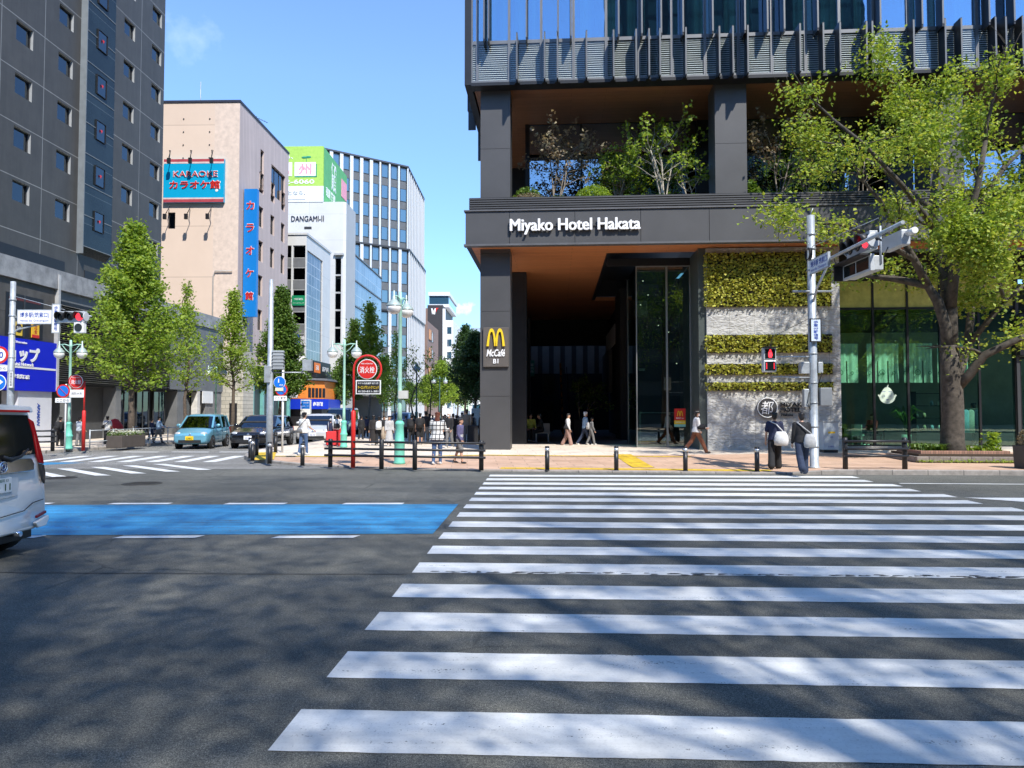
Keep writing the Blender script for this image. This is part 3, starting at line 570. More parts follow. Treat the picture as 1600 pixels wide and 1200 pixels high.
# ------------------------------------------------ tower
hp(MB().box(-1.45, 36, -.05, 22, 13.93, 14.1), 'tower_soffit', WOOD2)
hp(MB().box(-1.60, 36, 1.6, 22, 17.4, 33).box(-1.6, 36, 6, 22, 14.15, 17.4), 'tower_core', HPAN2)
hp(MB().box(-1.75, -1.5, -.5, 22, 13.86, 33).box(-1.5, 36, -.5, -.02, 13.82, 13.93), 'tower_edge', HPAN2)
edges = [-1.5, -1.28] + [-.08 + 1.205 * k for k in range(0, 20)]
SPG_ = glass('spandrel_glass', (.90, .92, .92), .03, .02, (.85, .9, .92), .05); SLAT = pm('louver_slat', (.66, .68, .67), .5, .1, .06); SLATB = pm('louver_back', (.035, .037, .04), .7)
lp = None
for i, (a, b_) in enumerate(zip(edges[:-1], edges[1:])):
    wd_ = b_ - a
    if abs(wd_ - 1.205) < .01 and lp:
        o = inst(lp, hotel, (a - lp_a, 0, 0)); pn = inst(lp_g, hotel, (a - lp_a, 0, 0))
        for s_ in (lp, lp_g):
            for ch in list(s_.children):
                c = ch.copy(); COL.objects.link(c); c.parent = o if s_ is lp else pn
        continue
    fr_ = MB().box(a, a + .05, -.47, -.30, 13.95, 15.47).box(b_ - .05, b_, -.47, -.30, 13.95, 15.47).box(a + .05, b_ - .05, -.47, -.3, 13.95, 14.02).box(a + .05, b_ - .05, -.47, -.3, 15.40, 15.47)
    o = fr_.build('louver_panel', MULD, hotel); m = MB()
    for k in range(17): m.add([(a + .05, -.44, 14.04 + k * .08), (b_ - .05, -.44, 14.04 + k * .08), (b_ - .05, -.40, 14.095 + k * .08), (a + .05, -.40, 14.095 + k * .08)], [(0, 1, 2, 3)])
    m.box(a + .05, b_ - .05, -.385, -.35, 14.02, 15.4, 1); m.build('slats', [SLAT, SLATB], o); MB().box(a + .05, b_ - .05, -.462, -.452, 14.02, 15.4).build('pane', SPG_, o)
    g_ = MB().box(a, a + .045, -.47, -.35, 15.47, 20.5).box(b_ - .045, b_, -.47, -.35, 15.47, 20.5).box(a + .045, b_ - .045, -.47, -.35, 15.47, 15.53).build('tower_window', MULD, hotel)
    MB().box(a + .045, b_ - .045, -.42, -.40, 15.53, 20.5).build('pane', TWG, g_)
    if abs(wd_ - 1.205) < .01: lp, lp_g, lp_a = o, g_, a
hp(MB().box(-1.5, 24, -.46, 1.6, 20.5, 33), 'upper_storeys', TWG)
# curtains behind the tower glass
V = []; Fq = []
nn = 600
for j in range(nn + 1):
    x = -1.4 + 24 * j / nn; y = .35 + .045 * math.sin(j * .9) + .03 * math.sin(j * 2.1 + 1); V += [(x, y, 15.5), (x, y, 20.4)]
for j in range(nn):
    if (j % 100) < 62: i = j * 2; Fq.append((i, i + 2, i + 3, i + 1))
arr_mesh('curtain', V, Fq, CURT, hotel, True); hp(MB().box(-1.5, 36, -.35, 1.6, 15.42, 15.5), 'tower_floor', DGREY)
lowf = [808, 851, 871, 916, 958, 993, 1013, 1030, 1070, 1122, 1143, 1166, 1247, 1283, 1309, 1350, 1359, 1423, 1472, 1497, 1550, 1566, 1592]
upf = [757, 764, 823, 872, 892, 966, 1002, 1032, 1066, 1112, 1162, 1197, 1223, 1275, 1372, 1437, 1469, 1541, 1580]
def upx(px, v, z=15):
    d = ray(px, 60); c_, s_ = math.cos(-HR), math.sin(-HR); t = (v + HO[1] * c_) / (d.x * s_ + d.y * c_); X, Y = d.x * t, d.y * t; return X * c_ - (Y - HO[1]) * s_
FIN = pm('fin_black', (.03, .031, .034), .35, .4, .1); FINE_ = pm('fin_edge_silver', (.13, .135, .14), .4, .4, .05)
fl = MB().box(-.028, .028, -.44, 0, 0, 1.78).box(-.029, .029, -.455, -.44, .03, 1.75, 1).box(-.09, .09, -.2, .02, 0, .06).build('fin', [FIN, FINE_], hotel); fu = MB().box(-.028, .028, -.44, 0, 0, 5.2).box(-.029, .029, -.455, -.44, .1, 5.1, 1).build('fin', [FIN, FINE_], hotel)
lows = [upx(p, -.7) for p in lowf] + [20 + .9 * k for k in range(5)]; ups = [upx(p, -.7) for p in upf] + [20.3 + 1.1 * k for k in range(4)]
for i, u in enumerate(lows):
    (inst(fl, hotel, (u, -.48, 13.80)) if i else setattr(fl, 'location', (u, -.48, 13.80)))
for i, u in enumerate(ups):
    (inst(fu, hotel, (u, -.48, 15.28)) if i else setattr(fu, 'location', (u, -.48, 15.28)))
# fins of the side wall, hanging below the soffit line
for k in range(16):
    hp(MB().box(-1.78 - .0 - .28 * ((k * 7) % 3) / 2, -1.74, .6 + k * 1.25, .67 + k * 1.25, 13.35 + .25 * ((k * 5) % 3), 30), 'side_fin', FIN)
hp(MB().box(1.2, 1.35, .5, .6, 9.45, 9.5), 'terrace_drain', DGREY)
# signs carried by the hotel
sg = thing('hotel_sign', 'raised white hotel name lettering on the dark fascia above the entrance', 'sign', hw(2.345, -.70, 8.44), HR)
m = MB(); tg = text_geo('Miyako Hotel Hakata', wd=4.72, ht=.565, depth=.07, bold=0)
for q, (a, b_) in enumerate(((-.02, .006), (.02, -.006), (-.01, -.008), (.01, .008), (0, 0))): m.geo(tg, T(a, -.06 - .0012 * q, -.045 + b_))
m.build('lettering', LWHITE, sg)
MB().box(-2.35, 2.35, .0, .045, -.02, .01).build('mounting_rail', HPAN, sg)
sg = thing('restaurant_sign', 'brown sign with yellow arches on the corner column', 'sign', hw(-.6, -.01, 4.04), HR)
MB().box(-.48, .48, -.09, 0, -.74, .74).build('panel', pm('taupe_panel', (.105, .092, .082), .5), sg, .01)
def arch_m(wd_, ht_, t, y0, y1):
    m = MB(); hw_ = wd_ / 2
    for cx in (-wd_ * .235, wd_ * .235):
        pts = []
        for j in range(25):
            q = -1 + 2 * j / 24; pts.append((cx + q * wd_ * .235 * (1 if abs(q) < 1 else 1), ht_ * (1 - abs(q) ** 2.6), q))
        V = []
        for (x, z, q) in pts:
            out = (abs(q) ** 3) * 1.0
            xo = cx + (x - cx) * (1 + t / wd_ * 1.25); xi = cx + (x - cx) * (1 - t / wd_ * 2.0)
            zo = z; zi = max(0, z - t * (1 - abs(q) ** 1.5) * 1.1)
            V += [(xo, y0, zo), (xi, y0, zi), (xo, y1, zo), (xi, y1, zi)]
        f = []
        for j in range(24):
            a = j * 4; f += [(a, a + 1, a + 5, a + 4), (a + 2, a + 6, a + 7, a + 3), (a, a + 4, a + 6, a + 2), (a + 1, a + 3, a + 7, a + 5)]
        f += [(0, 2, 3, 1), (96, 97, 99, 98)]; m.add(V, f)
    return m
arch_m(.66, .66, .115, -.17, -.10).xf(Matrix.Translation((0, 0, .03))).build('arches', YEL, sg)
MB().geo(text_geo('McCafé', wd=.70, ht=.27, depth=.03, bold=.02, ital=.25), T(0, -.11, -.22)).geo(text_geo('B1', ht=.17, depth=.02, bold=.02), T(0, -.11, -.53)).build('lettering', LWHITE, sg)
sg = thing('window_poster', 'red poster with yellow arches and a yellow green foot on the entrance glass', 'poster', hw(6.53, 1.93, 1.32), HR)
MB().box(-.22, .22, -.01, .01, -.05, .42).box(-.22, .22, -.01, .01, -.2, -.05, 1).box(-.22, .22, -.01, .01, -.3, -.2, 2).build('panel', [RED, YEL, pm('poster_green', (.25, .55, .45), .5)], sg)
arch_m(.22, .21, .04, -.02, -.012).xf(Matrix.Translation((0, 0, .12))).build('arches', YEL, sg); MB().geo(text_geo('喫煙可 B1', wd=.30, depth=.002), T(0, -.012, .04)).geo(text_geo('営業時間 6:30', wd=.34, depth=.002), T(0, -.012, -.12)).build('lettering', LWHITE, sg)
# hotel emblem and name on the stone wall
sg = thing('hotel_emblem', 'round emblem beside raised hotel name on the pale stone wall', 'sign', hw(9.4, .25, 1.77), HR)
MB().disc((0, -.09, 0), .37, (0, -1, 0), .10, 40).build('disc', pm('emblem_grey', (.06, .06, .062), .4), sg)
MB().ring((0, -.145, 0), .355, .016, 'Y', 40).geo(text_geo('都', wd=.47, ht=.48, depth=.015, bold=.0, ital=.15), T(0, -.145, 0)).build('mark', LWHITE, sg)
MB().geo(text_geo('MIYAKO', wd=.99, ht=.15, depth=.05, bold=.012), T(.98, -.07, .12)).geo(text_geo('HOTEL', wd=.74, ht=.15, depth=.05, bold=.012), T(.855, -.07, -.08)).geo(text_geo('Hakata', wd=.42, ht=.10, depth=.04, ital=.2, bold=.01), T(.72, -.07, -.26)).build('lettering', INK, sg)
# ================================================================ buildings along the side street
SR = R(-1.29)
WGL = glass('dark_window_glass', (.10, .12, .14), .07, .01, (.8, .9, 1), .15)
BGL, _t, _b = nmat('blue_window_glass'); _b.inputs['Base Color'].default_value = (.03, .09, .14, 1); _b.inputs['Roughness'].default_value = .03; _b.inputs['Metallic'].default_value = 0; _b.inputs['Specular IOR Level'].default_value = 1; _b.inputs['Coat Weight'].default_value = 1; _b.inputs['Coat IOR'].default_value = 2.3
bump(_t, _b, noise(_t, coord(_t), .6, 2), .05, .02)
FRM = pm('window_frame_dark', (.045, .045, .048), .45, .2); FRW = pm('window_frame_pale', (.50, .50, .49), .5, .1)
def bld(name, label, cat, X, Y, rz=SR, group=None): return thing(name, label, cat, (X, Y, 0), rz, group)
def face(parent, loc, rz, L, z0, z1, holes, depth, mats, name='wall', mihole=0):
    xs = sorted({0, L} | {h[0] for h in holes} | {h[1] for h in holes}); zs = sorted({z0, z1} | {h[2] for h in holes} | {h[3] for h in holes}); m = MB()
    for a, b in zip(xs[:-1], xs[1:]):
        for c, d in zip(zs[:-1], zs[1:]):
            mx, mz = (a + b) / 2, (c + d) / 2
            if any(h[0] < mx < h[1] and h[2] < mz < h[3] for h in holes): continue
            m.add([(a, 0, c), (b, 0, c), (b, 0, d), (a, 0, d)], [(0, 1, 2, 3)])
    for (a, b, c, d) in holes:
        D = depth
        m.add([(a, 0, c), (a, 0, d), (a, D, d), (a, D, c)], [(0, 3, 2, 1)], mihole); m.add([(b, 0, c), (b, 0, d), (b, D, d), (b, D, c)], [(0, 1, 2, 3)], mihole)
        m.add([(a, 0, d), (b, 0, d), (b, D, d), (a, D, d)], [(0, 1, 2, 3)], mihole); m.add([(a, 0, c), (b, 0, c), (b, D, c), (a, D, c)], [(0, 3, 2, 1)], mihole)
    o = m.build(name, mats, parent); o.location = loc; o.rotation_euler = (0, 0, rz); return o
_wp = {}
def window(parent, loc, rz, w_, h_, glassm=None, frame=None, bars=(1, 0), name='window', fr=.05, blind=None):
    glassm = glassm or WGL; frame = frame or FRM; k = (round(w_, 2), round(h_, 2), glassm.name, frame.name, bars, name, blind)
    if k not in _wp:
        m = MB().box(-w_ / 2, -w_ / 2 + fr, -.03, .05, 0, h_).box(w_ / 2 - fr, w_ / 2, -.03, .05, 0, h_).box(-w_ / 2 + fr, w_ / 2 - fr, -.03, .05, 0, fr).box(-w_ / 2 + fr, w_ / 2 - fr, -.03, .05, h_ - fr, h_)
        for i in range(1, bars[0] + 0): x = -w_ / 2 + w_ * i / bars[0]; m.box(x - fr / 2, x + fr / 2, -.025, .045, fr, h_ - fr)
        for i in range(1, bars[1] + 0): z = h_ * i / bars[1]; m.box(-w_ / 2 + fr, w_ / 2 - fr, -.024, .044, z - fr / 2, z + fr / 2)
        o = m.build(name, frame, parent); p = MB().box(-w_ / 2 + fr, w_ / 2 - fr, .01, .03, fr, h_ - fr).build('pane', glassm, o)
        if blind:
            b_ = MB()
            if blind == 'lace':
                n_ = 6
                for j in range(n_): x0 = -w_ / 2 + .08 + (w_ - .16) * j / n_; wd = (w_ - .16) / n_; b_.add([(x0, .06, .08), (x0 + wd, .06, .08), (x0 + wd * .5, .06, .08 + h_ * .22)], [(0, 1, 2)])
                b_.box(-w_ / 2 + .06, w_ / 2 - .06, .075, .08, .08, h_ - .06, 1)
            b_.build('lace_curtain', [pm('lace_white', (.7, .68, .6), .8), pm('grey_net', (.10, .10, .105), .8)], o)
        o.location = loc; o.rotation_euler = (0, 0, rz); _wp[k] = o; return o
    s = _wp[k]; o = inst(s, parent, loc, rz)
    for ch in list(s.children): c = ch.copy(); COL.objects.link(c); c.parent = o
    return o
ST = R(90)
# ---- dark tower with podium
DK = gridmat('dark_tile_wall', (.086, .084, .080), (.30, .30, .29), 2.8, 2.45, .022, (R(90), 0, 0), .55, .05, 0, .15, nsc=1.2, nvar=.1, nz2=2.5)
_b1 = DK.node_tree; 
B1 = bld('dark_tower', 'tall dark grey tiled tower with small square windows above a wider podium', 'building', -22.62, 28)
cols = [1.3, 4.25, 7.15, 12.75, 15.75]; zc = [11.65 + 2.45 * k for k in range(14)]
hol = [(c - .55, c + .55, z - .47, z + .47) for c in cols for z in zc]; L1 = 16.7
def shift(o, dz):  # align the joints with the floors
    return o
face(B1, (0, 0, 0), ST, L1, 8.0, 46, hol, .22, [DK, pm('sunlit_reveal', (.36, .37, .37), .6)], 'wall', 1)  # reveals painted pale to carry the sunlight on the jambs
MB().box(-20, -.25, .02, L1 - .02, 0, 45.9).box(-20, -.05, L1 - .25, L1 - .001, 8.4, 46).box(-20, 0, .0, .02, 0, 46).build('core', pm('tower_core_grey', (.07, .073, .078), .7), B1)
for c in cols[1:] if True else cols:
    for z in zc[:9]: window(B1, (-.16, c, z - .47), ST, 1.1, .94, WGL, FRM, (1, 0), blind='lace')
STRIPG = gridmat('strip_panel_glass', (.020, .032, .038), (.13, .16, .17), 1.25, 1.62, .012, (R(90), 0, 0), .16, .2, 0, .2, nsc=.7, nvar=.25, spec=.3)
m = MB(); m.box(0, .32, 8.35, 10.8, 10.15, 46); m.add([(0, 8.35, 9.75), (0, 10.8, 9.75), (.32, 10.8, 10.15), (.32, 8.35, 10.15)], [(0, 1, 2, 3)]); m.box(0, .34, 8.30, 8.35, 9.75, 46, 1)
for k in range(22): m.box(.0, .345, 8.35, 10.8, 10.15 + 1.62 * k - .02, 10.15 + 1.62 * k + .02, 1)
m.build('glass_strip', [STRIPG, pm('strip_trim', (.20, .22, .23), .5)], B1)
for z in zc[:9]:
    o = window(B1, (.36, 9.6, z - .5), ST, .85, 1.05, WGL, INK, (1, 0), 'strip_window', fr=.025, blind='none'); 
    MB().prism([(-.09, .62), (.09, .62), (0, .45)], -.045, -.035).build('rescue_mark', emit('rescue_red', (.9, .05, .05), .25), o)
# podium
PDK = gridmat('podium_board', (.115, .108, .10), (.05, .048, .045), .28, 6, .012, (R(90), 0, 0), .6, .18, 0, .4, nsc=2, nvar=.2, nz2=2)
PC = pm('podium_panel_grey', (.155, .16, .165), .55, 0, .18, 1.2); COP = pm('podium_coping', (.30, .305, .31), .6, 0, .35, 2)
MB().box(-18, .45, -3, 24.9, 3.0, 8.1).build('podium', PC, B1)
MB().box(-18, .62, -3, 25.1, 8.1, 8.42).box(.44, .62, -3, 25.1, 7.5, 8.1).build('coping', COP, B1)
MB().box(-.2, .02, 2.2, 7.4, 8.45, 9.1).box(-.2, .02, 9.0, 15, 8.45, 9.0).build('slot_window', INK, B1)
MB().box(.452, .50, -3, 6.0, 4.9, 7.5).build('board_cladding', PDK, B1)
MB().box(.45, .66, 6.05, 6.2, 2.6, 8.2).build('white_mullion', FRW, B1)
LV = pm('grey_louver', (.30, .295, .28), .55, .2, .1); m = MB()
for k in range(36): z = 3.15 + k * .105; m.add([(.46, 6.35, z), (.46, 17, z), (.60, 17, z - .06), (.60, 6.35, z - .06)], [(0, 1, 2, 3), (3, 2, 1, 0)])
m.box(.451, .46, 6.3, 17, 3, 7.0, 1); m.build('louver_screen', [LV, INK], B1)
m = MB().box(.452, .52, 17, 24.9, 3, 7.5); m.build('wall_panel', PC, B1)
MB().box(-1.4, -1.3, -3, 24.9, 0, 3).box(-18, -1.4, 24.7, 24.9, 0, 3).box(-1.4, .4, -3, 25, 2.9, 3.0).build('shop_recess', DARKIN, B1)
for y0_, w_ in ((7, .5), (11.3, .5), (18.2, .9), (22.2, 2.6)): MB().box(-1.3, .46, y0_, y0_ + w_, 0, 3.0).build('pier', PC if w_ < 2 else pm('cracked_render', (.2, .195, .185), .8, 0, .3, 2), B1)
for y0_ in (12.2, 14.2, 16.1, 19.6, 21): window(B1, (.05, y0_ + .6, .25), ST, 1.4, 2.6, WGL, FRM, (2, 0), 'shop_window')
MB().box(-1.0, .5, 20.9, 21.3, .12, 5.4).build('white_column', pm('weathered_white', (.62, .6, .56), .8, 0, .2, 3), B1); MB().box(.5, .56, 21.6, 23.2, 2.15, 3.0).build('white_board', WHITE, B1)
# signs on the podium
def at_b1(x, y, z): return Matrix.Translation((-22.62, 28, 0)) @ Matrix.Rotation(SR, 4, 'Z') @ Vector((x, y, z))
sg = thing('shop_sign', 'wide bright blue shop sign with white lettering on the dark podium', 'sign', at_b1(.46, 1.5, 2.55), SR + ST)
MB().box(-4.5, 4.55, -.16, 0, 0, 2.32).build('panel', pm('vivid_blue', (.004, .012, .58), .35, 0, .03), sg)
MB().box(-4.5, 4.5, -.172, -.16, 1.0, 1.09).geo(text_geo('携帯ショップ', ht=.72, depth=.02, bold=.045), T(1.25, -.18, 1.62)).geo(text_geo('Chintai Network', ht=.16, depth=.02, bold=.01), T(1.6, -.18, .87) if False else T(2.2, -.18, 1.18)).geo(text_geo('博多筑紫口店', ht=.2, depth=.02, bold=.02), T(2.1, -.18, .62)).geo(text_geo('賃貸 Reservation', ht=.13, depth=.02), T(2.0, -.18, 2.16)).build('lettering', LWHITE, sg)
for i, (yy, bg_, fg, lab) in enumerate(((3.55, (.82, .55, .05), (.05, .02, .02), 'yellow poster with a dark round badge in the podium window'), (4.65, (.85, .50, .03), (.65, .03, .02), 'yellow poster with red foot beside the badge poster'))):
    sg = thing('wall_poster', lab, 'poster', at_b1(.52, yy, 5.0), SR + ST)
    m = MB().box(-.24, .24, -.04, 0, 0, .85).box(-.24, .24, -.05, -.04, .62, .85, 1)
    if i == 0: m.disc((0, -.045, .33), .19, (0, -1, 0), .02, 24, 1).geo(text_geo('500', wd=.28, depth=.003, bold=.01), T(0, -.06, .33), 2)
    else: m.box(-.24, .24, -.05, -.04, 0, .14, 3).geo(text_geo('定食', wd=.22, ht=.42, vertical=True, depth=.003), T(0, -.045, .38), 3)
    m.build('panel', [pm('poster_yellow_%d' % i, bg_, .5), pm('poster_dark', (.02, .015, .03), .5), LWHITE, RED], sg)
sg = thing('window_frame_board', 'dark framed board behind the yellow posters on the podium', 'board', at_b1(.49, 4.0, 4.95), SR + ST); MB().box(-1.2, 1.2, -.02, 0, 0, 1.9).box(-1.0, 1.0, -.03, -.02, 1.62, 1.72, 1).box(-.1, .0, -.035, -.02, 0, 1.9, 2).build('panel', [INK, pm('dull_red', (.12, .03, .03), .6), FRM], sg)
sg = thing('shop_pillar_sign', 'white pillar sign with blue vertical lettering below the blue shop sign', 'sign', at_b1(.0, 4.7, .12), SR + ST)
MB().box(-1.0, 1.25, -.5, .3, 0, 2.42).build('panel', pm('pillar_white', (.66, .68, .74), .5, 0, .03), sg); MB().geo(text_geo('APAMAN', wd=1.05, ht=.2, depth=.01, bold=.02, ital=.2), Matrix.Translation((.35, -.51, 1.35)) @ Matrix.Rotation(R(90), 4, 'Y')).build('lettering', SIGNBLUE, sg)
# ---- karaoke building
KW = gridmat('cream_panel_wall', (.74, .59, .48), (.54, .43, .35), 20, 4.05, .03, (R(90), 0, 0), .7, .02, 0, .1, nsc=.5, nvar=.03); KS = gridmat('pink_ribbed_wall', (.60, .49, .45), (.44, .35, .32), .30, 30, .035, (R(90), 0, 0), .7, .06, 0, .4, nsc=.6, nvar=.05)
B2 = bld('karaoke_building', 'cream eight storey building with blue karaoke signs and a blank side wall', 'building', -21.6, 55.6)
kh = []
for k in range(6): z = 5.5 + 2.95 * k; kh += [(4.2, 5.2, z, z + 1.75), (6.9, 7.9, z, z + 1.75), (9.6, 10.6, z, z + 1.75), (1.2, 2.0, z, z + 1.75)]
kh = [h for h in kh if not (h[0] < 2 and h[2] > 16)]
kh += [(4.4, 5.2, 20.6, 24.0), (7.0, 10.6, 20.9, 23.6)]
face(B2, (0, 0, 0), ST, 11.5, 0, 26.1, kh, .25, [KS])
face(B2, (-2, 0, 0), 0, 2.0, 0, 26.1, [], .1, [pm('pale_ribbed_corner', (.70, .57, .48), .7)], 'corner_wall')
face(B2, (-12, 0, 0), 0, 10, 0, 26.1, [(6.35, 6.95, 16.0, 17.3)], .2, [KW])
MB().box(-12, -.3, .25, 11.5, 0, 26).build('core', DARKIN, B2)
MB().box(-7.5, .06, -.06, 11.55, 26.1, 26.28).box(-12, -7.5, -.06, 11.5, 25.35, 25.5).build('parapet', pm('parapet_navy', (.03, .035, .06), .5), B2)
MB().box(-7.4, -.05, .05, 11.4, 26.0, 26.12).build('roof', DGREY, B2)
window(B2, (-5.35, .18, 16.0), 0, .6, 1.3, WGL, FRM)
for h in kh:
    if h[3] - h[2] < 2: window(B2, (-.2, (h[0] + h[1]) / 2, h[2]), ST, h[1] - h[0], 1.75, WGL, FRM, (1, 2))
    else: window(B2, (-.2, (h[0] + h[1]) / 2, h[2]), ST, h[1] - h[0], h[3] - h[2], WGL, FRM, (1, 3) if h[1] - h[0] < 1 else (3, 0), 'stair_window')
m = MB()
for i in range(3):
    for k in range(4): m.ell((-6.6 + 2.1 * i, -.02, 24.8 - 1.05 * k), .06, 6, 4)
m.build('wall_bolts', FRM, B2)
MB().tube([(-4.6, 3, 26.1), (-4.6, 3, 29.2)], .03, 6).build('antenna_mast', GALV, B2)
m = MB().tube([(-1.0, 6, 26.1), (-1.0, 6, 27.5)], .025, 6); m.tube([(-1.5, 6, 27.6), (0, 6, 26.9)], .02, 5)
for k in range(6): m.tube([(-1.4 + .24 * k, 5.7, 27.55 - .112 * k), (-1.4 + .24 * k, 6.3, 27.55 - .112 * k)], .012, 4)
m.build('tv_antenna', FRM, B2)
m = MB().tube([(-1.9, -.12, .2), (-1.9, -.12, 12.2), (-1.75, -.12, 12.6), (-.4, -.12, 12.6)], .05, 6); m.build('drain_pipe', pm('pale_pipe', (.45, .43, .4), .6), B2)
CT = gridmat('cream_split_tile', (.56, .53, .45), (.30, .29, .25), .6, .3, .02, (R(90), 0, 0), .8, .12, .5, .4)
MB().box(-3.2, .75, -.5, 1.6, 0, 6.3).build('tiled_base', CT, B2); MB().box(-.3, .3, -.52, -.49, .1, 2.2).build('service_door', INK, B2)
MB().box(-.4, .3, 1.6, 11.5, 0, 4.3).build('shop_front', pm('shop_front_dark', (.03, .035, .04), .4), B2)
for k in range(5): MB().box(.3, .55, 2.0 + 2.2 * k, 2.3 + 2.2 * k, 0, 4.2).build('teal_pier', pm('teal_glass_pier', (.16, .42, .40), .3), B2)
MB().box(.3, .8, 1.6, 11.5, 4.2, 4.6).build('canopy', PC, B2)
def at_b2(x, y, z): return Matrix.Translation((-21.6, 55.6, 0)) @ Matrix.Rotation(SR, 4, 'Z') @ Vector((x, y, z))
sg = thing('karaoke_billboard', 'wide cyan karaoke billboard with lamps on the cream side wall', 'billboard', at_b2(-3.5, -.02, 19.75), SR)
CY = pm('sign_cyan', (.0, .36, .62), .4, 0, .03); MAR = pm('maroon_band', (.42, .06, .08), .5)
MB().box(-2.4, 2.4, -.25, 0, -1.72, 1.72).box(-2.4, 2.4, -.26, -.25, 1.5, 1.72, 1).box(-2.4, 2.4, -.26, -.25, -1.72, -1.48, 1).box(-2.4, 2.4, -.262, -.25, 1.36, 1.5, 2).box(-2.4, 2.4, -.262, -.25, -1.48, -1.36, 2).build('panel', [CY, MAR, pm('pale_pink', (.7, .55, .52), .5)], sg)
MB().geo(text_geo('KARAOKE', wd=3.55, ht=.50, depth=.04, bold=.02), T(.15, -.27, .52)).disc((1.85, -.26, -.78), .12, (0, -1, 0), .02, 14).build('latin_lettering', LWHITE, sg)
MB().geo(text_geo('KARAOKE', wd=3.47, ht=.43, depth=.04, bold=-.012), T(.15, -.30, .52)).geo(text_geo('カラオケ館', wd=4.0, ht=.66, depth=.04, bold=.015), T(.1, -.29, -.33)).build('red_lettering', RED, sg)
MB().geo(text_geo('カラオケ館', wd=4.1, ht=.72, depth=.02, bold=.022), T(.1, -.265, -.33)).build('lettering_outline', LWHITE, sg)
for i in range(3):
    for s_ in (1, -1):
        x = -1.75 + 1.68 * i; o = MB().tube([(x - .3, 0, s_ * 2.25), (x - .1, -.5, s_ * 2.33), (x + .15, -.8, s_ * 2.2), (x + .1 - .2 * (s_ < 0), -.95, s_ * (1.6 if s_ > 0 else 2.9))], .03, 6); o.obox((x + .1 - .25 * (s_ < 0), -.95, 1.35 if s_ > 0 else -3.05), (.24, .16, .42)); o.build('lamp', INK, sg)
sg = thing('karaoke_banner', 'tall narrow blue karaoke sign with red letters down the street corner', 'sign', at_b2(.0, 1.0, 14.2), SR)
MB().box(.1, 1.15, -.2, .2, -5.1, 5.2).build('panel', pm('sign_azure', (.005, .20, .60), .4, 0, .03), sg); MB().tube([(0, 0, 4), (.2, 0, 4)], .05).tube([(0, 0, -4), (.2, 0, -4)], .05).build('bracket', FRM, sg)
m = MB(); m_o = MB()
for i, ch in enumerate('カラオケ館'): m.geo(text_geo(ch, wd=.62, ht=.66, depth=.03, bold=.012), T(.62, -.23, 3.85 - 1.82 * i)); m_o.geo(text_geo(ch, wd=.69, ht=.73, depth=.01, bold=.022), T(.62, -.208, 3.85 - 1.82 * i))
m_o.build('lettering_outline', LWHITE, sg); m.build('lettering', RED, sg)
# ---- corner building with bay windows
WB = gridmat('white_panel_wall', (.66, .66, .64), (.45, .45, .44), 6, 3.2, .015, (R(90), 0, 0), .55, .02, 0, .1, nsc=.6, nvar=.05)
B3 = bld('bay_window_building', 'white corner building with grey bay windows and orange and blue shop fronts at its foot', 'building', -20.4, 70)
face(B3, (-4, 0, 0), 0, 4, 0, 19.1, [(1.95, 2.5, 7, 18), (2.65, 3.9, 7, 18)], .2, [WB])
fl_ = [7.0, 9.2, 11.4, 13.6, 15.8]
for i, z in enumerate(fl_):
    window(B3, (-1.78, .12, z + .95), 0, .55, 1.25, WGL, FRW); window(B3, (-.72, .12, z + .95), 0, 1.25, 1.25, WGL, FRW)
    MB().box(-2.05, -1.5, .1, .16, z, z + .95).box(-1.35, -.1, .1, .16, z, z + .95).build('spandrel', PC, B3)
SPG = gridmat('bay_glass_panels', (.13, .155, .19), (.45, .46, .47), .9, 1.1, .05, (R(90), 0, 0), .08, .35, 0, .2, nsc=.35, nvar=.3, spec=1)
face(B3, (0, 0, 0), ST, 8.5, 0, 19.1, [(.3, 5.6, 5.6, 17.6)], .3, [WB]); o = face(B3, (-.12, .3, 0), ST, 5.3, 5.6, 17.6, [], .1, [SPG], 'bay_glazing')
MB().box(-12, -.35, .35, 8.4, 0, 19).build('core', DARKIN, B3); MB().box(-12, .1, -.1, 8.6, 19.05, 19.25).build('parapet', WB, B3)
MB().box(-1.4, -.1, -.03, .1, 12.0, 13.0).geo(text_geo('つがはら', wd=.9, depth=.004, bold=.02), T(-.75, -.035, 12.65), 1).geo(text_geo('ペインクリニック', wd=1.1, depth=.004), T(-.75, -.035, 12.25), 1).build('window_sign', [pm('clinic_green', (.0, .22, .09), .5), LWHITE], B3)
MB().box(-1.4, -.1, -.03, .1, 8.0, 9.1).box(-.95, -.6, -.04, -.03, 8.0, 9.1, 1).geo(text_geo('の', wd=.25, depth=.004, bold=.03), T(-.77, -.045, 8.75), 2).geo(text_geo('睡眠', ht=.9, vertical=True, depth=.004), T(-.3, -.035, 8.55), 2).geo(text_geo('快適', ht=.9, vertical=True, depth=.004), T(-1.2, -.035, 8.55), 2).build('window_sign', [INK, pm('strip_blue', (.01, .06, .5), .5), LWHITE], B3)
sg = thing('wall_poster', 'white poster of a man in a dark suit on the corner building', 'poster', (-21.3, 69.85, 4.6), SR)
MB().box(-1.5, .85, -.02, .02, -.3, 2.3).build('panel', LWHITE, sg)
MB().prism([(-.5, -.2), (.5, -.2), (.62, .7), (.45, 1.25), (.1, 1.4), (-.3, 1.3), (-.55, .8)], -.03, -.021).ell((-.08, -.026, 1.95), (.2, .01, .18), 12, 8).build('suit_figure', pm('suit_navy', (.012, .014, .025), .7), sg); MB().ell((-.12, -.035, 1.75), (.16, .01, .22), 12, 8).prism([(-.2, 1.3), (.02, 1.3), (-.05, .75)], -.04, -.031).build('face', pm('print_skin', (.72, .4, .33), .6), sg)
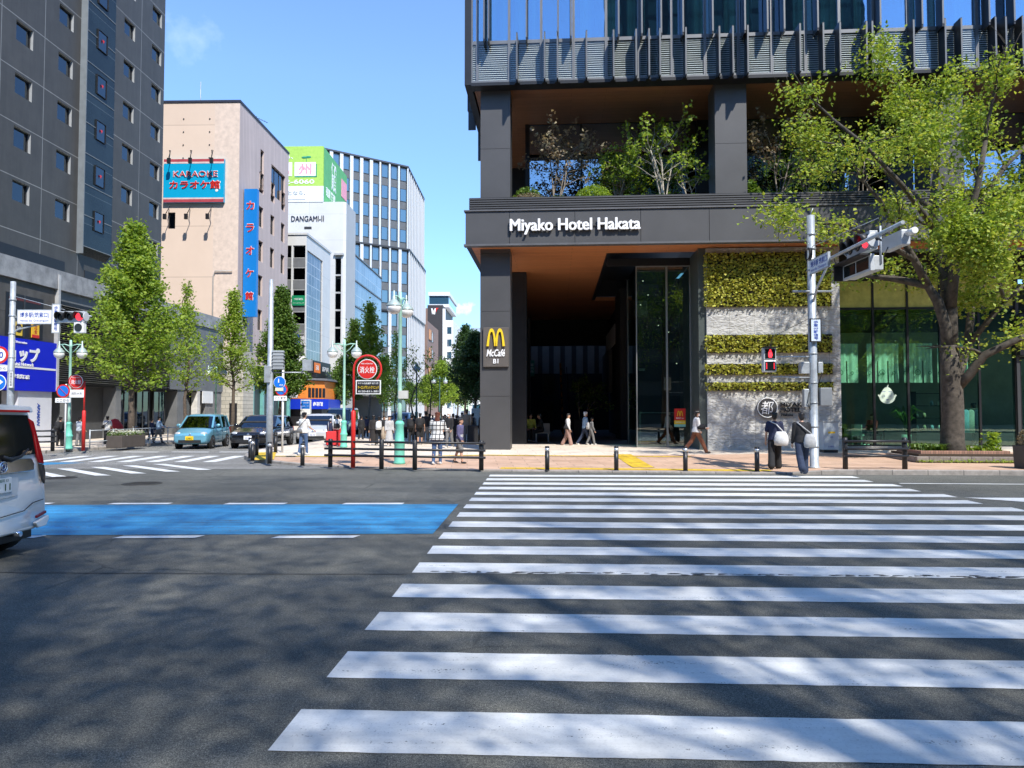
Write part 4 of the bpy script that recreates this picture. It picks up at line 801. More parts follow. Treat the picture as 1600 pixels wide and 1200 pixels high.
MB().box(.1, .9, .5, 7, 4.9, 5.3).box(.0, .7, .4, 6.5, 5.3, 6.6).build('sign_band', INK, B3)
MB().box(.71, .74, .6, 2.6, 5.4, 6.4).build('orange_sign', pm('sign_orange', (.85, .20, .02), .5, 0, .05), B3); m = MB().geo(text_geo('居酒屋 個室', wd=2.2, ht=.5, depth=.01, bold=.02), Matrix.Translation((.72, 4.5, 5.9)) @ Matrix.Rotation(ST, 4, 'Z')); m.geo(text_geo('酒場', wd=.9, ht=.5, depth=.01, bold=.02), Matrix.Translation((.75, 1.5, 5.9)) @ Matrix.Rotation(ST, 4, 'Z')); m.build('lettering', LWHITE, B3)
OR = pm('shop_orange', (.80, .24, .035), .5, 0, .05); BL2 = pm('shop_blue', (.004, .03, .46), .45, 0, .04)
cs = thing('corner_shop', 'orange and blue fronted corner shop under a grey canopy', 'shop', (-20.4, 69.6, 0), SR)
MB().extr([(-2.2, -1.5), (.8, -1.5), (2.2, .4), (2.2, 5), (-2.2, 5)], 4.55, 4.75).build('canopy', PC, cs)
MB().extr([(-2.4, -1.2), (.6, -1.2), (1.9, .5), (1.9, 4.8), (-2.4, 4.8)], 2.75, 4.5).build('orange_storey', OR, cs)
MB().extr([(-2.7, -1.5), (.8, -1.5), (2.3, .5), (2.3, 5), (-2.7, 5)], 1.75, 2.72).build('blue_band', BL2, cs); MB().extr([(-2.4, -1.0), (.5, -1.0), (1.6, .6), (1.6, 4.8), (-2.4, 4.8)], 0, 1.75).build('shop_interior', INK, cs)
m = MB().box(-1.3, .2, -1.23, -1.2, 3.6, 4.3, 1).box(-.9, -.2, -1.23, -1.2, 2.85, 3.35, 1); m.geo(text_geo('館', ht=.4, depth=.01), T(-.55, -1.24, 3.1), 0); 
for k in range(5): m.xf(Matrix.Identity(4)); m.obox((.85 + .25 * k, -.92 + .33 * k, 3.35), (.3, .05, .9), R(52), 0)
m.geo(text_geo('焼 肉', wd=.9, ht=.45, depth=.01), T(-.55, -1.235, 3.95), 0); m.build('shop_signs', [INK, LWHITE], cs)
MB().geo(text_geo('吉野家', wd=1.1, ht=.42, depth=.02, bold=.02) if False else text_geo('赤羽館', wd=1.15, ht=.4, depth=.02, bold=.02), Matrix.Translation((1.55, -.52, 2.25)) @ Matrix.Rotation(R(53), 4, 'Z')).build('lettering', LWHITE, cs)
# ---- white tower with rooftop billboard
B4 = bld('white_tower', 'plain white tower with its name in dark letters below a green rooftop billboard', 'building', -20.3, 86)
face(B4, (-10.5, 0, 0), 0, 10.2, 0, 27.1, [(9.25, 9.98, 9.6, 20.4)], .3, [WB]); MB().extr([(-.3, 0), (0, .3), (0, 4.9), (-10.5, 4.9), (-10.5, .35), (-.3, .35)], 0, 27.1).build('wall', WB, B4)
m = MB()
for k in range(5): MB().box(-1.23, -.55, .2, .3, 9.65 + 2.15 * k, 11.55 + 2.15 * k).build('stair_window', WGL, B4); MB().box(-1.25, -.52, .16, .32, 11.55 + 2.15 * k, 11.75 + 2.15 * k).build('transom', FRW, B4)
MB().box(-1.35, -.2, -.3, .3, 20.5, 20.75).build('stair_hood', FRW, B4)
MB().geo(text_geo('DANGAMI-Ⅱ', wd=4.0, ht=.72, depth=.06, bold=.0), T(-4.7, -.05, 25.05)).build('lettering', pm('lettering_navy', (.008, .012, .04), .5), B4); MB().box(-5.1, -4.2, -.03, 0, 23.75, 24.05).build('vent', FRM, B4)
sg = thing('rooftop_billboard', 'lime green rooftop billboard with pink letters on the white tower', 'billboard', (-23.1, 86, 27.1), SR)
LIME = gridmat('billboard_lime', (.44, .70, .12), (.36, .6, .1), 2.4, 12, .01, (R(90), 0, 0), .6, .05, 0, .05); GR2 = pm('billboard_green', (.12, .42, .14), .6, 0, .1, 1)
MB().box(-9, 0, 0, .25, 1.95, 6.9).box(-9, 0, .0, .25, .0, 1.95, 1).box(-.25, .01, .25, 11.2, 0.2, 6.85, 2).box(-8.9, -.3, .3, 11, 0, 6.6, 3).build('panel', [LIME, WHITE, GR2, DGREY], sg)
PK = pm('billboard_pink', (.85, .35, .42), .6); DGN = pm('billboard_dark_green', (.02, .28, .16), .6)
MB().box(-5.9, -3.85, -.03, 0, 3.2, 4.9).box(-3.55, -.95, -.03, 0, 3.2, 4.9).box(-.9, -.8, -.02, 0, 3.05, 4.7, 1).box(-3.5, -.8, -.02, 0, 3.05, 3.2, 1).build('letter_card', [LWHITE, DGN], sg)
MB().geo(text_geo('九', wd=1.5, ht=1.35, depth=.02, bold=.05), T(-4.9, -.045, 4.05)).geo(text_geo('州', wd=1.6, ht=1.35, depth=.02, bold=.02), T(-2.25, -.045, 4.05)).build('lettering', PK, sg)
MB().geo(text_geo('2-6060', wd=3.6, ht=.55, depth=.02, bold=.02), T(-2.9, -.02, 2.5)).geo(text_geo('なら、', wd=1.7, ht=.55, depth=.02, bold=.02), T(-4.6, -.02, 5.6)).build('pale_lettering', LWHITE, sg); MB().geo(text_geo('ことなら、', wd=2.8, ht=.5, depth=.02), T(-3.6, -.02, 1.1)).box(-7, -2.2, -.02, 0, .25, .32).build('grey_lettering', pm('grey_ink', (.3, .35, .36), .6), sg)
MB().ell((-2.35, -.03, 5.5), (.35, .02, .13), 10, 6).ell((-1.85, -.03, 5.55), (.35, .02, .13), 10, 6).box(-2.12, -2.07, -.03, 0, 5.0, 5.5).build('sprout_mark', DGN, sg)
mm = MB().geo(text_geo('賃貸', ht=3.6, wd=2.2, depth=.02, bold=.02), Matrix.Translation((.03, 4.6, 4.4)) @ Matrix.Rotation(ST, 4, 'Z')).geo(text_geo('売買 管理', wd=4.2, ht=1.2, depth=.02, bold=.02), Matrix.Translation((.03, 3.2, 1.7)) @ Matrix.Rotation(ST, 4, 'Z')); mm.build('side_lettering', LWHITE, sg); MB().box(.012, .05, 8.3, 11, 3.2, 5.6).build('pink_panel', PK, sg)
# ---- glass fronted building
B5 = bld('glass_front_building', 'low pale blue glass fronted building beside the white tower', 'building', -20.95, 91)
GF = gridmat('pale_blue_glazing', (.18, .26, .33), (.42, .47, .5), 1.35, 3.4, .05, (R(90), 0, 0), .08, .22, 0, .15, nsc=.25, nvar=.2, spec=1)
o = face(B5, (0, .9, 0), ST, 19, 4, 22.2, [], .1, [GF], 'glazing'); MB().box(-12, -.02, .9, 20, 0, 22.1).build('core', DGREY, B5)
MB().box(-1.2, .1, 0, .9, 0, 21.6).build('brick_pier', gridmat('pale_yellow_tile', (.60, .54, .38), (.4, .36, .26), .3, .1, .01, (R(90), 0, 0), .8, .08), B5); m = MB()
for k in range(6): m.box(-.02, .14, .9, 20, 5.2 + 3.4 * k, 5.36 + 3.4 * k)
m.build('floor_trim', pm('slate_trim', (.12, .16, .19), .5), B5); MB().box(0, 3.2, 2, 18, 4.4, 4.7).box(0, 3.0, 2, 18, 3.5, 3.7).build('canopy', PC, B5); MB().box(-.02, .2, .9, 20, 0, 3.5).build('shop_front', DARKIN, B5)
# ---- tall building with white vertical fins
A_ = Vector((-34.5, 125.9)); C_ = Vector((-20.2, 136)); D_ = Vector((-19.7, 157)); B6 = thing('finned_tower', 'tall faceted office tower with white vertical fins and blue windows', 'building', (C_.x, C_.y, 0), 0)
d1 = (C_ - A_); Lf = d1.length; a1 = math.atan2(d1.y, d1.x); d2 = (D_ - C_); L2 = d2.length; a2 = math.atan2(d2.y, d2.x); FINW = pm('fin_white', (.62, .63, .64), .5, .1, .05); SPN = pm('spandrel_grey', (.11, .115, .12), .5)
tiers = [(32.6, 48.5, 0.0, 4), (20.6, 32.3, .35, 3), (0, 20.3, .15, 5)]
BGL2 = BGL; nb = 9; bw = Lf / nb
lin = lambda s, off=0: (A_ - C_) + d1.normalized() * s + Vector((math.sin(a1), -math.cos(a1))) * off
ly2 = lambda s, off=0: d2.normalized() * s + Vector((math.sin(a2), -math.cos(a2))) * off
n1_ = Vector((math.sin(a1), -math.cos(a1))); n2_ = Vector((math.sin(a2), -math.cos(a2))); crn = lambda o_: (n1_ + n2_) * o_ / (1 + n1_.dot(n2_))
for ti, (z0, z1, off, nf) in enumerate(tiers):
    fh = (z1 - z0) / nf; p = lin(0, off - .25); q = ly2(0, off - .25)
    MB().extr([lin(0, off - .3), crn(off - .3), ly2(L2, off - .3), (-16, 30)], z0, z1).build('storey_core', SPN, B6)
    for b_ in range(nb):
        for f_ in range(nf):
            p = lin((b_ + .5) * bw + .2, off - .25); window(B6, (p.x, p.y, z0 + f_ * fh + fh * .32), a1, bw - .55, fh * .62, BGL2, FRM, (1, 0), fr=.06)
        p = lin(b_ * bw, off); w_ = .62 if (b_ + ti) % 9 < 6 else .32
        o = MB().box(-.1, w_ - .1, -.12, .4, 0, z1 - z0).build('fin', FINW, B6); o.location = (p.x, p.y, z0); o.rotation_euler = (0, 0, a1)
    n2 = 11
    for k in range(n2 + 1):
        p = ly2(L2 * k / n2, off); o = MB().box(-.05, .34, -.14, .1, 0, z1 - z0).build('fin', FINW, B6); o.location = (p.x, p.y, z0); o.rotation_euler = (0, 0, a2)
    o = MB().box(0, L2, .05, .15, 0, z1 - z0).build('fin_backing', pm('fin_backing', (.16, .17, .18), .5), B6); p = ly2(0, off); o.location = (p.x, p.y, z0); o.rotation_euler = (0, 0, a2)
    m = MB().extr([lin(0, off + .2), crn(off + .2), ly2(L2, off + .2), (-16, 30)], z1, z1 + .3); m.build('storey_band', FRM if ti else pm('roof_trim_dark', (.05, .055, .07), .5), B6)
# ---- farther buildings
B7 = thing('brown_building', 'brown corner building with orange window panels beyond the finned tower', 'building', (-23.0, 166, 0), SR)
BR = pm('brown_wall', (.25, .165, .135), .75, 0, .06); face(B7, (-6, 0, 0), 0, 9.2, 0, 25.5, [], .2, [BR]); face(B7, (3.2, 0, 0), ST, 20, 0, 22.5, [], .2, [BR]); MB().box(-6, 3.1, .1, 20, 0, 22.4).build('core', BR, B7)
for k in range(4):
    window(B7, (3.22, 6, 5 + 4.4 * k), ST, 8, 2.6, WGL, FRM, (3, 0)); MB().box(3.2, 3.4, 2.2, 5.5, 5.2 + 4.4 * k, 7.6 + 4.4 * k).build('orange_panel', pm('orange_panel', (.62, .30, .14), .6), B7)
B8 = thing('emblem_tower', 'dark fronted tower with a white side and a small winged emblem far down the street', 'building', (-19.6, 188, 0), SR)
MB().box(-2.9, 1.2, 0, 25, 0, 29.5).build('wall', pm('charcoal_wall', (.045, .042, .045), .5), B8); MB().box(1.2, 3.9, .6, 25, 0, 25.5).box(1.2, 1.9, -.2, .6, 0, 28.5).build('white_side', WHITE, B8); MB().box(-3.1, 2.4, 4, 25, 29.5, 30.3).box(-3.0, 2.3, 4.2, 24, 30.3, 32.6, 1).box(-3.2, 2.6, 3.8, 25, 32.6, 33.6).build('roof_storey', [WHITE, BGL], B8)
for k in range(7): window(B8, (2.9, .58, 2 + 3.3 * k), 0, 1.2, 1.9, BGL, FRW)
MB().prism([(-1.9, 28.6), (-1.5, 28.6), (-1.2, 27.8), (-.95, 28.6), (-.6, 28.6), (-.85, 27.0), (-1.25, 27.0), (-1.4, 27.4), (-1.6, 26.9)], -.1, 0).build('emblem', LWHITE, B8); MB().prism([(-.7, 28.7), (.1, 28.7), (-.35, 28.2), (-.6, 27.5)], -.1, 0).build('emblem_wing', RED, B8)
B9 = thing('far_office', 'pale blue grey office block closing the view far down the street', 'building', (-14, 240, 0), SR)
face(B9, (0, 0, 0), 0, 24, 0, 29.5, [], .2, [pm('blue_grey_wall', (.38, .45, .52), .7)]); MB().box(0, 24, .1, 20, 0, 29.4).build('core', pm('blue_grey_wall', (.38, .45, .52), .7), B9)  # the wall itself is pale blue grey
for k in range(6):
    for j in range(6): window(B9, (2.2 + 3.9 * j, -.02, 4 + 4.1 * k), 0, 3.2, 1.9, BGL, FRW)
B10 = thing('far_office', 'white low block behind the street trees far down the street', 'building', (-12.6, 215, 0), SR); MB().box(0, 11, 0, 18, 0, 9).build('wall', WHITE, B10)
for k in range(2):
    for j in range(3): window(B10, (1.8 + 3.4 * j, -.03, 1.5 + 3.6 * k), 0, 2.4, 1.7, BGL, FRW)
# ---- office tower across the road behind the viewpoint, seen in the glass
B11 = thing('opposite_tower', 'dark green tinted tower mirrored in the hotel glass', 'building', (4, -62, 0), 0)
MB().box(0, 40, -18, 0, 0, 78).build('wall', gridmat('mirrored_facade', (.045, .085, .08), (.02, .03, .03), 3.2, 3.4, .5, (R(90), 0, 0), .5, .3, 0, .1), B11)

for i, (x, w_, h_, c_, lab) in enumerate(((-60, 30, 23, (.20, .19, .17), 'unseen brown office block, added on the near side to darken the glass reflections'), (-28, 32.5, 24, (.12, .13, .14), 'unseen grey office block, added on the near side to darken the glass reflections'), (0, 27, 22, (.20, .19, .18), 'unseen pale office block, added on the near side to darken the glass reflections'), (26, 33, 24, (.07, .08, .085), 'unseen dark office block, added on the near side to darken the glass reflections'), (58, 60, 22, (.16, .15, .14), 'unseen wide office block, added on the near side to darken the glass reflections'))):  # blocks added out of view so the glass mirrors darker surroundings
    r = thing('added_office_block', lab, 'building', (x, -22 - .06 * x, 0), 0); MB().box(0, w_, -12, 0, 0, h_).build('wall', pm('near_wall_%d' % i, tuple(k * .55 for k in c_), .8), r)
    for q in range(6):
        o = MB().box(.8, w_ - .8, 0, .06, 1.2 + 3.6 * q, 3.2 + 3.6 * q).build('window_band', pm('dim_window', (.03, .04, .045), .5), r)
# ================================================================ street furniture
def on(px, py, z=None):
    p = gp(px, py, .12)
    for _ in range(3): p = gp(px, py, zpav(p.x, p.y) if z is None else z)
    return p
def ht(px, py, Y): return yp(px, py, Y).z
# ---- bollards
bp = None
def bollard(px, py, label, band=True, h=.66):
    global bp
    p = on(px, py)
    if bp is None or not band:
        r = thing('bollard', label, 'bollard', p, 0, 'black bollards along the kerb')
        MB().lathe([(.062, 0), (.062, h - .14), (.06, h - .14)], n=18).lathe([(.062, h - .05), (.062, h - .012), (.05, h), (0.001, h + .004)], n=18).build('post', BLACK, r)
        if band: MB().lathe([(.0615, h - .141), (.0615, h - .049)], n=18).build('reflective_band', SILV, r)
        else: MB().lathe([(.061, h - .141), (.061, h - .049)], n=18).build('collar', BLACK, r)
        MB().lathe([(.075, 0), (.075, .012), (.062, .016)], n=18).build('base_ring', DGREY, r)
        if band: bp = r
        return r
    return dup(bp, p, 0, label, 'black bollards along the kerb')
bollard(472.5, 728, 'bollard directly in front of the man in white tee and jeans')
bollard(855, 735, 'bollard on the kerb nearest the corner column of the hotel')
bollard(963, 735, 'bollard beside the slanted yellow tactile strip before the passage')
bollard(1071, 736, 'bollard at the crossing before the woman in brown trousers')
bollard(1183, 737, 'bollard beside the man in navy tee with the white tote')
bollard(391, 716, 'banded bollard at the far left of the corner group'); bollard(394.5, 720.5, 'shorter banded bollard in front of the leftmost one of the corner group'); bollard(421, 725, 'banded bollard right of the tall grey pole on the corner')
bollard(401, 712, 'plain black bollard of the corner group, left of the tall grey pole', False, .72); bollard(430.5, 707, 'plain black bollard between grey pole and thin white pole', False, .72)
# ---- black three rail guard fences
def guard(name, pts, label, cat, ends=.14, h=.80):
    P = [on(*p) for p in pts]; o = P[0]; r = thing(name, label, cat, o)
    a, b = P[0] - o, P[-1] - o; d = (b - a).normalized()
    for p in P:
        q = p - o; MB().lathe([(.065, 0), (.065, h), (.05, h + .015), (0.001, h + .018)], n=14).xf(Matrix.Translation(q)).build('post', BLACK, r)
    for k, z in enumerate((.74, .54, .35)):
        off = Vector((d.y, -d.x, 0)) * .085
        MB().tube([a - d * ends + off + Vector((0, 0, z)), b + d * ends + off + Vector((0, 0, z))], .032, 8).build('rail', BLACK, r)
        m = MB()
        for p in P: m.tube([p - o + Vector((0, 0, z)), p - o + off + Vector((0, 0, z))], .014, 6)
        m.build('rail_bolts', BLACK, r)
    return r
guard('guard_rail', [(516, 730), (596, 733), (648, 734), (752, 735)], 'long black three rail guard fence at the corner with four posts', 'railing')
guard('guard_rail', [(1321, 733), (1414, 733)], 'short black three rail guard fence beside the tree bed', 'railing', ends=.06, h=.82)
guard('guard_rail', [(40, 706), (82, 705)], 'black guard rail beside the white van in front of the pillar sign', 'railing')
# ---- pale pipe fence along the left kerb
pf = [(140, 702), (177, 699), (208, 697), (234, 694.5), (262, 693), (300, 690.5), (345, 688), (388, 684)]
PP = [on(x, y, .12) for x, y in pf]; r = thing('pipe_fence', 'low grey pipe fence along the far left kerb behind the flower box', 'fence', PP[0])
for p in PP: MB().tube([p - PP[0], p - PP[0] + Vector((0, 0, .78))], .026, 8).build('post', GALV, r)
for z in (.74, .3): MB().tube([p - PP[0] + Vector((0, 0, z)) for p in PP], .02, 6).build('rail', GALV, r)
# ---- verdigris twin globe lamps
def lamp(base, H, gr, go, ax, label, detail=True, col=TEALP, basecol=TEAL):
    r = thing('street_lamp', label, 'street lamp', base, ax, 'twin globe street lamps')
    k = H / 5.0
    MB().lathe([(.17 * k, 0), (.17 * k, .06), (.15 * k, .10), (.15 * k, .55 * k), (.17 * k, .58 * k), (.17 * k, .63 * k), (.135 * k, .68 * k), (.115 * k, 1.1 * k), (.135 * k, 1.14 * k), (.135 * k, 1.18 * k), (.09 * k, 1.24 * k)], n=18).build('base', basecol, r)
    MB().lathe([(.075 * k, 1.2 * k), (.062 * k, 1.6 * k), (.055 * k, H - .3), (.07 * k, H - .28), (.07 * k, H - .2), (.05, H - .18), (.045, H - .02), (.001, H)], n=14).build('pole', col, r)
    z = H - .34
    for s_ in (-1, 1):
        am = MB().tube([(0, 0, z + .08), (s_ * go * .5, 0, z + .16), (s_ * go, 0, z + .14)], .022, 8); am.tube([(0, 0, z - .22), (s_ * go * .45, 0, z - .05), (s_ * go * .75, 0, z + .13)], .014, 6); am.build('arm', col, r)
        hd = MB().lathe([(.001, z + .30), (.03, z + .28), (.03, z + .12), (.05, z + .10), (.05, z + .04), (gr * .55, z - .02), (gr * .95, z - .12), (gr * 1.03, z - .15), (gr * 1.03, z - .19), (gr * .9, z - .20)], (s_ * go, 0, 0), 16).build('lamp_hood', pm('lamp_hood_grey', (.36, .44, .42), .45, .2), r)
        MB().lathe([(gr, z - .185), (gr * .98, z - .26), (gr * .82, z - .34), (gr * .5, z - .40), (.001, z - .425)], (s_ * go, 0, 0), 18).build('globe', LAMPW, hd)
    return r
b = on(624, 725); lamp(b, ht(624, 455, b.y) - b.z, .22, .44, R(74), 'largest verdigris twin globe lamp, just behind the corner guard fence')
MB_ = MB().box(-.14, .14, -.09, .09, 1.62, 1.86); o = tag(MB_.xf(Matrix.Translation(b + Vector((.12, -.06, .35)))).build('lamp_switch_box', pm('box_cream', (.5, .5, .46), .6)), 'small cream box strapped on the largest lamp post', 'box')
b = on(107, 702, .12); lamp(b, ht(107, 531, b.y) - b.z, .20, .46, 0, 'verdigris twin globe lamp at the left crossing beside the red hydrant pole')
b = on(537, 699); lamp(b, ht(537, 530, b.y) - b.z, .21, .48, 0, 'verdigris twin globe lamp behind the corner, left of the round red hydrant sign')
P_ = yp(337, 640, 45.5); b = Vector((P_.x, 45.5, .12)); lamp(b, ht(337, 570, 45.5) - .12, .2, .5, 0, 'twin globe lamp among the roadside trees behind the pale blue car')
for (px, py, Y, go, lab) in ((731, 606, 88, .55, 'small twin lamp before the dark tree far down the street'), (687, 588, 72, .6, 'twin lamp above the crowd far down the street'), (651, 566, 60, .1, 'lamp seen end on beside the finned tower'), (708, 632, 120, .5, 'tiniest twin lamp at the far end of the street')):
    p = yp(px, py, Y); lamp(Vector((p.x, Y, .14)), p.z - .14, .24, go, 0, lab, col=pm('lamp_dark_green', (.10, .2, .17), .5), basecol=pm('lamp_dark_green', (.10, .2, .17), .5))
# ---- traffic signals
LENSR = emit('signal_red_lit', (1, .03, .05), 1.3); LENSD = pm('signal_lens_dark', (.025, .03, .03), .2, 0, .3, 9)
def signal_head(name, parent, M, size, lit=2, hood=True):
    s_ = size; h = MB().box(-1.62 * s_, 1.62 * s_, 0, .55 * s_, -.62 * s_, .62 * s_); h.tube([(-1.62 * s_, .275 * s_, 0), (-1.72 * s_, .275 * s_, 0)], .5 * s_, 12).tube([(1.62 * s_, .275 * s_, 0), (1.72 * s_, .275 * s_, 0)], .5 * s_, 12)
    o = h.build(name, pm('signal_housing', (.50, .52, .53), .42, .1), parent, .01); o.matrix_local = M
    for i in range(3):
        x = (i - 1) * 1.08 * s_
        MB().lathe([(.43 * s_, 0), (.40 * s_, .06 * s_), (.2 * s_, .12 * s_), (.001, .14 * s_)], n=20).xf(Matrix.Translation((x, 0, 0)) @ Matrix.Rotation(R(90), 4, 'X')).build('lens', LENSR if i == lit else LENSD, o)
        if hood:
            V = []; n = 14
            for j in range(n + 1):
                th = math.pi * (-.12 + 1.24 * j / n)
                for (y, rr) in ((0, .5), (-.75 * (1 - .45 * abs(j / n - .5) * 2), .47)): V.append((x + rr * s_ * math.cos(th), y * s_, rr * s_ * math.sin(th)))
            hm = MB(); hm.add(V, [(2 * j, 2 * j + 1, 2 * j + 3, 2 * j + 2) for j in range(n)], 0, True); ho = hm.build('visor', [pm('visor_black', (.015, .015, .016), .5)], o)
            so = ho.modifiers.new('thick', 'SOLIDIFY'); so.thickness = .008
    return o
# right pole
b = on(1272.5, 731); RP = b; Ht = ht(1268, 337, b.y) - b.z
r = thing('signal_pole', 'tall galvanised traffic signal pole with arm and boxes by the pale stone wall', 'signal pole', b)
MB().lathe([(.15, 0), (.15, .03), (.118, .04), (.115, 2.2), (.105, Ht), (.001, Ht + .02)], n=18).build('pole', GALV, r)
m = MB()
for z in (.55, 1.1, 1.75, 2.3, 3.1, 3.9, 4.75, 5.4, 6.0, 6.4): MB().lathe([(.118, z), (.128, z + .005), (.128, z + .045), (.118, z + .05)], n=16).build('clamp', pm('clamp_grey', (.3, .32, .33), .45, .4), r)
m = MB().tube([(0, 0, 5.55 - b.z), (0, -1.0, 5.62 - b.z), (0, -4.6, 5.66 - b.z)], .045, 8); m.tube([(0, 0, 4.55 - b.z), (0, -.35, 5.0 - b.z), (0, -1.1, 5.55 - b.z)], .032, 8); m.tube([(0, 0, 6.2 - b.z), (0, -3.6, 6.02 - b.z)], .010, 5); m.build('arm', GALV, r)
m = MB().tube([(-.55, -.05, 4.95 - b.z), (.55, -.05, 4.95 - b.z)], .03, 8); m.build('cross_bar', pm('clamp_grey', (.3, .32, .33), .45, .4), r)
zz = lambda py: ht(1270, py, b.y) - b.z
MB().box(.14, .46, -.14, .12, zz(634), zz(606)).build('control_box', pm('box_grey', (.22, .235, .25), .5, .2), r, .012); [MB().box(*q).build('junction_box', GALV, r, .01) for q in ((-.36, -.13, -.1, .1, zz(584), zz(566)), (.11, .24, -.1, .05, zz(583), zz(566)), (-.28, -.14, -.08, .08, zz(636), zz(608)))]
MB().tube([(-.11, -.05, zz(640)), (-.2, -.12, zz(630)), (-.13, -.05, zz(606))], .012, 6).tube([(.11, -.05, zz(560)), (.2, -.1, zz(585)), (.12, -.03, zz(602))], .01, 6).tube([(-.1, 0, zz(498)), (-.9, .5, zz(523)), (-1.25, -.1, zz(546))], .008, 5).tube([(.05, 0, zz(470)), (.15, -.1, zz(490)), (-.06, 0, zz(505))], .01, 5).build('cables', RUBBER, r)
m = MB()
for k in range(9): m.ring((-.12 + .01 * k, -.02, zz(398) + .01 * (k % 3)), .15 + .01 * (k % 4), .010, 'X', 16)
m.build('cable_coil', RUBBER, r)
MB().tube([(-.02, .0, zz(337)), (.05, -.05, zz(326))], .012, 5).build('spike', GALV, r)
MB().tube([(0, 0, zz(557)), (-.55, -.15, zz(558)), (-1.2, -.2, zz(559))], .02, 6).tube([(0, 0, zz(590)), (-.6, -.15, zz(590)), (-1.2, -.2, zz(589))], .02, 6).build('bracket_arm', GALV, r)
# things carried by the right pole
def sign_board(name, label, loc, rz, w_, h_, texts, mat=None, edge=GALV, t=.05):
    s_ = thing(name, label, 'sign', loc, rz); MB().box(-w_ / 2, w_ / 2, -t / 2, t / 2, -h_ / 2, h_ / 2).build('panel', mat or LWHITE, s_, .006)
    e = MB(); f = .02
    e.box(-w_ / 2 - f, w_ / 2 + f, -t / 2 - .008, t / 2 + .008, h_ / 2, h_ / 2 + f).box(-w_ / 2 - f, w_ / 2 + f, -t / 2 - .008, t / 2 + .008, -h_ / 2 - f, -h_ / 2).box(-w_ / 2 - f, -w_ / 2, -t / 2 - .008, t / 2 + .008, -h_ / 2, h_ / 2).box(w_ / 2, w_ / 2 + f, -t / 2 - .008, t / 2 + .008, -h_ / 2, h_ / 2); e.build('frame', edge, s_)
    for (tx, kw, x, z, mt) in texts:
        MB().geo(text_geo(tx, depth=.004, **kw), T(x, -t / 2 - .003, z)).build('lettering', mt, s_)
    return s_
PALE = pm('sign_pale_blue', (.62, .70, .78), .35, 0, .05, 4)
sign_board('station_sign', 'station direction sign carried along the arm of the right signal pole', b + Vector((-.05, -.62, 5.60 - b.z)), R(-90), 1.15, .36, [('博多駅 筑紫口', dict(wd=1.0, ht=.17, bold=.008), .02, .055, SIGNBLUE), ('Hakata Sta. Chikushiguchi', dict(wd=.95), .0, -.11, SIGNBLUE)], PALE)
bpy.data.objects
sh = thing('traffic_signal', 'three lens traffic signal with dark screen box at the end of the right pole arm', 'traffic signal', b + Vector((.26, -2.1, 5.75 - b.z)), R(-90))
signal_head('signal_housing', sh, Matrix.Translation((.0, 0, .0)), .36, 2)
MB().extr([(-.68, .05), (.68, .05), (.70, .26), (-.70, .26)], -.74, -.40).box(-.70, .70, -.05, .05, -.76, -.36).build('screen_box', pm('signal_housing', (.50, .52, .53), .42, .1), sh, .01); MB().box(-.62, -.03, -.06, -.045, -.70, -.42).box(.03, .62, -.06, -.045, -.70, -.42).build('screen', pm('screen_black', (.012, .016, .016), .15), sh); MB().box(-.74, .72, -.30, -.05, -.39, -.35).box(-.76, -.71, -.26, .05, -.76, -.36).build('screen_visor', pm('visor_black', (.015, .015, .016), .5), sh)
MB().tube([(-.9, .2, .1), (1.2, .2, .1)], .03, 8).tube([(.7, .2, .3), (.7, .2, -.6)], .025, 8).build('bracket', GALV, sh)
sh = thing('arm_floodlight', 'pale box with a protruding tube at the outer end of the right signal arm', 'signal box', b + Vector((.2, -3.75, 5.45 - b.z)), R(-90))
MB().box(-.42, .42, 0, .2, -.16, .17).build('housing', pm('signal_housing', (.50, .52, .53), .42, .1), sh, .02); MB().tube([(.45, .13, .08), (.72, .13, .08)], .07, 12).build('tube', LAMPW, sh); MB().tube([(-.45, .1, .1), (-.75, .1, .25)], .025, 6).ell((-.78, .1, .26), .05).tube([(-.3, -.02, -.3), (-.1, -.02, -.1)], .01, 5).build('bracket', INK, sh)
sign_board('separation_sign', 'narrow white sign with blue vertical lettering strapped to the right signal pole', b + Vector((.02, -.16, (zz(500) + zz(534)) / 2)), 0, .26, zz(500) - zz(534), [('歩車分離信号', dict(wd=.13, ht=zz(500) - zz(534) - .08, vertical=True, bold=.01), 0, 0, SIGNBLUE)], PALE, BLACK)
ps = thing('pedestrian_signal', 'red lit pedestrian signal on a side bracket of the right pole', 'pedestrian signal', b + Vector((-1.28, -.22, (zz(545) + zz(582)) / 2)), 0)
MB().box(-.175, .175, -.08, .12, .0, .33).box(-.175, .175, -.08, .12, -.33, -.005).build('housing', pm('signal_housing', (.50, .52, .53), .42, .1), ps, .03); MB().box(-.135, .135, -.09, -.078, .04, .29).box(-.135, .135, -.09, -.078, -.29, -.045).build('screen', pm('screen_black', (.012, .016, .016), .15), ps)
MB().ell((0, -.095, .255), (.028, .006, .028), 10, 6).prism([(-.045, .22), (.045, .22), (.055, .12), (.035, .06), (-.035, .06), (-.055, .12)], -.10, -.092).build('walking_figure', LENSR, ps); MB().box(-.105, -.095, -.10, -.092, -.25, -.08).box(.095, .105, -.10, -.092, -.25, -.08).build('countdown_bars', LENSR, ps); MB().box(-.19, .19, -.2, .0, .33, .35).build('visor', BLACK, ps)
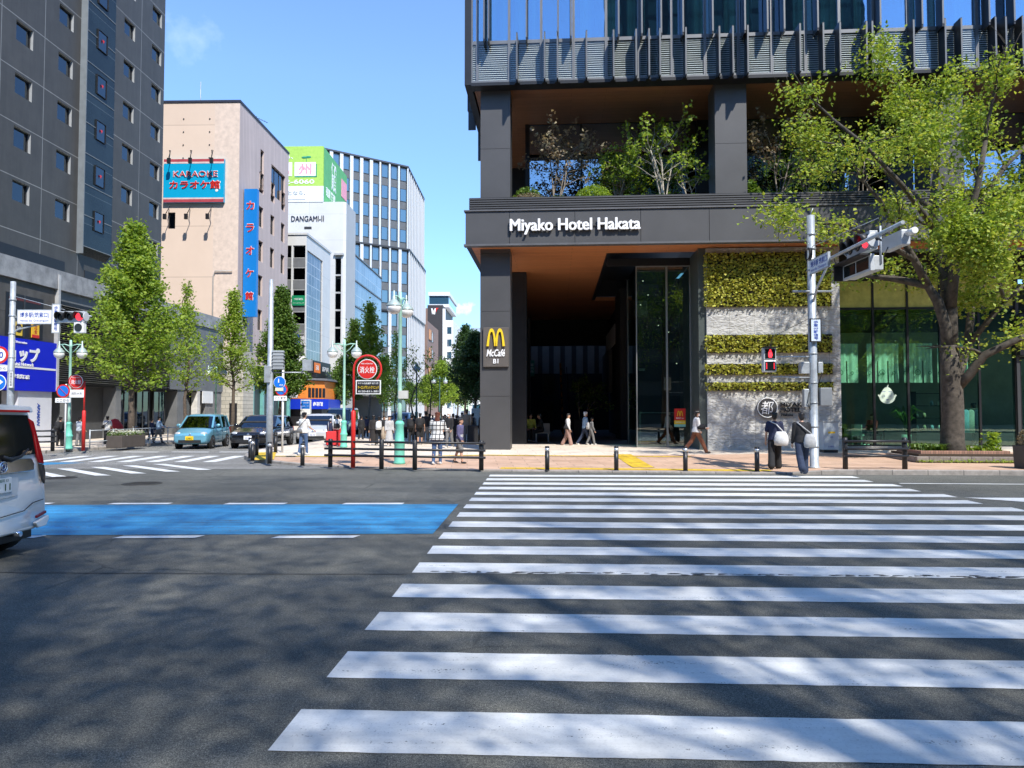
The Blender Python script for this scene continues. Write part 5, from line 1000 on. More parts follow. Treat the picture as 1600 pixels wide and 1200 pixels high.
# utility cabinet behind the pole
c_ = on(1295, 707); r = thing('utility_cabinet', 'pale blue grey utility cabinet with a yellow label behind the signal pole', 'cabinet', c_)
MB().box(-.27, .27, -.2, .2, .10, 1.08).build('body', pm('cabinet_pale', (.50, .57, .62), .4, .1, .08), r, .015); MB().box(-.25, .25, -.17, .18, 0, .10).build('base', BLACK, r); MB().box(-.1, .14, -.205, -.2, .68, .74).build('warning_label', YEL, r); MB().geo(text_geo('E-0843', wd=.2, depth=.003), T(0, -.205, .22)).geo(text_geo('注意', wd=.1, depth=.003), T(.02, -.207, .55)).build('lettering', SIGNBLUE, r); MB().box(-.29, .29, -.22, .22, 1.08, 1.11).build('lid', GALV, r)
# ---- left signal pole
b = on(14, 707, .12); Hl = ht(21, 440, b.y) - b.z
r = thing('signal_pole', 'galvanised traffic signal pole at the left corner behind the white van', 'signal pole', b)
MB().lathe([(.12, 0), (.12, 2), (.09, Hl), (.001, Hl + .01)], n=14).build('pole', GALV, r)
zl = lambda py: ht(14, py, b.y) - b.z; xl = lambda px: (px - 16) / F * b.y
MB().tube([(0, 0, zl(462)), (xl(98), 0, zl(484))], .010, 5).tube([(0, 0, zl(496)), (xl(140), 0, zl(494))], .035, 8).tube([(0, 0, zl(524)), (.2, 0, zl(515)), (xl(62), 0, zl(506))], .03, 8).build('arm', GALV, r)
m = MB()
for py in (470, 495, 523, 560, 585, 620): MB().lathe([(.11, zl(py)), (.12, zl(py) + .01), (.12, zl(py) + .06), (.11, zl(py) + .07)], n=12).build('clamp', GALV, r)
sign_board('station_sign', 'white station direction sign on the arm of the left signal pole', b + Vector(((xl(27) + xl(80)) / 2, -.07, (zl(485) + zl(506)) / 2)), 0, xl(80) - xl(27), zl(485) - zl(506), [('博多駅(筑紫口)', dict(wd=1.08, ht=.22, bold=.008), .0, .055, SIGNBLUE), ('Hakata Sta. Chikushiguchi', dict(wd=1.05), 0, -.15, SIGNBLUE)])
sign_board('separation_sign', 'tall white sign with blue vertical lettering between left station sign and signal', b + Vector(((xl(80) + xl(94)) / 2, -.08, (zl(476) + zl(520)) / 2)), 0, .26, zl(476) - zl(520), [('歩車分離信号', dict(wd=.14, ht=.92, vertical=True, bold=.01), 0, 0, SIGNBLUE)])
sh = thing('traffic_signal', 'red lit three lens traffic signal with arrow lens on the left pole arm', 'traffic signal', b + Vector((xl(112), -.2, zl(496))), R(-6)); signal_head('signal_housing', sh, Matrix.Identity(4), .335, 2)
o = MB().box(-.19, .19, 0, .18, -.2, .2).build('arrow_housing', WHITE, sh, .02); o.location = (xl(126) - xl(112), 0, -.40); MB().disc((0, -.01, 0), .145, (0, -1, 0), .03, 20).build('lens', LENSD, o)
sg = thing('round_sign', 'round red rimmed speed sign on the left signal pole', 'sign', b + Vector((xl(1), -.12, zl(555)))); MB().disc((0, 0, 0), .32, (0, -1, 0), .02, 28).build('rim', RED, sg); MB().disc((0, -.012, 0), .24, (0, -1, 0), .01, 28).geo(text_geo('50', wd=.3, depth=.004, bold=.02), T(0, -.02, 0), 1).build('face', [LWHITE, SIGNBLUE], sg); MB().box(-.3, .3, -.01, .01, -.6, -.4).geo(text_geo('ここから', wd=.5, depth=.003), T(0, -.013, -.5), 1).build('plate', [LWHITE, INK], sg)
sg = thing('round_sign', 'round blue sign low on the left signal pole', 'sign', b + Vector((xl(0), -.12, zl(598)))); MB().disc((0, 0, 0), .3, (0, -1, 0), .02, 28).build('rim', LWHITE, sg); MB().disc((0, -.012, 0), .275, (0, -1, 0), .01, 28).prism([(-.15, -.03), (.05, -.03), (.05, -.1), (.2, .02), (.05, .13), (.05, .05), (-.15, .05)], -.024, -.018, 1).build('face', [BLUE, LWHITE], sg)
MB_ = sign_board('pole_plate', 'narrow white plate with black vertical lettering on the left signal pole', b + Vector((xl(21), -.13, (zl(580) + zl(606)) / 2)), 0, .13, .6, [('登録自転車', dict(wd=.08, ht=.5, vertical=True), 0, 0, INK)])
# ---- round no parking sign on its own thin pole, left
b = on(101, 707, .12); r = thing('parking_sign', 'round blue no parking sign on a thin white pole before the left lamp', 'sign', b); zq = lambda py: ht(97, py, b.y) - b.z
MB().tube([(0, 0, 0), (0, 0, zq(600))], .025, 8).build('pole', WHITE, r)
def noparking(parent, loc, rad, extra=None):
    MB().disc(loc, rad, (0, -1, 0), .015, 28).build('rim', RED, parent); l2 = Vector(loc) + Vector((0, -.011, 0)); MB().disc(l2, rad * .78, (0, -1, 0), .01, 28).build('face', BLUE, parent); MB().bar(l2 + Vector((-rad * .56, -.007, rad * .56)), l2 + Vector((rad * .56, -.007, -rad * .56)), rad * .16, .006).build('slash', RED, parent)
noparking(r, (-.08, -.04, zq(611)), .25); MB().box(-.36, .20, -.05, -.035, zq(629), zq(622)).geo(text_geo('ここから', wd=.46, depth=.003, bold=.01), T(-.08, -.053, zq(625.5)), 1).build('plate', [LWHITE, INK], r)
# ---- hydrant signs
def hydrant(base, tall, ring_c, rr, label, board=None, plate=None):
    r = thing('hydrant_sign', label, 'sign', base)
    H = ring_c[2]; x = ring_c[0]
    MB().lathe([(.065, 0), (.065, H * .57), (.045, H * .58)], n=14).build('post', RED, r)
    pts = [(0, 0, H * .55), (0, 0, H)]
    for j in range(1, 15): th = math.pi - math.pi * 1.28 * j / 14; pts.append((x + x * math.cos(th), 0, H + x * math.sin(th)))
    MB().tube(pts, .032, 8).build('hoop', RED, r)
    MB().disc((x, -.04, H), rr, (0, -1, 0), .02, 32).build('rim', LWHITE, r); MB().disc((x, -.052, H), rr * .93, (0, -1, 0), .012, 32).build('face', RED, r); MB().geo(text_geo('消火栓', wd=rr * 1.5, ht=rr * .66, depth=.006, bold=.008), T(x, -.062, -.02 + H)).geo(text_geo('FIRE HYDRANT', wd=rr * 1.15, depth=.004, bold=.01), T(x, -.062, H + rr * .55)).build('lettering', LWHITE, r)
    if board:
        x0, x1, z0, z1 = board; MB().box(x0, x1, -.05, -.02, z0, z1).build('board_frame', LWHITE, r); f = .03; MB().box(x0 + f, x1 - f, -.056, -.05, z0 + f, z1 - f).build('board', INK, r); w_ = x1 - x0; cx = (x0 + x1) / 2; hh = z1 - z0
        MB().geo(text_geo('ホテル日航福岡 地下1階', wd=w_ * .82, ht=hh * .13, depth=.003, bold=.01), T(cx, -.06, z1 - hh * .23)).geo(text_geo('0120-811-381', wd=w_ * .8, ht=hh * .13, depth=.003, bold=.01), T(cx, -.06, z0 + hh * .2)).build('board_lettering', LWHITE, r); MB().geo(text_geo('サーロングラントクリニック', wd=w_ * .84, ht=hh * .25, depth=.003, bold=.012), T(cx, -.06, z0 + hh * .48)).build('board_headline', YEL, r)
    return r
b = on(551.5, 731); xs = lambda px: (px - 551.5) / F * b.y; zs_ = lambda py: ht(551, py, b.y) - b.z
hydrant(b, 0, (xs(573), 0, zs_(577)), .285, 'red fire hydrant sign with a black advertising board behind the corner guard fence', (xs(555.5), xs(594.5), zs_(616), zs_(594)))
b = on(130, 704, .12); xs = lambda px: (px - 131) / F * b.y; zs_ = lambda py: ht(130, py, b.y) - b.z
o = hydrant(b, 0, (-.30, 0, zs_(596)), .26, 'red fire hydrant sign with a white plate beside the left lamp')
MB().box(-.55, .0, -.05, -.02, zs_(621), zs_(609)).geo(text_geo('消防水利', wd=.42, depth=.003), T(-.27, -.053, zs_(615)), 1).build('plate', [LWHITE, INK], o)
# ---- tall pole on the corner with signal seen from behind
b = on(420.5, 724); r = thing('corner_pole', 'tall plain grey pole on the corner with signals seen from behind', 'signal pole', b); zc_ = lambda py: ht(421, py, b.y) - b.z; xc = lambda px: (px - 421) / F * b.y
MB().lathe([(.10, 0), (.10, 1.5), (.065, zc_(437)), (.001, zc_(436))], n=14).build('pole', GALV, r)
MB().box(xc(414), xc(423), -.15, .1, zc_(598), zc_(572)).box(xc(416), xc(424), -.1, .1, zc_(583), zc_(577)).build('pedestrian_signal_box', GALV, r, .01); m = MB().box(xc(426), xc(442.5), -.1, .02, zc_(578), zc_(548))
for k in range(6): m.box(xc(425), xc(443.5), -.115, .03, zc_(577 - 5.2 * k), zc_(577 - 5.2 * k) + .035)
m.build('signal_back', pm('signal_back_grey', (.36, .38, .39), .5, .2), r, .01); MB().tube([(0, 0, zc_(582)), (xc(474), 0, zc_(582))], .02, 6).tube([(xc(470), 0, zc_(583)), (xc(476), 0, zc_(572)), (xc(480), .1, zc_(575))], .03, 6).box(xc(472), xc(486), -.05, .1, zc_(579), zc_(562)).build('arm', GALV, r)
b = on(441, 706.5); r = thing('cycle_path_sign', 'thin white pole with round blue and no parking signs on the corner', 'sign', b); zc_ = lambda py: ht(441, py, b.y) - b.z
MB().tube([(0, 0, 0), (0, 0, zc_(570))], .04, 8).build('pole', WHITE, r); MB().disc((-.1, -.07, zc_(597.5)), .215, (0, -1, 0), .015, 26).build('rim', LWHITE, r); MB().disc((-.1, -.08, zc_(597.5)), .20, (0, -1, 0), .012, 26).ell((-.13, -.09, zc_(593)), (.022, .006, .022), 8, 6, 1).box(-.15, -.11, -.092, -.088, zc_(598), zc_(594), 1).ring((-.07, -.09, zc_(602)), .025, .006, 'Y', 10, 1).ring((-.0, -.09, zc_(602)), .025, .006, 'Y', 10, 1).build('face', [BLUE, LWHITE], r)
noparking(r, (-.04, -.05, zc_(609)), .225); MB().box(-.25, .04, -.09, -.08, zc_(611), zc_(606)).build('cover_plate', pm('faded_yellow', (.7, .65, .45), .6), r); MB().box(-.30, .16, -.06, -.045, zc_(626), zc_(618.5)).geo(text_geo('ここまで', wd=.38, depth=.003, bold=.01), T(-.07, -.063, zc_(622)), 1).build('plate', [LWHITE, INK], r)
# blue street board standing far behind the white car
p = gp(478, 672, .12); p = yp(478, 660, 52); r = thing('standing_board', 'white standing board with blue top behind the man in white tee', 'sign', (p.x, 52, .12)); MB().box(-.35, .35, -.15, .15, 0, yp(478, 627, 52).z).build('panel', LWHITE, r); z1 = yp(478, 628, 52).z; MB().box(-.31, .31, -.16, -.15, z1 - .62, z1 - .03).geo(text_geo('わの湯', wd=.36, depth=.004), T(.04, -.165, z1 - .18), 1).geo(text_geo('入浴ドーミイ', wd=.5, depth=.004), T(.0, -.165, z1 - .42), 1).build('blue_face', [BLUE, LWHITE], r)
# planters
def planter(base, rz, L, D_, H, label, flowers, n=900, mat=None):
    r = thing('flower_planter', label, 'planter', base, rz); MB().box(-L / 2, L / 2, -D_ / 2, D_ / 2, 0, H).build('box', mat or pm('planter_brown', (.085, .07, .06), .7), r, .02)
    MB().box(-L / 2 + .04, L / 2 - .04, -D_ / 2 + .04, D_ / 2 - .04, H, H + .015).build('soil', pm('soil', (.06, .04, .025), .95, 0, .3, 20), r); leafmesh('flowers', [(random.uniform(-L / 2, L / 2), random.uniform(-D_ / 2, D_ / 2), H + abs(random.gauss(.10, .06))) for _ in range(n)], .05, flowers, r); leafmesh('leaves', [(random.uniform(-L / 2, L / 2), random.uniform(-D_ / 2, D_ / 2), H + random.uniform(0, .14)) for _ in range(n)], .06, LEAF_MID, r); return r
# ================================================================ vegetation
def leaf_mat(name, stops, trans=.35, tcol=(1.3, 1.25, .6), nsc=.7):
    m, t, b = nmat(name); out = t.nodes['Material Output']; ge = t.nodes.new('ShaderNodeNewGeometry')
    n_ = noise(t, coord(t), nsc, 3, .6); a = t.nodes.new('ShaderNodeMath'); a.operation = 'MULTIPLY_ADD'; a.inputs[1].default_value = .62; link(t, ge.outputs['Random Per Island'], a.inputs[0])
    s_ = t.nodes.new('ShaderNodeMath'); s_.operation = 'MULTIPLY'; s_.inputs[1].default_value = .38; link(t, n_, s_.inputs[0]); link(t, s_.outputs[0], a.inputs[2])
    c = ramp(t, stops, a.outputs[0]); link(t, c, b.inputs['Base Color']); b.inputs['Roughness'].default_value = .5; b.inputs['Specular IOR Level'].default_value = .35
    tl = t.nodes.new('ShaderNodeBsdfTranslucent'); link(t, mixc(t, c, tcol, 1, 'MULTIPLY'), tl.inputs[0]); mx = t.nodes.new('ShaderNodeMixShader'); mx.inputs[0].default_value = trans
    link(t, b.outputs[0], mx.inputs[1]); link(t, tl.outputs[0], mx.inputs[2]); link(t, mx.outputs[0], out.inputs[0]); return m
LEAF_FRESH = leaf_mat('ginkgo_leaf', [(.12, (.12, .21, .028)), (.42, (.25, .37, .048)), (.72, (.37, .48, .07)), (.95, (.46, .54, .10))], .45)
LEAF_MID = leaf_mat('green_leaf', [(.15, (.06, .125, .022)), (.5, (.12, .215, .035)), (.9, (.22, .32, .06))])
LEAF_YEL = leaf_mat('young_camphor_leaf', [(.12, (.14, .20, .03)), (.40, (.26, .37, .05)), (.68, (.42, .50, .08)), (.9, (.56, .48, .10)), (1.0, (.52, .32, .09))], .4)
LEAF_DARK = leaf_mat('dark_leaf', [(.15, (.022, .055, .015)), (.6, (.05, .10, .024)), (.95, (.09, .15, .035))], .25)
LEAF_RED = leaf_mat('reddish_leaf', [(.1, (.14, .10, .07)), (.5, (.27, .22, .14)), (.9, (.42, .38, .22))], .3, (1.2, 1, .7)); LEAF_WALL = leaf_mat('wall_leaf', [(.1, (.14, .15, .025)), (.35, (.36, .36, .055)), (.6, (.58, .54, .10)), (.78, (.44, .50, .08)), (.92, (.72, .66, .16)), (1, (.24, .10, .05))], .25, nsc=4.5)
FLOWER = leaf_mat('white_flower', [(.2, (.55, .58, .45)), (.6, (.75, .74, .68)), (.9, (.7, .6, .2))], .2, (1, 1, 1)); BARK = pm('bark_brown', (.105, .08, .06), .9, 0, .4, 9, .8, 30); BARKL = pm('bark_pale', (.24, .20, .155), .9, 0, .45, 7, .8, 25)
def leafmesh(name, pts, size, mat, parent=None, up=.35, jit=.4, drop=0.0):
    P = np.asarray(pts, np.float32).reshape(-1, 3); n = len(P)
    a = rng.normal(size=(n, 3)); a[:, 2] *= .55; a[:, 2] -= drop; a /= np.linalg.norm(a, axis=1, keepdims=True) + 1e-9
    nr = rng.normal(size=(n, 3)); nr[:, 2] += up * 2; b = np.cross(nr, a); b /= np.linalg.norm(b, axis=1, keepdims=True) + 1e-9; c = np.cross(a, b)
    s = size * (1 + jit * rng.uniform(-1, 1, (n, 1))); wv = .36
    base = P - a * s * .5; tip = P + a * s * .5; l = P + b * s * wv + c * s * .12; r_ = P - b * s * wv + c * s * .12
    V = np.stack([base, l, tip, r_], 1).reshape(-1, 3); i = np.arange(n)[:, None] * 4
    Fq = np.concatenate([i, i + 1, i + 2, i + 3], 1); return arr_mesh(name, V, Fq, mat, parent)
def grow(mb, p, d, L, r, depth, tips, spread=.55, up=.2, wig=.12, segs=4, kid=3, ratio=.66, tip_r=.006, n=7, rnd=random):
    pts = [p.copy()]; rs = [r]; q = p.copy(); dd = d.normalized()
    for s in range(segs):
        dd = (dd + Vector((rnd.gauss(0, wig), rnd.gauss(0, wig), rnd.gauss(0, wig) + up * .12))).normalized(); q = q + dd * L / segs; pts.append(q.copy()); rs.append(r * (1 - .42 * (s + 1) / segs))
    if depth == 0: rs[-1] = tip_r
    mb.tube(pts, rs, n if r > .03 else 4)
    if depth <= 1: tips += [x.copy() for x in pts[1:]]
    if depth == 0: return
    for k in range(kid):
        f = 1 if k == 0 else rnd.uniform(.35, .95); i = min(segs, max(1, int(round(f * segs)))); ax = Vector((rnd.gauss(0, 1), rnd.gauss(0, 1), rnd.gauss(0, .5))); ax = (ax - dd * ax.dot(dd)).normalized()
        nd = (dd * math.cos(spread * rnd.uniform(.7, 1.3)) + ax * math.sin(spread * rnd.uniform(.7, 1.3)) + Vector((0, 0, up))).normalized()
        grow(mb, pts[i], nd, L * ratio * rnd.uniform(.8, 1.2), rs[i] * .72, depth - 1, tips, spread, up, wig, segs, kid, ratio, tip_r, n, rnd)
def cluster(tips, per, rad, flat=.7, droop=0): 
    T_ = np.array([tuple(t) for t in tips]); idx = np.repeat(np.arange(len(T_)), per); o = rng.normal(size=(len(idx), 3)) * rad * np.array([1, 1, flat]); o[:, 2] -= droop * np.abs(rng.normal(size=len(idx))); return T_[idx] + o
# ---- conical street trees (ginkgo): a leader with many upswept side branches carrying short spurs
def cone_tree(base, H, Rm, label, leaf, per, lsize, trunk=.14, low=2.0, rot=0, group='roadside trees', dens=1.0, barkm=None, taper=1.0, seed=1, name='ginkgo_tree', cat='tree'):
    rd = random.Random(seed); r = thing(name, label, cat, base, rot, group); mb = MB(); pts = [Vector((rd.gauss(0, .03) * k, rd.gauss(0, .03) * k, H * k / 8)) for k in range(9)]
    mb.tube(pts, [trunk * (1 - .93 * (k / 8) ** .9) for k in range(9)], 10); tips = []
    nb = int(46 * dens * H / 9)
    for i in range(nb):
        f = (i + rd.random()) / nb; z = low + (H - low) * f ** .92 * .985; az = i * 2.399 + rd.gauss(0, .3); k = (1 - f) ** 1.02 * taper + .03
        Lb = Rm * (k * rd.uniform(.72, 1.12) if f > .12 else rd.uniform(.6, .95)); el = R(rd.uniform(12, 38) + 25 * f); d = Vector((math.cos(az) * math.cos(el), math.sin(az) * math.cos(el), math.sin(el)))
        q = Vector((0, 0, z)); bp_ = [q]; ns = 6
        for s in range(ns): d = (d + Vector((rd.gauss(0, .10), rd.gauss(0, .10), rd.gauss(.03, .07)))).normalized(); bp_.append(bp_[-1] + d * Lb / ns)
        mb.tube(bp_, [max(.006, trunk * .33 * (1 - f * .7) * (1 - .85 * s / ns)) for s in range(ns + 1)], 5)
        for s in range(1, ns + 1):
            tips.append(bp_[s])
            if s > 1 and rd.random() < .75 and Lb > .5:
                dd = (d + Vector((rd.gauss(0, .8), rd.gauss(0, .8), rd.gauss(.1, .4)))).normalized(); e = bp_[s] + dd * Lb * .24; mb.tube([bp_[s], e], [.010, .004], 4); tips += [e, (bp_[s] + e) / 2]
    tips += [Vector((0, 0, H * q)) for q in (.9, .94, .97, 1.0)]
    mb.build('trunk', barkm or BARK, r); c = cluster(tips, int(per * 1.45 + .5), lsize * 1.05, .8); leafmesh('crown', c, lsize * .84, leaf, r, .3); return r
def gz(px, Y, z=.12): p = yp(px, 640, Y); return Vector((p.x, Y, z))
Y1 = 31.0; H1 = yp(228, 345, Y1).z - .12
cone_tree(gz(206, Y1), H1 * .98, 3.35, 'largest bright green conical tree, left, behind the flower planter', LEAF_FRESH, 17, .17, .16, 2.2, seed=3, dens=1.5, taper=.9)
# leaning top of the largest tree
cone_tree(gz(290, 40), yp(304, 445, 40).z, 1.7, 'thin conical tree between the largest tree and the twin lamp', LEAF_FRESH, 4, .16, .11, 2.4, seed=5, dens=.85)
cone_tree(gz(363, 43), yp(372, 458, 43).z, 2.6, 'loose yellow green tree left of the tall grey pole', LEAF_FRESH, 6, .17, .13, 2.6, seed=8, dens=1.1, taper=.85)
cone_tree(gz(438, 49), yp(438, 455, 49).z, 2.05, 'dense dark green conical tree right of the tall grey pole', LEAF_MID, 26, .19, .14, 2.2, seed=13, dens=1.6, taper=.95)
cone_tree(gz(577, 47), yp(577, 478, 47).z, 2.3, 'green tree with a pale slim trunk behind the hydrant board', LEAF_FRESH, 9, .18, .08, 2.6, seed=21, dens=1.1, barkm=BARKL, taper=.7)
cone_tree(gz(553, 52), yp(553, 505, 52).z, 1.8, 'small bushy green tree behind the lamp at the round hydrant sign', LEAF_MID, 14, .18, .1, 2.2, seed=22, dens=1.0)
for i, (px, py, Y, n_) in enumerate(((644, 540, 42, 'nearly bare young tree right of the largest lamp'), (672, 545, 52, 'nearly bare young tree before the brown building'), (618, 520, 58, 'sparse young tree behind the largest lamp'))):
    cone_tree(gz(px, Y), yp(px, py, Y).z, 1.75, n_, LEAF_FRESH, 1 if i < 2 else 4, .16, .07, 1.9, seed=30 + i, dens=.9)
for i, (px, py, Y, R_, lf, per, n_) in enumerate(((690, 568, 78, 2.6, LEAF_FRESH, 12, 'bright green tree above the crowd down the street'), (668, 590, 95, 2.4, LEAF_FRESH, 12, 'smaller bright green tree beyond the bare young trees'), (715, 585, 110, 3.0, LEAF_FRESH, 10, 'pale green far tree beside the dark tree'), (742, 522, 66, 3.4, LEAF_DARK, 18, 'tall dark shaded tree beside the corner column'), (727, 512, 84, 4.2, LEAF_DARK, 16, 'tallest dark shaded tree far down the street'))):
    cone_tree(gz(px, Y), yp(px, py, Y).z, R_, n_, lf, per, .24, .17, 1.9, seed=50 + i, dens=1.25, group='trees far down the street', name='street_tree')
for i, (px, py, Y, R_, n_) in enumerate(((600, 560, 92, 2.6, 'small green tree before the foot of the finned tower'), (530, 575, 75, 2.2, 'small green tree beside the corner shop'), (640, 600, 130, 3, 'far green tree at the foot of the finned tower'))): cone_tree(gz(px, Y), yp(px, py, Y).z, R_, n_, LEAF_MID, 11, .25, .14, 2, seed=70 + i, group='trees far down the street', name='street_tree')
# ---- the big tree on the right
def broad_tree(base, label, H, seed, leaf, per, lsize, crad, trunk, limbs, barkm=BARK, depth=3, kid=3, spread=.55, up=.18, crown_f=None, name='street_tree', group=None, droop=.0):
    rd = random.Random(seed); r = thing(name, label, 'tree', base, 0, group); mb = MB(); tips = []
    for (path, rs, L, dpt) in limbs:
        P = [Vector(p) for p in path]; mb.tube(P, rs, 12 if rs[0] > .1 else 8)
        if L:
            d = (P[-1] - P[-2]).normalized(); grow(mb, P[-1], d, L, rs[-1], dpt, tips, spread, up, .12, 4, kid, .68, .006, 7, rd)
            for j in range(max(1, len(P) // 2), len(P) - 1):
                ax = Vector((rd.gauss(0, 1), rd.gauss(0, 1), rd.gauss(.3, .4))).normalized(); grow(mb, P[j], ax, L * .8, rs[j] * .45, max(1, dpt - 1), tips, spread, up, .12, 4, kid, .68, .006, 6, rd)
    mb.build('trunk', barkm, r)
    if crown_f: tips = [t for t in tips if crown_f(t)]
    leafmesh('crown', cluster(tips, per, crad, .75, droop), lsize, leaf, r, .3, drop=.25); return r
tb = gp(1489, 711, .30); TY = tb.y
def tp(px, py, dy=0): p = yp(px, py, TY + dy); return (p.x - tb.x, dy, p.z - tb.z)
limbs = [
 ([(0, 0, -.25), tp(1488, 690), tp(1489, 640), tp(1487, 590), tp(1482, 540)], [.44, .33, .30, .285, .25], 0, 0),
 ([tp(1487, 560), tp(1478, 510), tp(1465, 470), tp(1449, 446), tp(1400, 436, .3), tp(1345, 430, .5)], [.24, .17, .15, .13, .10, .06], .9, 1),
 ([tp(1449, 446), tp(1428, 405, -.3), tp(1408, 370, -.5), tp(1385, 330, -.8)], [.13, .11, .08, .06], 1.5, 2),
 ([tp(1484, 545), tp(1484, 480, .1), tp(1475, 420, .2), tp(1462, 360, .4), tp(1456, 325, .5), tp(1466, 240, .6)], [.24, .20, .16, .13, .11, .07], 1.75, 2),
 ([tp(1485, 480), tp(1493, 400, -.2), tp(1510, 350, -.4), tp(1528, 290, -.6), tp(1540, 220, -.8)], [.17, .14, .11, .09, .06], 1.75, 2),
 ([tp(1486, 600), tp(1500, 575, .4), tp(1512, 540, .9), tp(1518, 480, 1.4), tp(1545, 420, 1.8), tp(1585, 350, 2.2)], [.20, .15, .13, .11, .09, .06], 1.7, 2),
 ([tp(1490, 610), tp(1515, 585, -.3), tp(1538, 555, -.6), tp(1580, 535, -.9), tp(1640, 510, -1.2)], [.18, .14, .12, .10, .07], 1.5, 2),
 ([tp(1456, 325), tp(1420, 300, 1.2), tp(1380, 265, 1.7), tp(1340, 240, 1.9)], [.10, .08, .06, .04], 1.45, 2),
 ([tp(1428, 405, -.3), tp(1370, 372, -.9), tp(1310, 350, -1.1), tp(1262, 348, -1.2)], [.09, .07, .05, .03], .95, 1),
 ([tp(1462, 360), tp(1410, 290, -.8), tp(1350, 225, -1.0), tp(1300, 185, -1.0)], [.10, .07, .05, .035], 1.15, 2),
 ([tp(1510, 350), tp(1570, 260, .5), tp(1620, 210, .9)], [.10, .08, .05], 1.9, 2),
 ([tp(1466, 240, .6), tp(1440, 190, .9), tp(1425, 160, 1.2)], [.07, .05, .04], 1.35, 2),
 ([tp(1512, 540, .9), tp(1570, 470, .8), tp(1630, 420, .5)], [.10, .08, .05], 1.5, 2),
 ([tp(1493, 400, -.2), tp(1490, 350, -1.2), tp(1478, 305, -1.8)], [.08, .06, .04], 1.3, 2),
 ([tp(1510, 350, -.4), tp(1545, 330, -1.3), tp(1580, 310, -1.8)], [.08, .06, .04], 1.4, 2), ([tp(1545, 420, 1.8), tp(1535, 400, .2), tp(1530, 380, -.9)], [.07, .05, .04], 1.3, 2), ([tp(1570, 470, .8), tp(1565, 455, -.4), tp(1560, 440, -1.2)], [.07, .05, .035], 1.2, 2)]
def cf(t):
    p = tb + t; 
    if p.y < 1: return True
    # keep the outline of the crown: not above the eaves, not in front of the lower windows
    px = 800 + p.x / p.y * F; py = 640 - (p.z - CAMH) / p.y * F * .985
    k_ = (26.4 - p.y) / -sv.y; zs = p.z - sv.z * k_; xs_ = p.x - sv.x * k_
    if -.3 < zs < 2.7 and 6.9 < xs_ < 12.2 and random.random() < .62: return False     # thins tips whose shadow would darken the stone wall's foot
    if px < 1405 and random.random() < .45: return False
    if px < 1240 and not (py > 315 and py < 400): return False
    if px < 1300 and py < 130: return False
    if px > 1430 and py < 95: return False
    if py > 480 and px < 1500: return False
    if px < 1390 and py > 435: return False
    return True
# the crown filter shapes the leaves: fits the outline, lets sun onto the stone wall
BT = broad_tree(tb, 'large spreading yellow green street tree with a thick forked trunk on the right', 0, 5, LEAF_YEL, 54, .115, .29, 0, limbs, pm('bark_dark', (.075, .063, .05), .92, 0, .5, 8, .9, 22), 3, 3, .6, .15, cf, 'street_tree', None, .12)
# bed round the tree
def bed():
    c = Vector((tb.x, tb.y, zpav(tb.x, tb.y))); r = thing('tree_bed', 'low brick edged planting bed at the foot of the large tree', 'planting bed', c, R(-4))
    KB = gridmat('edging_stone', (.30, .26, .23), (.12, .1, .09), .6, .3, .015, (R(90), 0, 0), .9, .15, 0, .4, nsc=8, nvar=.25); BRK = gridmat('edging_brick', (.36, .20, .14), (.2, .14, .11), .075, .4, .008, (R(90), 0, 0), .9, .25, 0, .4, nsc=8)
    x0, x1, y0, y1 = -1.55, 1.45, -1.0, 1.0; m = MB(); m.box(x0, x1, y0, y0 + .16, 0, .17).box(x0, x1, y1 - .16, y1, 0, .17).box(x0, x0 + .16, y0 + .16, y1 - .16, 0, .17).box(x1 - .16, x1, y0 + .16, y1 - .16, 0, .17).build('stone_edge', KB, r, .02)
    a = .22; m = MB(); m.box(x0 + a, x1 - a, y0 + a, y0 + a + .1, .1, .33).box(x0 + a, x1 - a, y1 - a - .1, y1 - a, .1, .33).box(x0 + a, x0 + a + .1, y0 + a + .1, y1 - a - .1, .1, .33).box(x1 - a - .1, x1 - a, y0 + a + .1, y1 - a - .1, .1, .33).build('brick_edge', BRK, r, .012)
    MB().box(x0 + .1, x1 - .1, y0 + .1, y1 - .1, .05, .24).build('soil', pm('soil', (.06, .04, .025), .95, 0, .3, 20), r)
    def blades(name, n, sc_, mat, xr, hmul=1):
        V = []; Fq = []
        for i in range(n):
            x = random.uniform(*xr); y = random.uniform(y0 + .35, y1 - .35)
            if x * x + y * y < .3: continue
            for k in range(7):
                az = random.uniform(0, 6.28); L = sc_ * random.uniform(.6, 1.2); d = Vector((math.cos(az), math.sin(az), 0)); s_ = Vector((-d.y, d.x, 0)) * .022; b_ = Vector((x, y, .23)); md = b_ + d * L * .35 + Vector((0, 0, L * .7 * hmul)); e = b_ + d * L * .85 + Vector((0, 0, L * .75 * hmul)); o = len(V); V += [b_ - s_ * .6, b_ + s_ * .6, md + s_, md - s_, e]; Fq += [(o, o + 1, o + 2, o + 3), (o + 3, o + 2, o + 4, o + 4)]
        m = MB(); m.add([tuple(v) for v in V], [tuple(dict.fromkeys(f)) for f in Fq]); m.build(name, mat, r)
    blades('leafy_plants', 46, .34, LEAF_MID, (x0 + .35, -.45)); blades('leafy_plants', 40, .26, LEAF_FRESH, (.35, x1 - .35)); leafmesh('shrub', [(.98 + random.gauss(0, .09), -.35 + random.gauss(0, .09), .25 + random.uniform(0, .62)) for _ in range(420)], .09, LEAF_FRESH, r)
    leafmesh('weeds', [(random.uniform(x0, x1), y0 - .03 + random.gauss(0, .05), .02 + abs(random.gauss(0, .03))) for _ in range(500)], .05, LEAF_FRESH, r)
bed()
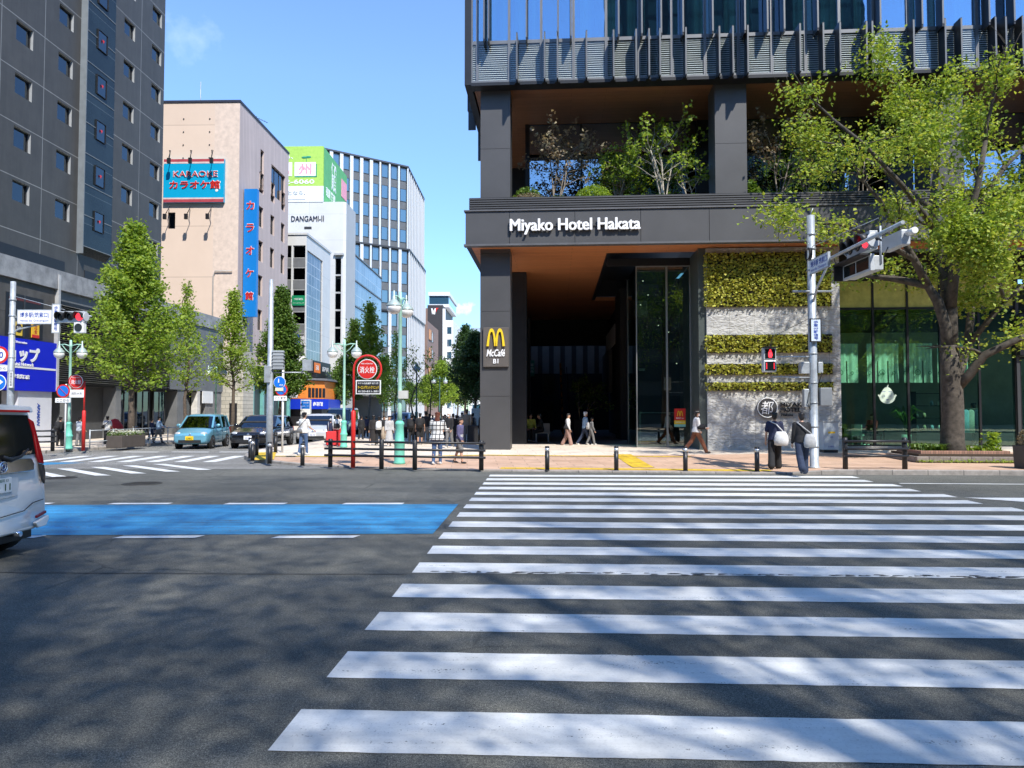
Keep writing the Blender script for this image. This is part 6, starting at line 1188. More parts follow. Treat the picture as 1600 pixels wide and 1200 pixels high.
c_ = on(1597, 733); r = thing('potted_shrub', 'square dark planter with a clipped pale shrub at the right edge', 'planter', c_ + Vector((.32, .1, 0))); MB().prism([(-.26, 0), (.26, 0), (.3, .62), (-.3, .62)], -.28, .28).build('pot', DGREY, r, .01)
leafmesh('shrub', [tuple(Vector((random.gauss(0, 1), random.gauss(0, 1), random.gauss(0, 1))).normalized() * .30 * random.uniform(.8, 1) + Vector((0, 0, .78))) for _ in range(1100)], .06, LEAF_RED, r)
# ---- living wall panels set in the stone
for i, (u0, u1, z0, z1, per, lab) in enumerate(((7.30, 11.76, 5.55, 7.50, 420, 'largest living wall panel at the top of the stone wall'), (7.30, 11.76, 3.84, 4.44, 430, 'long living wall strip in the middle of the stone wall'), (7.30, 11.76, 3.03, 3.36, 480, 'thin living wall strip behind the pedestrian signal'), (7.30, 11.76, 2.44, 2.68, 520, 'lowest living wall strip above the hotel emblem'))):
    r = thing('living_wall', lab, 'living wall', hw(u0, .25, z0), HR, 'living wall panels'); w_, h_ = u1 - u0, z1 - z0
    MB().box(-.0, w_, -.03, .02, 0, h_).build('backing', pm('planter_felt', (.03, .026, .02), .95), r); MB().box(-.03, w_ + .03, -.05, .0, h_, h_ + .035).box(-.03, w_ + .03, -.05, 0, -.035, 0).box(w_, w_ + .03, -.05, 0, 0, h_).build('frame', INK, r)
    n = int(w_ * h_ * per * 1.55); pts = [(random.uniform(-.14, w_), -.03 - abs(random.gauss(0, .085)), random.uniform(-.03, h_ + .02)) for _ in range(int(n * 1.0))]; leafmesh('foliage', pts, .105, LEAF_WALL, r, .25, .5)
# ---- planting on the terrace
def terrace_tree(px, py, v, top_py, label, leaf, seed, stems, R_, per, barkm, lsz=.13):
    d = ray(px, py); c_, s_ = math.cos(-HR), math.sin(-HR); t = (v + HO[1] * c_) / (d.x * s_ + d.y * c_); X, Y = d.x * t, d.y * t; z0 = 9.45; H = yp(px, top_py, Y).z - z0
    rd = random.Random(seed); r = thing('terrace_tree', label, 'tree', (X, Y, z0), 0, 'slim trees planted on the terrace'); mb = MB(); tips = []
    for k in range(stems):
        lean = Vector((rd.gauss(0, .16), rd.gauss(0, .10), 1)).normalized(); p = Vector((rd.gauss(0, .10), rd.gauss(0, .06), 0)); P = [p]
        for j in range(4): lean = (lean + Vector((rd.gauss(0, .08), rd.gauss(0, .05), .05))).normalized(); P.append(P[-1] + lean * H * .58 / 4)
        mb.tube(P, [.038, .034, .03, .026, .022], 6)
        for j in (2, 3, 4):
            for q in range(2): grow(mb, P[j], Vector((rd.gauss(0, 1), rd.gauss(0, .7), rd.uniform(.4, 1.2))), H * .26, .016, 2, tips, .6, .15, .14, 3, 2, .62, .004, 4, rd)
    tips = [t for t in tips if t.z < H]
    mb.build('trunk', barkm, r); leafmesh('crown', cluster(tips, max(2, int(per * .62)), .085, .8), lsz, leaf, r); return r
BW = pm('bark_whitish', (.42, .38, .31), .9, 0, .3, 8)
terrace_tree(868, 300, 1.2, 186, 'terrace tree with reddish grey leaves near the corner column', LEAF_RED, 3, 4, 1, 5, BARKL); terrace_tree(1040, 300, 1.0, 170, 'bright green terrace tree left of the middle column', LEAF_FRESH, 11, 5, 1, 5, BW)
terrace_tree(965, 300, 1.6, 235, 'low green terrace tree between the red leaved and bright green ones', LEAF_FRESH, 17, 5, 1, 6, BARKL); terrace_tree(1085, 300, 1.4, 225, 'thin green terrace tree beside the middle column', LEAF_FRESH, 19, 2, 1, 4, BW)
terrace_tree(1213, 300, 1.2, 178, 'terrace tree with grey leaves right of the middle column', LEAF_RED, 23, 3, 1, 5, BARKL); terrace_tree(1262, 300, 1.4, 205, 'terrace tree behind the left end of the large tree', LEAF_MID, 29, 3, 1, 5, BARKL); terrace_tree(1345, 300, 1.6, 200, 'terrace tree seen through the large tree crown', LEAF_MID, 31, 3, 1, 5, BARKL)
def shrub(u, v, sx, sz, n, leaf, label, lsz=.07, zb=9.42):
    r = thing('terrace_shrub', label, 'shrub', hw(u, v, zb), HR, 'shrubs along the terrace edge'); pts = []
    for _ in range(n):
        p = Vector((random.gauss(0, 1), random.gauss(0, 1), abs(random.gauss(0, 1)))).normalized() * random.uniform(.72, 1.02); pts.append((p.x * sx, p.y * sx * .6, p.z * sz))
    leafmesh('foliage', pts, lsz, leaf, r); MB().tube([(0, 0, 0), (0, 0, sz * .5)], .03, 6).build('stem', BARK, r)
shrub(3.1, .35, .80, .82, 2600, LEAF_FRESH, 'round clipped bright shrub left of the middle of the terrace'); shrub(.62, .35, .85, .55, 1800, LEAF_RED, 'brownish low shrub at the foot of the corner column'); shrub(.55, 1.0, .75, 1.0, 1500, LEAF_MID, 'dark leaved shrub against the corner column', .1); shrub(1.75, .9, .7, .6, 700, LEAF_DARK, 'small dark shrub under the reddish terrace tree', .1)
for k, (u, lab) in enumerate(((4.4, 'low green shrub beneath the low terrace tree'), (5.6, 'low green shrub beneath the bright green terrace tree'), (6.9, 'low shrub against the middle column'))): shrub(u, .6, .45, .5, 600, LEAF_MID, lab, .1)
pts = [(random.uniform(9.0, 12.6), random.uniform(.0, .5), 9.45 + random.uniform(0, .32)) for _ in range(3600)]
o = leafmesh('terrace_hedge', [tuple(HM @ Vector(p)) for p in pts], .075, LEAF_FRESH); tag(o, 'low bright green ground cover on the terrace edge right of the middle column', 'hedge')
shrub(9.0, .5, .4, .9, 300, LEAF_MID, 'spiky leaved shrub right of the middle column', .22)
# ---- potted tree in the passage
p = hw(2.9, 12, .2); r = thing('potted_tree', 'small tree in a dark square pot inside the passage', 'tree', p); MB().prism([(-.3, 0), (.3, 0), (.36, .95), (-.36, .95)], -.35, .35).build('pot', INK, r); mb = MB(); tips = []; rd = random.Random(4)
for k in range(3): grow(mb, Vector((0, 0, .9)), Vector((rd.gauss(0, .35), rd.gauss(0, .3), 1)), 1.3, .03, 2, tips, .6, .15, .12, 4, 3, .65, .005, 5, rd)
mb.build('trunk', BW, r); leafmesh('crown', cluster(tips, 8, .12), .13, LEAF_MID, r)
# indoor plant in the shop
p = hw(15.5, 2.6, .25); r = thing('potted_palm', 'green palm in a pale pot behind the shop glass', 'plant', p, HR); MB().lathe([(.14, 0), (.18, .45), (.16, .46)], n=14).build('pot', pm('pot_pale', (.55, .68, .6), .5), r); V = []; m = MB()
for k in range(40):
    az = random.uniform(0, 6.28); L = random.uniform(.7, 1.25); P = [(0, 0, .45), (math.cos(az) * L * .12, math.sin(az) * L * .12, .45 + L * .6), (math.cos(az) * L * .35, math.sin(az) * L * .35, .45 + L * .95), (math.cos(az) * L * .6, math.sin(az) * L * .6, .45 + L * .8)]; m.tube(P, [.008, .022, .02, .003], 4)
m.build('fronds', LEAF_MID, r)
# ---- roadside planter with white flowers
p = on(190, 699, .12); planter(p + Vector((0, .35, 0)), R(84), 1.6, .7, .5, 'brown planter full of white flowers behind the pipe fence', FLOWER, 1100); 
# ---- tall trees on the near pavement (behind the viewpoint), whose crowns shade the road
def shade_tree(x, y, H, Rc, seed, label, n=2600, ls=.55, low=.32):
    rd = random.Random(seed); g2 = np.random.default_rng(seed); r = thing('zelkova_tree', label, 'tree', (x, y, .12), 0, 'tall trees on the near pavement'); mb = MB(); P = [Vector((0, 0, H * k / 6 * .8)) for k in range(7)]; mb.tube(P, [.38 * (1 - .8 * k / 6) for k in range(7)], 10)
    blobs = []
    for k in range(60):
        az = rd.uniform(0, 6.28); rr = Rc * math.sqrt(rd.random()); z = H * rd.uniform(low, 1) ; rr *= (.5 + .5 * math.sin(min(1, (z / H - low) / (1 - low) * 1.3 + .15) * math.pi * .75)); e = Vector((rr * math.cos(az), rr * math.sin(az), z)); s_ = Vector((0, 0, max(2.2, z * .55))); mb.tube([s_, (s_ + e) / 2 + Vector((0, 0, .3)), e], [.032, .02, .008], 4); blobs.append((e, rd.uniform(1.3, 2.6)))
    mb.build('trunk', BARK, r); pts = []
    for e, q in blobs:
        m_ = int(n / len(blobs)); o = g2.normal(size=(m_, 3)); o *= (q * g2.uniform(.3, 1, (m_, 1)) / (np.linalg.norm(o, axis=1, keepdims=True) + 1e-6)) * np.array([1.2, 1.2, .6]); pts.append(o + np.array(e))
    leafmesh('crown', np.concatenate(pts), ls, LEAF_MID, r, .5)
SH = [(-9, -1.5, 16, 4.2), (-2, -2.0, 19, 4.6), (5, -2.4, 17, 4.4), (11.5, -2.8, 20, 4.8), (18, -3.4, 18, 4.6), (25, -4, 17, 4.4), (-16, -1, 15, 4), (1.5, -4.5, 27, 5), (9, -5, 28, 5.2), (16.5, -5.5, 28, 5.2), (-6.5, -4, 25, 5), (24, -6, 27, 5)]
for i, (x, y, H, Rc) in enumerate(SH): shade_tree(x, y, H, Rc, 100 + i, 'tall roadside tree of the near pavement, mirrored in the hotel glass', n=6800, ls=.135)
# ================================================================ people
def loft(mb, secs, n=16, M=None):
    V = []; k = len(secs)
    for (c, rx, ry) in secs:
        for j in range(n): th = 2 * math.pi * j / n; p = Vector((c[0] + rx * math.cos(th), c[1] + ry * math.sin(th), c[2])); V.append(M @ p if M else p)
    f = [(i * n + j, i * n + (j + 1) % n, (i + 1) * n + (j + 1) % n, (i + 1) * n + j) for i in range(k - 1) for j in range(n)] + [tuple(reversed(range(n))), tuple((k - 1) * n + j for j in range(n))]
    return mb.add(V, f, 0, True)
def capsule(mb, pts, rs, n=10):
    mb.tube(pts, rs, n)
    for p, r in zip(pts, rs): mb.ell(p, r * .995, 10, 8)
def remesh(mb, name, mats, parent, vox=.016, extra=None, smooth=2):
    o = mb.build(name, mats, None); m = o.modifiers.new('r', 'REMESH'); m.mode = 'VOXEL'; m.voxel_size = vox; m.use_smooth_shade = True
    s = o.modifiers.new('s', 'SMOOTH'); s.iterations = smooth; s.factor = .5
    dg = bpy.context.evaluated_depsgraph_get(); dg.update(); me = bpy.data.meshes.new_from_object(o.evaluated_get(dg)); old = o.data; o.modifiers.clear(); o.data = me; bpy.data.meshes.remove(old)
    if extra and extra.V:
        bm = bmesh.new(); bm.from_mesh(me); vs = [bm.verts.new(v) for v in extra.V]
        for f in extra.Fc:
            q = bm.faces.new([vs[i] for i in f]); q.smooth = True
        bm.to_mesh(me); bm.free()
    if not len(me.materials):
        for q in (mats if isinstance(mats, list) else [mats]): me.materials.append(q)
    o.parent = parent; return o
SKIN = pm('skin_light', (.52, .30, .20), .5, 0, .06, 6); HAIRB = pm('hair_black', (.012, .010, .010), .45, 0, .3, 30); HAIRR = pm('hair_auburn', (.12, .035, .018), .5, 0, .3, 30); HAIRW = pm('hair_white', (.62, .61, .60), .6, 0, .1, 30)
EYE = pm('eye_dark', (.01, .008, .008), .2); LIP = pm('lip', (.35, .12, .10), .5); MASK = pm('face_mask', (.75, .75, .76), .8)
_cl = {}
def cloth(n, col, sc_=14): 
    if n not in _cl: _cl[n] = pm('cloth_' + n, col, .85, 0, .16, sc_, .35, 9)
    return _cl[n]
C_W = cloth('white', (.66, .66, .65)); C_BK = cloth('black', (.016, .016, .018)); C_NV = cloth('navy', (.018, .024, .06)); C_JN = cloth('denim', (.055, .105, .22)); C_DJ = cloth('dark_denim', (.025, .038, .075)); C_BR = cloth('rust_brown', (.20, .075, .038)); C_GY = cloth('grey', (.17, .17, .17)); C_TN = cloth('tan', (.24, .20, .145)); C_LG = cloth('light_grey', (.42, .42, .42)); C_BE = cloth('beige', (.44, .35, .25)); C_PK = cloth('dusty_pink', (.36, .22, .18)); C_LB = cloth('light_blue', (.28, .42, .58)); C_RD = cloth('red', (.58, .03, .035)); C_PU = cloth('slate_purple', (.10, .095, .19)); C_YG = cloth('lime', (.38, .44, .08)); C_BD = cloth('black_dress', (.022, .018, .017))
def plaid():
    m, t, b = nmat('cloth_plaid'); v = coord(t); br = t.nodes.new('ShaderNodeTexBrick'); br.offset = 0; link(t, coord(t, rot=(R(90), 0, 0)), br.inputs[0]); br.inputs['Scale'].default_value = 1; br.inputs['Brick Width'].default_value = .115; br.inputs['Row Height'].default_value = .13; br.inputs['Mortar Size'].default_value = .013
    br.inputs['Color1'].default_value = (.66, .66, .63, 1); br.inputs['Color2'].default_value = (.60, .60, .58, 1); br.inputs['Mortar'].default_value = (.03, .03, .035, 1); link(t, br.outputs[0], b.inputs['Base Color']); b.inputs['Roughness'].default_value = .9; return m
PLAID = plaid(); SHOEW = pm('shoe_white', (.66, .66, .64), .6); SHOEB = pm('shoe_black', (.018, .018, .02), .5)
def person(loc, face, h, label, top, bottom, hair=HAIRB, hairlen=0, legs=((22, 8), (-20, 22)), arms=((15, 15, 8), (-15, 18, 8)), style='slim', sleeve='long', shoes=SHOEW, lean=3, hem=.0, girth=1.0, mask=False, cap=None, vox=.02, toplen=.88, hoodc=None, headturn=0, sit=False, group=None, fingers=False, drop=0):
    s = h / 1.7; rz = R(face); r = thing('person', label, 'person', loc, rz, group); S = Matrix.Scale(s, 4)
    L = []
    for sd, (a, b_) in zip((-1, 1), legs):
        a, b_ = R(a), R(b_); hip = Vector((sd * .092, 0, .90)); kn = hip + .42 * Vector((0, -math.sin(a), -math.cos(a))); an = kn + .41 * Vector((0, -math.sin(a - b_), -math.cos(a - b_))); L.append([hip, kn, an, a - b_])
    low = min(l[2].z for l in L) - .075; off = Vector((0, 0, -low))
    for l in L:
        for i in range(3): l[i] = l[i] + off
    piv = Vector((0, 0, .92)) + off; LM = Matrix.Translation(piv) @ Matrix.Rotation(R(lean), 4, 'X') @ Matrix.Translation(-Vector((0, 0, .92)))
    tz = lambda x, y, z: LM @ Vector((x, y, z))
    A = []
    for sd, (sw, el, ab) in zip((-1, 1), arms):
        sw, el, ab = R(sw), R(el), R(ab); sh = Vector((sd * .175 * girth, .0, 1.385)); e = sh + .285 * Vector((sd * math.sin(ab), -math.sin(sw) * math.cos(ab), -math.cos(sw) * math.cos(ab))); w_ = e + .25 * Vector((sd * math.sin(ab) * .4, -math.sin(sw + el), -math.cos(sw + el))).normalized(); A.append([LM @ sh, LM @ e, LM @ w_])
    # body
    b = MB()
    loft(b, [((0, 0, z), rx * girth, ry * girth) for z, rx, ry in ((.84, .12, .09), (.92, .155, .105), (1.05, .13, .09), (1.2, .145, .10), (1.34, .16, .095), (1.41, .12, .075), (1.46, .055, .05))], 16, LM)
    capsule(b, [tz(0, .005, 1.40), tz(0, -.01, 1.50)], [.056, .05]); b_head = MB()
    HM_ = LM @ Matrix.Translation((0, -.012, 1.595)) @ Matrix.Rotation(R(headturn), 4, 'Z')
    hd = MB(); hd.ell((0, 0, .012), (.074, .093, .105), 16, 12).ell((0, -.018, -.045), (.056, .072, .075), 14, 10).ell((0, -.095, -.015), (.013, .017, .022), 8, 6).ell((-.075, .005, -.01), (.012, .02, .03), 8, 6).ell((.075, .005, -.01), (.012, .02, .03), 8, 6); hd.xf(HM_); b.V, b.Fc, b.M, b.S = (b.V + hd.V, b.Fc + [tuple(i + len(b.V) for i in f) for f in hd.Fc], b.M + hd.M, b.S + hd.S)
    for l in L:
        capsule(b, [l[0], l[1]], [.082 * girth, .054]); capsule(b, [l[1], l[1] * .62 + l[2] * .38 + Vector((0, .012, 0)), l[2]], [.054, .053, .036]); f = Vector((0, -math.cos(max(-.5, l[3]) * .6), math.sin(max(-.6, l[3]) * .6) if l[3] < 0 else 0)); capsule(b, [l[2] + Vector((0, .02, -.03)), l[2] + f * .14 + Vector((0, 0, -.045))], [.036, .03])
    ex = MB()
    for sd, a in zip((-1, 1), A):
        capsule(b, a[:2], [.047, .038]); capsule(b, [a[1], a[2]], [.038, .026]); d = (a[2] - a[1]).normalized(); pc = a[2] + d * .045; q = d.to_track_quat('Z', 'Y').to_matrix(); b.ell(pc, (.018, .036, .052), 10, 8, 0, q)
        side = q @ Vector((0, 1, 0)); pal = q @ Vector((1, 0, 0)) * (-sd)
        for k, (oy, Lf_) in enumerate(((-.027, .07), (-.009, .082), (.010, .077), (.028, .06))):
            p0 = pc + d * .035 + side * oy; p1 = p0 + (d + pal * .2).normalized() * Lf_ * .5; p2 = p1 + (d + pal * .9).normalized() * Lf_ * .5; ex.tube([p0, p1, p2], [.0085, .008, .006], 6)
        p0 = pc - side * .03 - d * .01; p1 = p0 + (d * .6 - side * .8 + pal * .3).normalized() * .035; ex.tube([p0, p1, p1 + (d + pal * .3).normalized() * .028], [.0105, .009, .007], 6)
    for m_ in (b, ex): m_.xf(S)
    body = remesh(b, 'body', SKIN, r, vox * .85, ex)
    e_ = MB().ell((-.03, -.083, .012), (.011, .008, .006), 8, 6).ell((.03, -.083, .012), (.011, .008, .006), 8, 6).box(-.043, -.017, -.094, -.08, .028, .033).box(.017, .043, -.094, -.08, .028, .033); e_.xf(S @ HM_); e_.build('eyes', EYE, r)
    if not mask: MB().ell((0, -.085, -.062), (.022, .008, .006), 8, 6).xf(S @ HM_).build('mouth', LIP, r)
    else: MB().ell((0, -.045, -.045), (.062, .062, .048), 12, 10).xf(S @ HM_).build('face_mask', MASK, r)
    hm = MB(); hm.ell((0, .018, .038), (.085, .096, .098), 14, 10).ell((0, .045, -.005), (.080, .068, .092), 14, 10)
    hm.ell((0, -.055, .075), (.066, .045, .045), 10, 8)
    if hairlen >= 1: hm.ell((0, .055, -.09), (.082, .055, .13), 12, 8)
    if hairlen >= 2: hm.ell((0, .06, -.16), (.095, .052, .16), 12, 8)
    if hairlen == -1: hm.ell((0, .11, .02), (.045, .045, .045), 10, 8)
    for k in range(14): an = random.uniform(0, 6.28); hm.ell((.07 * math.cos(an), .02 + .075 * math.sin(an), .07 + random.uniform(-.02, .04)), .03, 8, 6)
    hm.xf(S @ HM_); remesh(hm, 'hair', hair, r, .013)
    if cap: c_ = MB().ell((0, .01, .06), (.096, .108, .088), 14, 10).ell((0, -.12, .052), (.07, .07, .012), 12, 6); c_.xf(S @ HM_); c_.build('cap', cap, r)
    # top garment
    t = MB(); g = girth * (1.08 if not sit else 1.05); z0 = toplen
    loft(t, [((0, .004, z), rx * g, ry * g) for z, rx, ry in ((z0, .172 + hem, .128 + hem), (z0 + .1, .165 + hem * .6, .125 + hem * .6), (1.08, .158, .115), (1.2, .168, .122), (1.33, .178, .118), (1.395, .15, .095), (1.445, .085, .072), (1.455, .07, .064))], 18, LM)
    for a in A:
        if sleeve == 'long': capsule(t, [a[0], a[1]], [.072 * g, .056]); capsule(t, [a[1], a[2] * .94 + a[1] * .06], [.056, .042])
        elif sleeve == 'short': capsule(t, [a[0], a[0] * .25 + a[1] * .75], [.073 * g, .068])
    if hoodc or hoodc is None and False: pass
    t.xf(S); remesh(t, 'top', top, r, vox)
    if hoodc: hq = MB(); loft(hq, [((0, .004, z), rx, ry) for z, rx, ry in ((z0 - .01, .182, .138), (z0 + .1, .176, .134), (1.12, .17, .126))], 18, LM); hq.xf(S); remesh(hq, 'top_panel', hoodc, r, vox)
    # lower garment
    p_ = MB(); k = {'slim': (.098, .07, .062, .055), 'wide': (.112, .098, .100, .108), 'regular': (.104, .082, .076, .074), 'shorts': (.108, .1, 0, 0), 'skirt': (0, 0, 0, 0), 'short_skirt': (0, 0, 0, 0)}[style]
    if style == 'skirt' or style == 'short_skirt':
        zb = .16 if style == 'skirt' else .52; loft(p_, [((0, 0, z) , rx, ry) for z, rx, ry in ((zb, .25, .21), (.5 if zb < .4 else .6, .215, .17), (.8, .18, .135), (.95, .155, .115), (1.02, .142, .105))], 20, Matrix.Translation(off))
    else:
        loft(p_, [((0, 0, z), rx * girth, ry * girth) for z, rx, ry in ((.80, .16, .12), (.92, .172, .125), (1.03, .148, .11))], 16, Matrix.Translation(off))
        for l in L:
            capsule(p_, [l[0] + Vector((0, 0, .0)), l[1]], [k[0] * girth, k[1]])
            if k[2]: en = l[2] + (l[1] - l[2]).normalized() * .02; capsule(p_, [l[1], (l[1] + en) / 2, en], [k[1], k[2], k[3] * .98])
    p_.xf(S); remesh(p_, 'trousers' if k[2] else ('skirt' if 'skirt' in style else 'shorts'), bottom, r, vox)
    for l in L:
        f = Vector((0, -1, 0)) if l[3] >= -.1 else Vector((0, -math.cos(l[3] * .8), math.sin(l[3] * .8))); c0 = l[2] + Vector((0, .0, -.03)); sh_ = MB(); ax = f.to_track_quat('Y', 'Z').to_matrix()
        sh_.ell(c0 + f * .055 + Vector((0, 0, -.008)), (.047, .125, .042), 14, 8, 0, ax).ell(c0 + Vector((0, .02, .02)), (.042, .05, .05), 12, 8); sh_.xf(S); remesh(sh_, 'shoe', shoes, r, .016)
    r['_h'] = h
    return r, Matrix.Translation(loc) @ Matrix.Rotation(rz, 4, 'Z') @ S, A, LM
def bag(name, label, M, c, sz, mat, straps=(), shape='tote', lean=0, cat='bag'):
    P = M @ Vector(c); rz = M.to_euler().z; r = thing(name, label, cat, P, rz); k = M.to_scale().x; m = MB(); a, d, h_ = [q / 2 * k for q in sz]
    if shape == 'tote': loft(m, [((0, 0, z * h_), a * wx, d * wy) for z, wx, wy in ((-1, .62, .6), (-.9, .9, .9), (-.2, 1, 1), (.5, .86, .8), (1, .6, .4))], 14)
    elif shape == 'pack': loft(m, [((0, 0, z * h_), a * wx, d * wy) for z, wx, wy in ((-1, .8, .7), (-.85, 1, 1), (0, 1, 1), (.7, .9, .8), (1, .5, .45))], 14); m.ell((0, d * .85, -h_ * .35), (a * .75, d * .4, h_ * .4), 12, 8)
    m.build('pouch', mat, r)
    inv = Matrix.Rotation(-rz, 4, 'Z') @ Matrix.Translation(-P)
    for st in straps: MB().tube([inv @ (M @ Vector(p)) for p in st], .016 * k, 6).build('strap', mat, r)
    return r
def suitcase(label, loc, rz, mat, h_=.6, w_=.38, d_=.25):
    r = thing('suitcase', label, 'suitcase', loc, rz); MB().box(-w_ / 2, w_ / 2, -d_ / 2, d_ / 2, .06, h_).build('shell', mat, r, .03); m = MB()
    for x in (-w_ * .38, w_ * .38):
        for y in (-d_ * .35, d_ * .35): m.disc((x, y, .03), .03, (1, 0, 0), .025, 12)
    m.build('wheels', RUBBER, r); MB().tube([(-.1, d_ * .4, h_), (-.1, d_ * .4, h_ + .38), (.1, d_ * .4, h_ + .38), (.1, d_ * .4, h_)], .012, 6).build('handle', GALV, r); g = MB()
    for k in range(5): x = -w_ * .36 + k * w_ * .18; g.box(x, x + .012, -d_ / 2 - .006, -d_ / 2, .12, h_ - .06)
    g.build('ribs', mat, r); return r
def hh(px, pf, ptop):      # place by the feet and measure the height
    b = on(px, pf); return b, (ht(px, ptop, b.y) - b.z)
def hz(px, pf, ptop, z):
    b = gp(px, pf, z); return b, (ht(px, ptop, b.y) - z)
# the three nearest on the right
b, h = hh(1088, 708, 639); _, M, A, LM = person(b, 90, h, 'woman in loose white top and rust brown trousers walking right past the stone wall', C_W, C_BR, HAIRB, -1, ((28, 4), (-24, 18)), ((12, 70, 6), (-8, 60, 8)), 'regular', mask=True, shoes=SHOEB, vox=.014, hem=.03)
bag('shoulder_bag', 'small black bag held by the woman in rust brown trousers', M, (-.2, -.16, 1.02), (.20, .34, .2), C_BK, [[(-.2, -.1, 1.1), (-.19, .02, 1.43), (-.2, .0, 1.2)]])
b, h = hh(1211, 733, 645); _, M, A, LM = person(b, 158, h, 'man in navy tee and black wide trousers with a white tote, seen from behind', C_NV, C_BK, HAIRB, 0, ((14, 8), (-12, 8)), ((10, 60, 10), (-4, 12, 12)), 'wide', 'short', SHOEB, vox=.014, hem=.02)
bag('tote_bag', 'large white tote slung on the man in navy tee', M, (-.19, .19, .93), (.42, .2, .42), C_W, [[(-.3, .14, 1.08), (-.05, .13, 1.36), (.12, .02, 1.44), (.02, -.12, 1.3)]])
b, h = hh(1254, 741, 645); _, M, A, LM = person(b, 172, h, 'person in black top and dark jeans with a grey shoulder bag stepping off the kerb', C_BK, C_DJ, HAIRB, 0, ((12, 4), (-14, 26)), ((2, 10, 9), (6, 14, 9)), 'wide', 'long', SHOEB, vox=.014, hem=.02)
bag('shoulder_bag', 'pale grey slouchy bag on the back of the person in black top', M, (-.16, .19, .93), (.34, .18, .38), C_LG, [[(-.24, .16, 1.1), (0, .15, 1.3), (.14, .06, 1.44), (.12, -.08, 1.38)]])
# at the corner
b, h = hh(683, 726, 645); person(b, 170, h, 'woman with auburn hair in a white checked shirt and jeans seen from behind', PLAID, C_JN, HAIRR, 2, ((6, 4), (-6, 6)), ((20, 80, 14), (14, 60, 14)), 'slim', hem=.07, vox=.015, toplen=.80, girth=1.08)
b, h = hh(718, 724, 653); person(b, 72, h, 'boy in purple and grey hooded jacket and grey shorts standing sideways', C_PU, C_GY, HAIRB, 0, ((14, 6), (-14, 6)), ((4, 30, 5), (-4, 20, 5)), 'shorts', shoes=SHOEB, vox=.015, hoodc=C_LG)
b, h = hh(474, 711, 645); _, M, A, LM = person(b, 155, h, 'man in white tee and jeans with a sling strap seen from behind on the corner', C_W, C_JN, HAIRB, 0, ((8, 2), (-8, 6)), ((14, 50, 14), (10, 60, 10)), 'slim', 'short', hem=.02)
bag('sling_bag', 'grey hip bag worn by the man in white tee and jeans', M, (.08, .16, .98), (.32, .1, .16), C_GY, [[(.2, .14, 1.05), (0, .14, 1.25), (-.14, .06, 1.43), (-.12, -.08, 1.38)]])
b, h = hh(527, 697, 648); _, M, A, LM = person(b, 178, h, 'person in white shirt and red trousers beside the lamp left of the hydrant sign', C_W, C_RD, HAIRB, -1, ((4, 2), (-4, 4)), ((8, 30, 16), (8, 40, 16)), 'wide')
bag('sling_bag', 'black sling bag across the back of the person in red', M, (0, .17, 1.1), (.42, .12, .26), C_BK, [[(-.16, .12, 1.2), (-.1, .06, 1.42)], [(.16, .12, 1.2), (.1, .06, 1.42)]])
b, h = hh(516, 696, 655); person(b, 170, h, 'child in navy top and white cap beside the person in red', C_NV, C_BK, HAIRB, 0, ((4, 2), (-4, 4)), ((4, 20, 8), (4, 20, 8)), 'regular', cap=MASK)
suitcase('red suitcase standing between the child and the person in red', on(522, 697) + Vector((-.05, -.3, 0)), R(20), C_RD, .62, .4)
b, h = hh(583, 696, 649); person(b, 165, h, 'woman in a long black dress walking away past the slim tree', C_BD, C_BD, HAIRB, 1, ((10, 4), (-10, 8)), ((10, 10, 8), (-10, 10, 8)), 'skirt')
b, h = hh(592, 696, 651); _, M, A, LM = person(b, 185, h, 'person in black with a big white rucksack', C_BK, C_BK, HAIRB, 0, ((10, 4), (-10, 8)), ((10, 10, 8), (-10, 10, 8)), 'regular')
bag('rucksack', 'white rucksack on the back of the person in black', M, (0, .22, 1.18), (.36, .22, .5), C_W, [[(-.12, .1, 1.35), (-.13, .0, 1.43)], [(.12, .1, 1.35), (.13, .0, 1.43)]], 'pack')
b, h = hh(608, 697, 650); person(b, 20, h, 'woman in a long pale grey dress with a beige bag facing the crossing', C_LG, C_LG, HAIRB, 1, ((8, 4), (-8, 8)), ((4, 20, 8), (4, 20, 8)), 'skirt')
bag('paper_bag', 'tan paper bag beside the woman in the pale grey dress', Matrix.Translation(on(601, 697)), (0, 0, .55), (.3, .16, .5), C_BE, [])
b, h = hh(643, 694, 648); _, M, A, LM = person(b, 178, h, 'person all in black with a black rucksack, left of the dark group', C_BK, C_BK, HAIRB, 0, ((8, 4), (-8, 6)), ((4, 10, 10), (4, 10, 10)), 'regular', shoes=SHOEW)
bag('rucksack', 'black rucksack of the leftmost person of the dark group', M, (0, .21, 1.18), (.34, .22, .5), C_BK, [[(-.12, .1, 1.35), (-.13, .0, 1.43)]], 'pack')
b, h = hh(656, 695, 646); _, M, A, LM = person(b, 184, h, 'person in black tee and shorts with a rucksack in the middle of the dark group', C_BK, C_BK, HAIRB, 0, ((8, 4), (-8, 6)), ((4, 10, 12), (4, 10, 12)), 'shorts', 'short', shoes=SHOEW)
bag('rucksack', 'dark rucksack of the person in shorts', M, (0, .21, 1.18), (.36, .22, .5), C_BK, [[(-.12, .1, 1.35), (-.13, .0, 1.43)]], 'pack')
b, h = hh(665, 693, 643); person(b, 172, h, 'tall person in black tee at the right of the dark group', C_BK, C_GY, HAIRB, 0, ((8, 4), (-8, 6)), ((4, 10, 10), (4, 10, 10)), 'regular', 'short')
b, h = hh(702, 700, 645); person(b, -30, h, 'older man with grey hair and mask facing the crossing behind the boy', C_BK, C_GY, HAIRW, 0, ((8, 4), (-8, 6)), ((4, 30, 8), (4, 30, 8)), 'regular', mask=True)
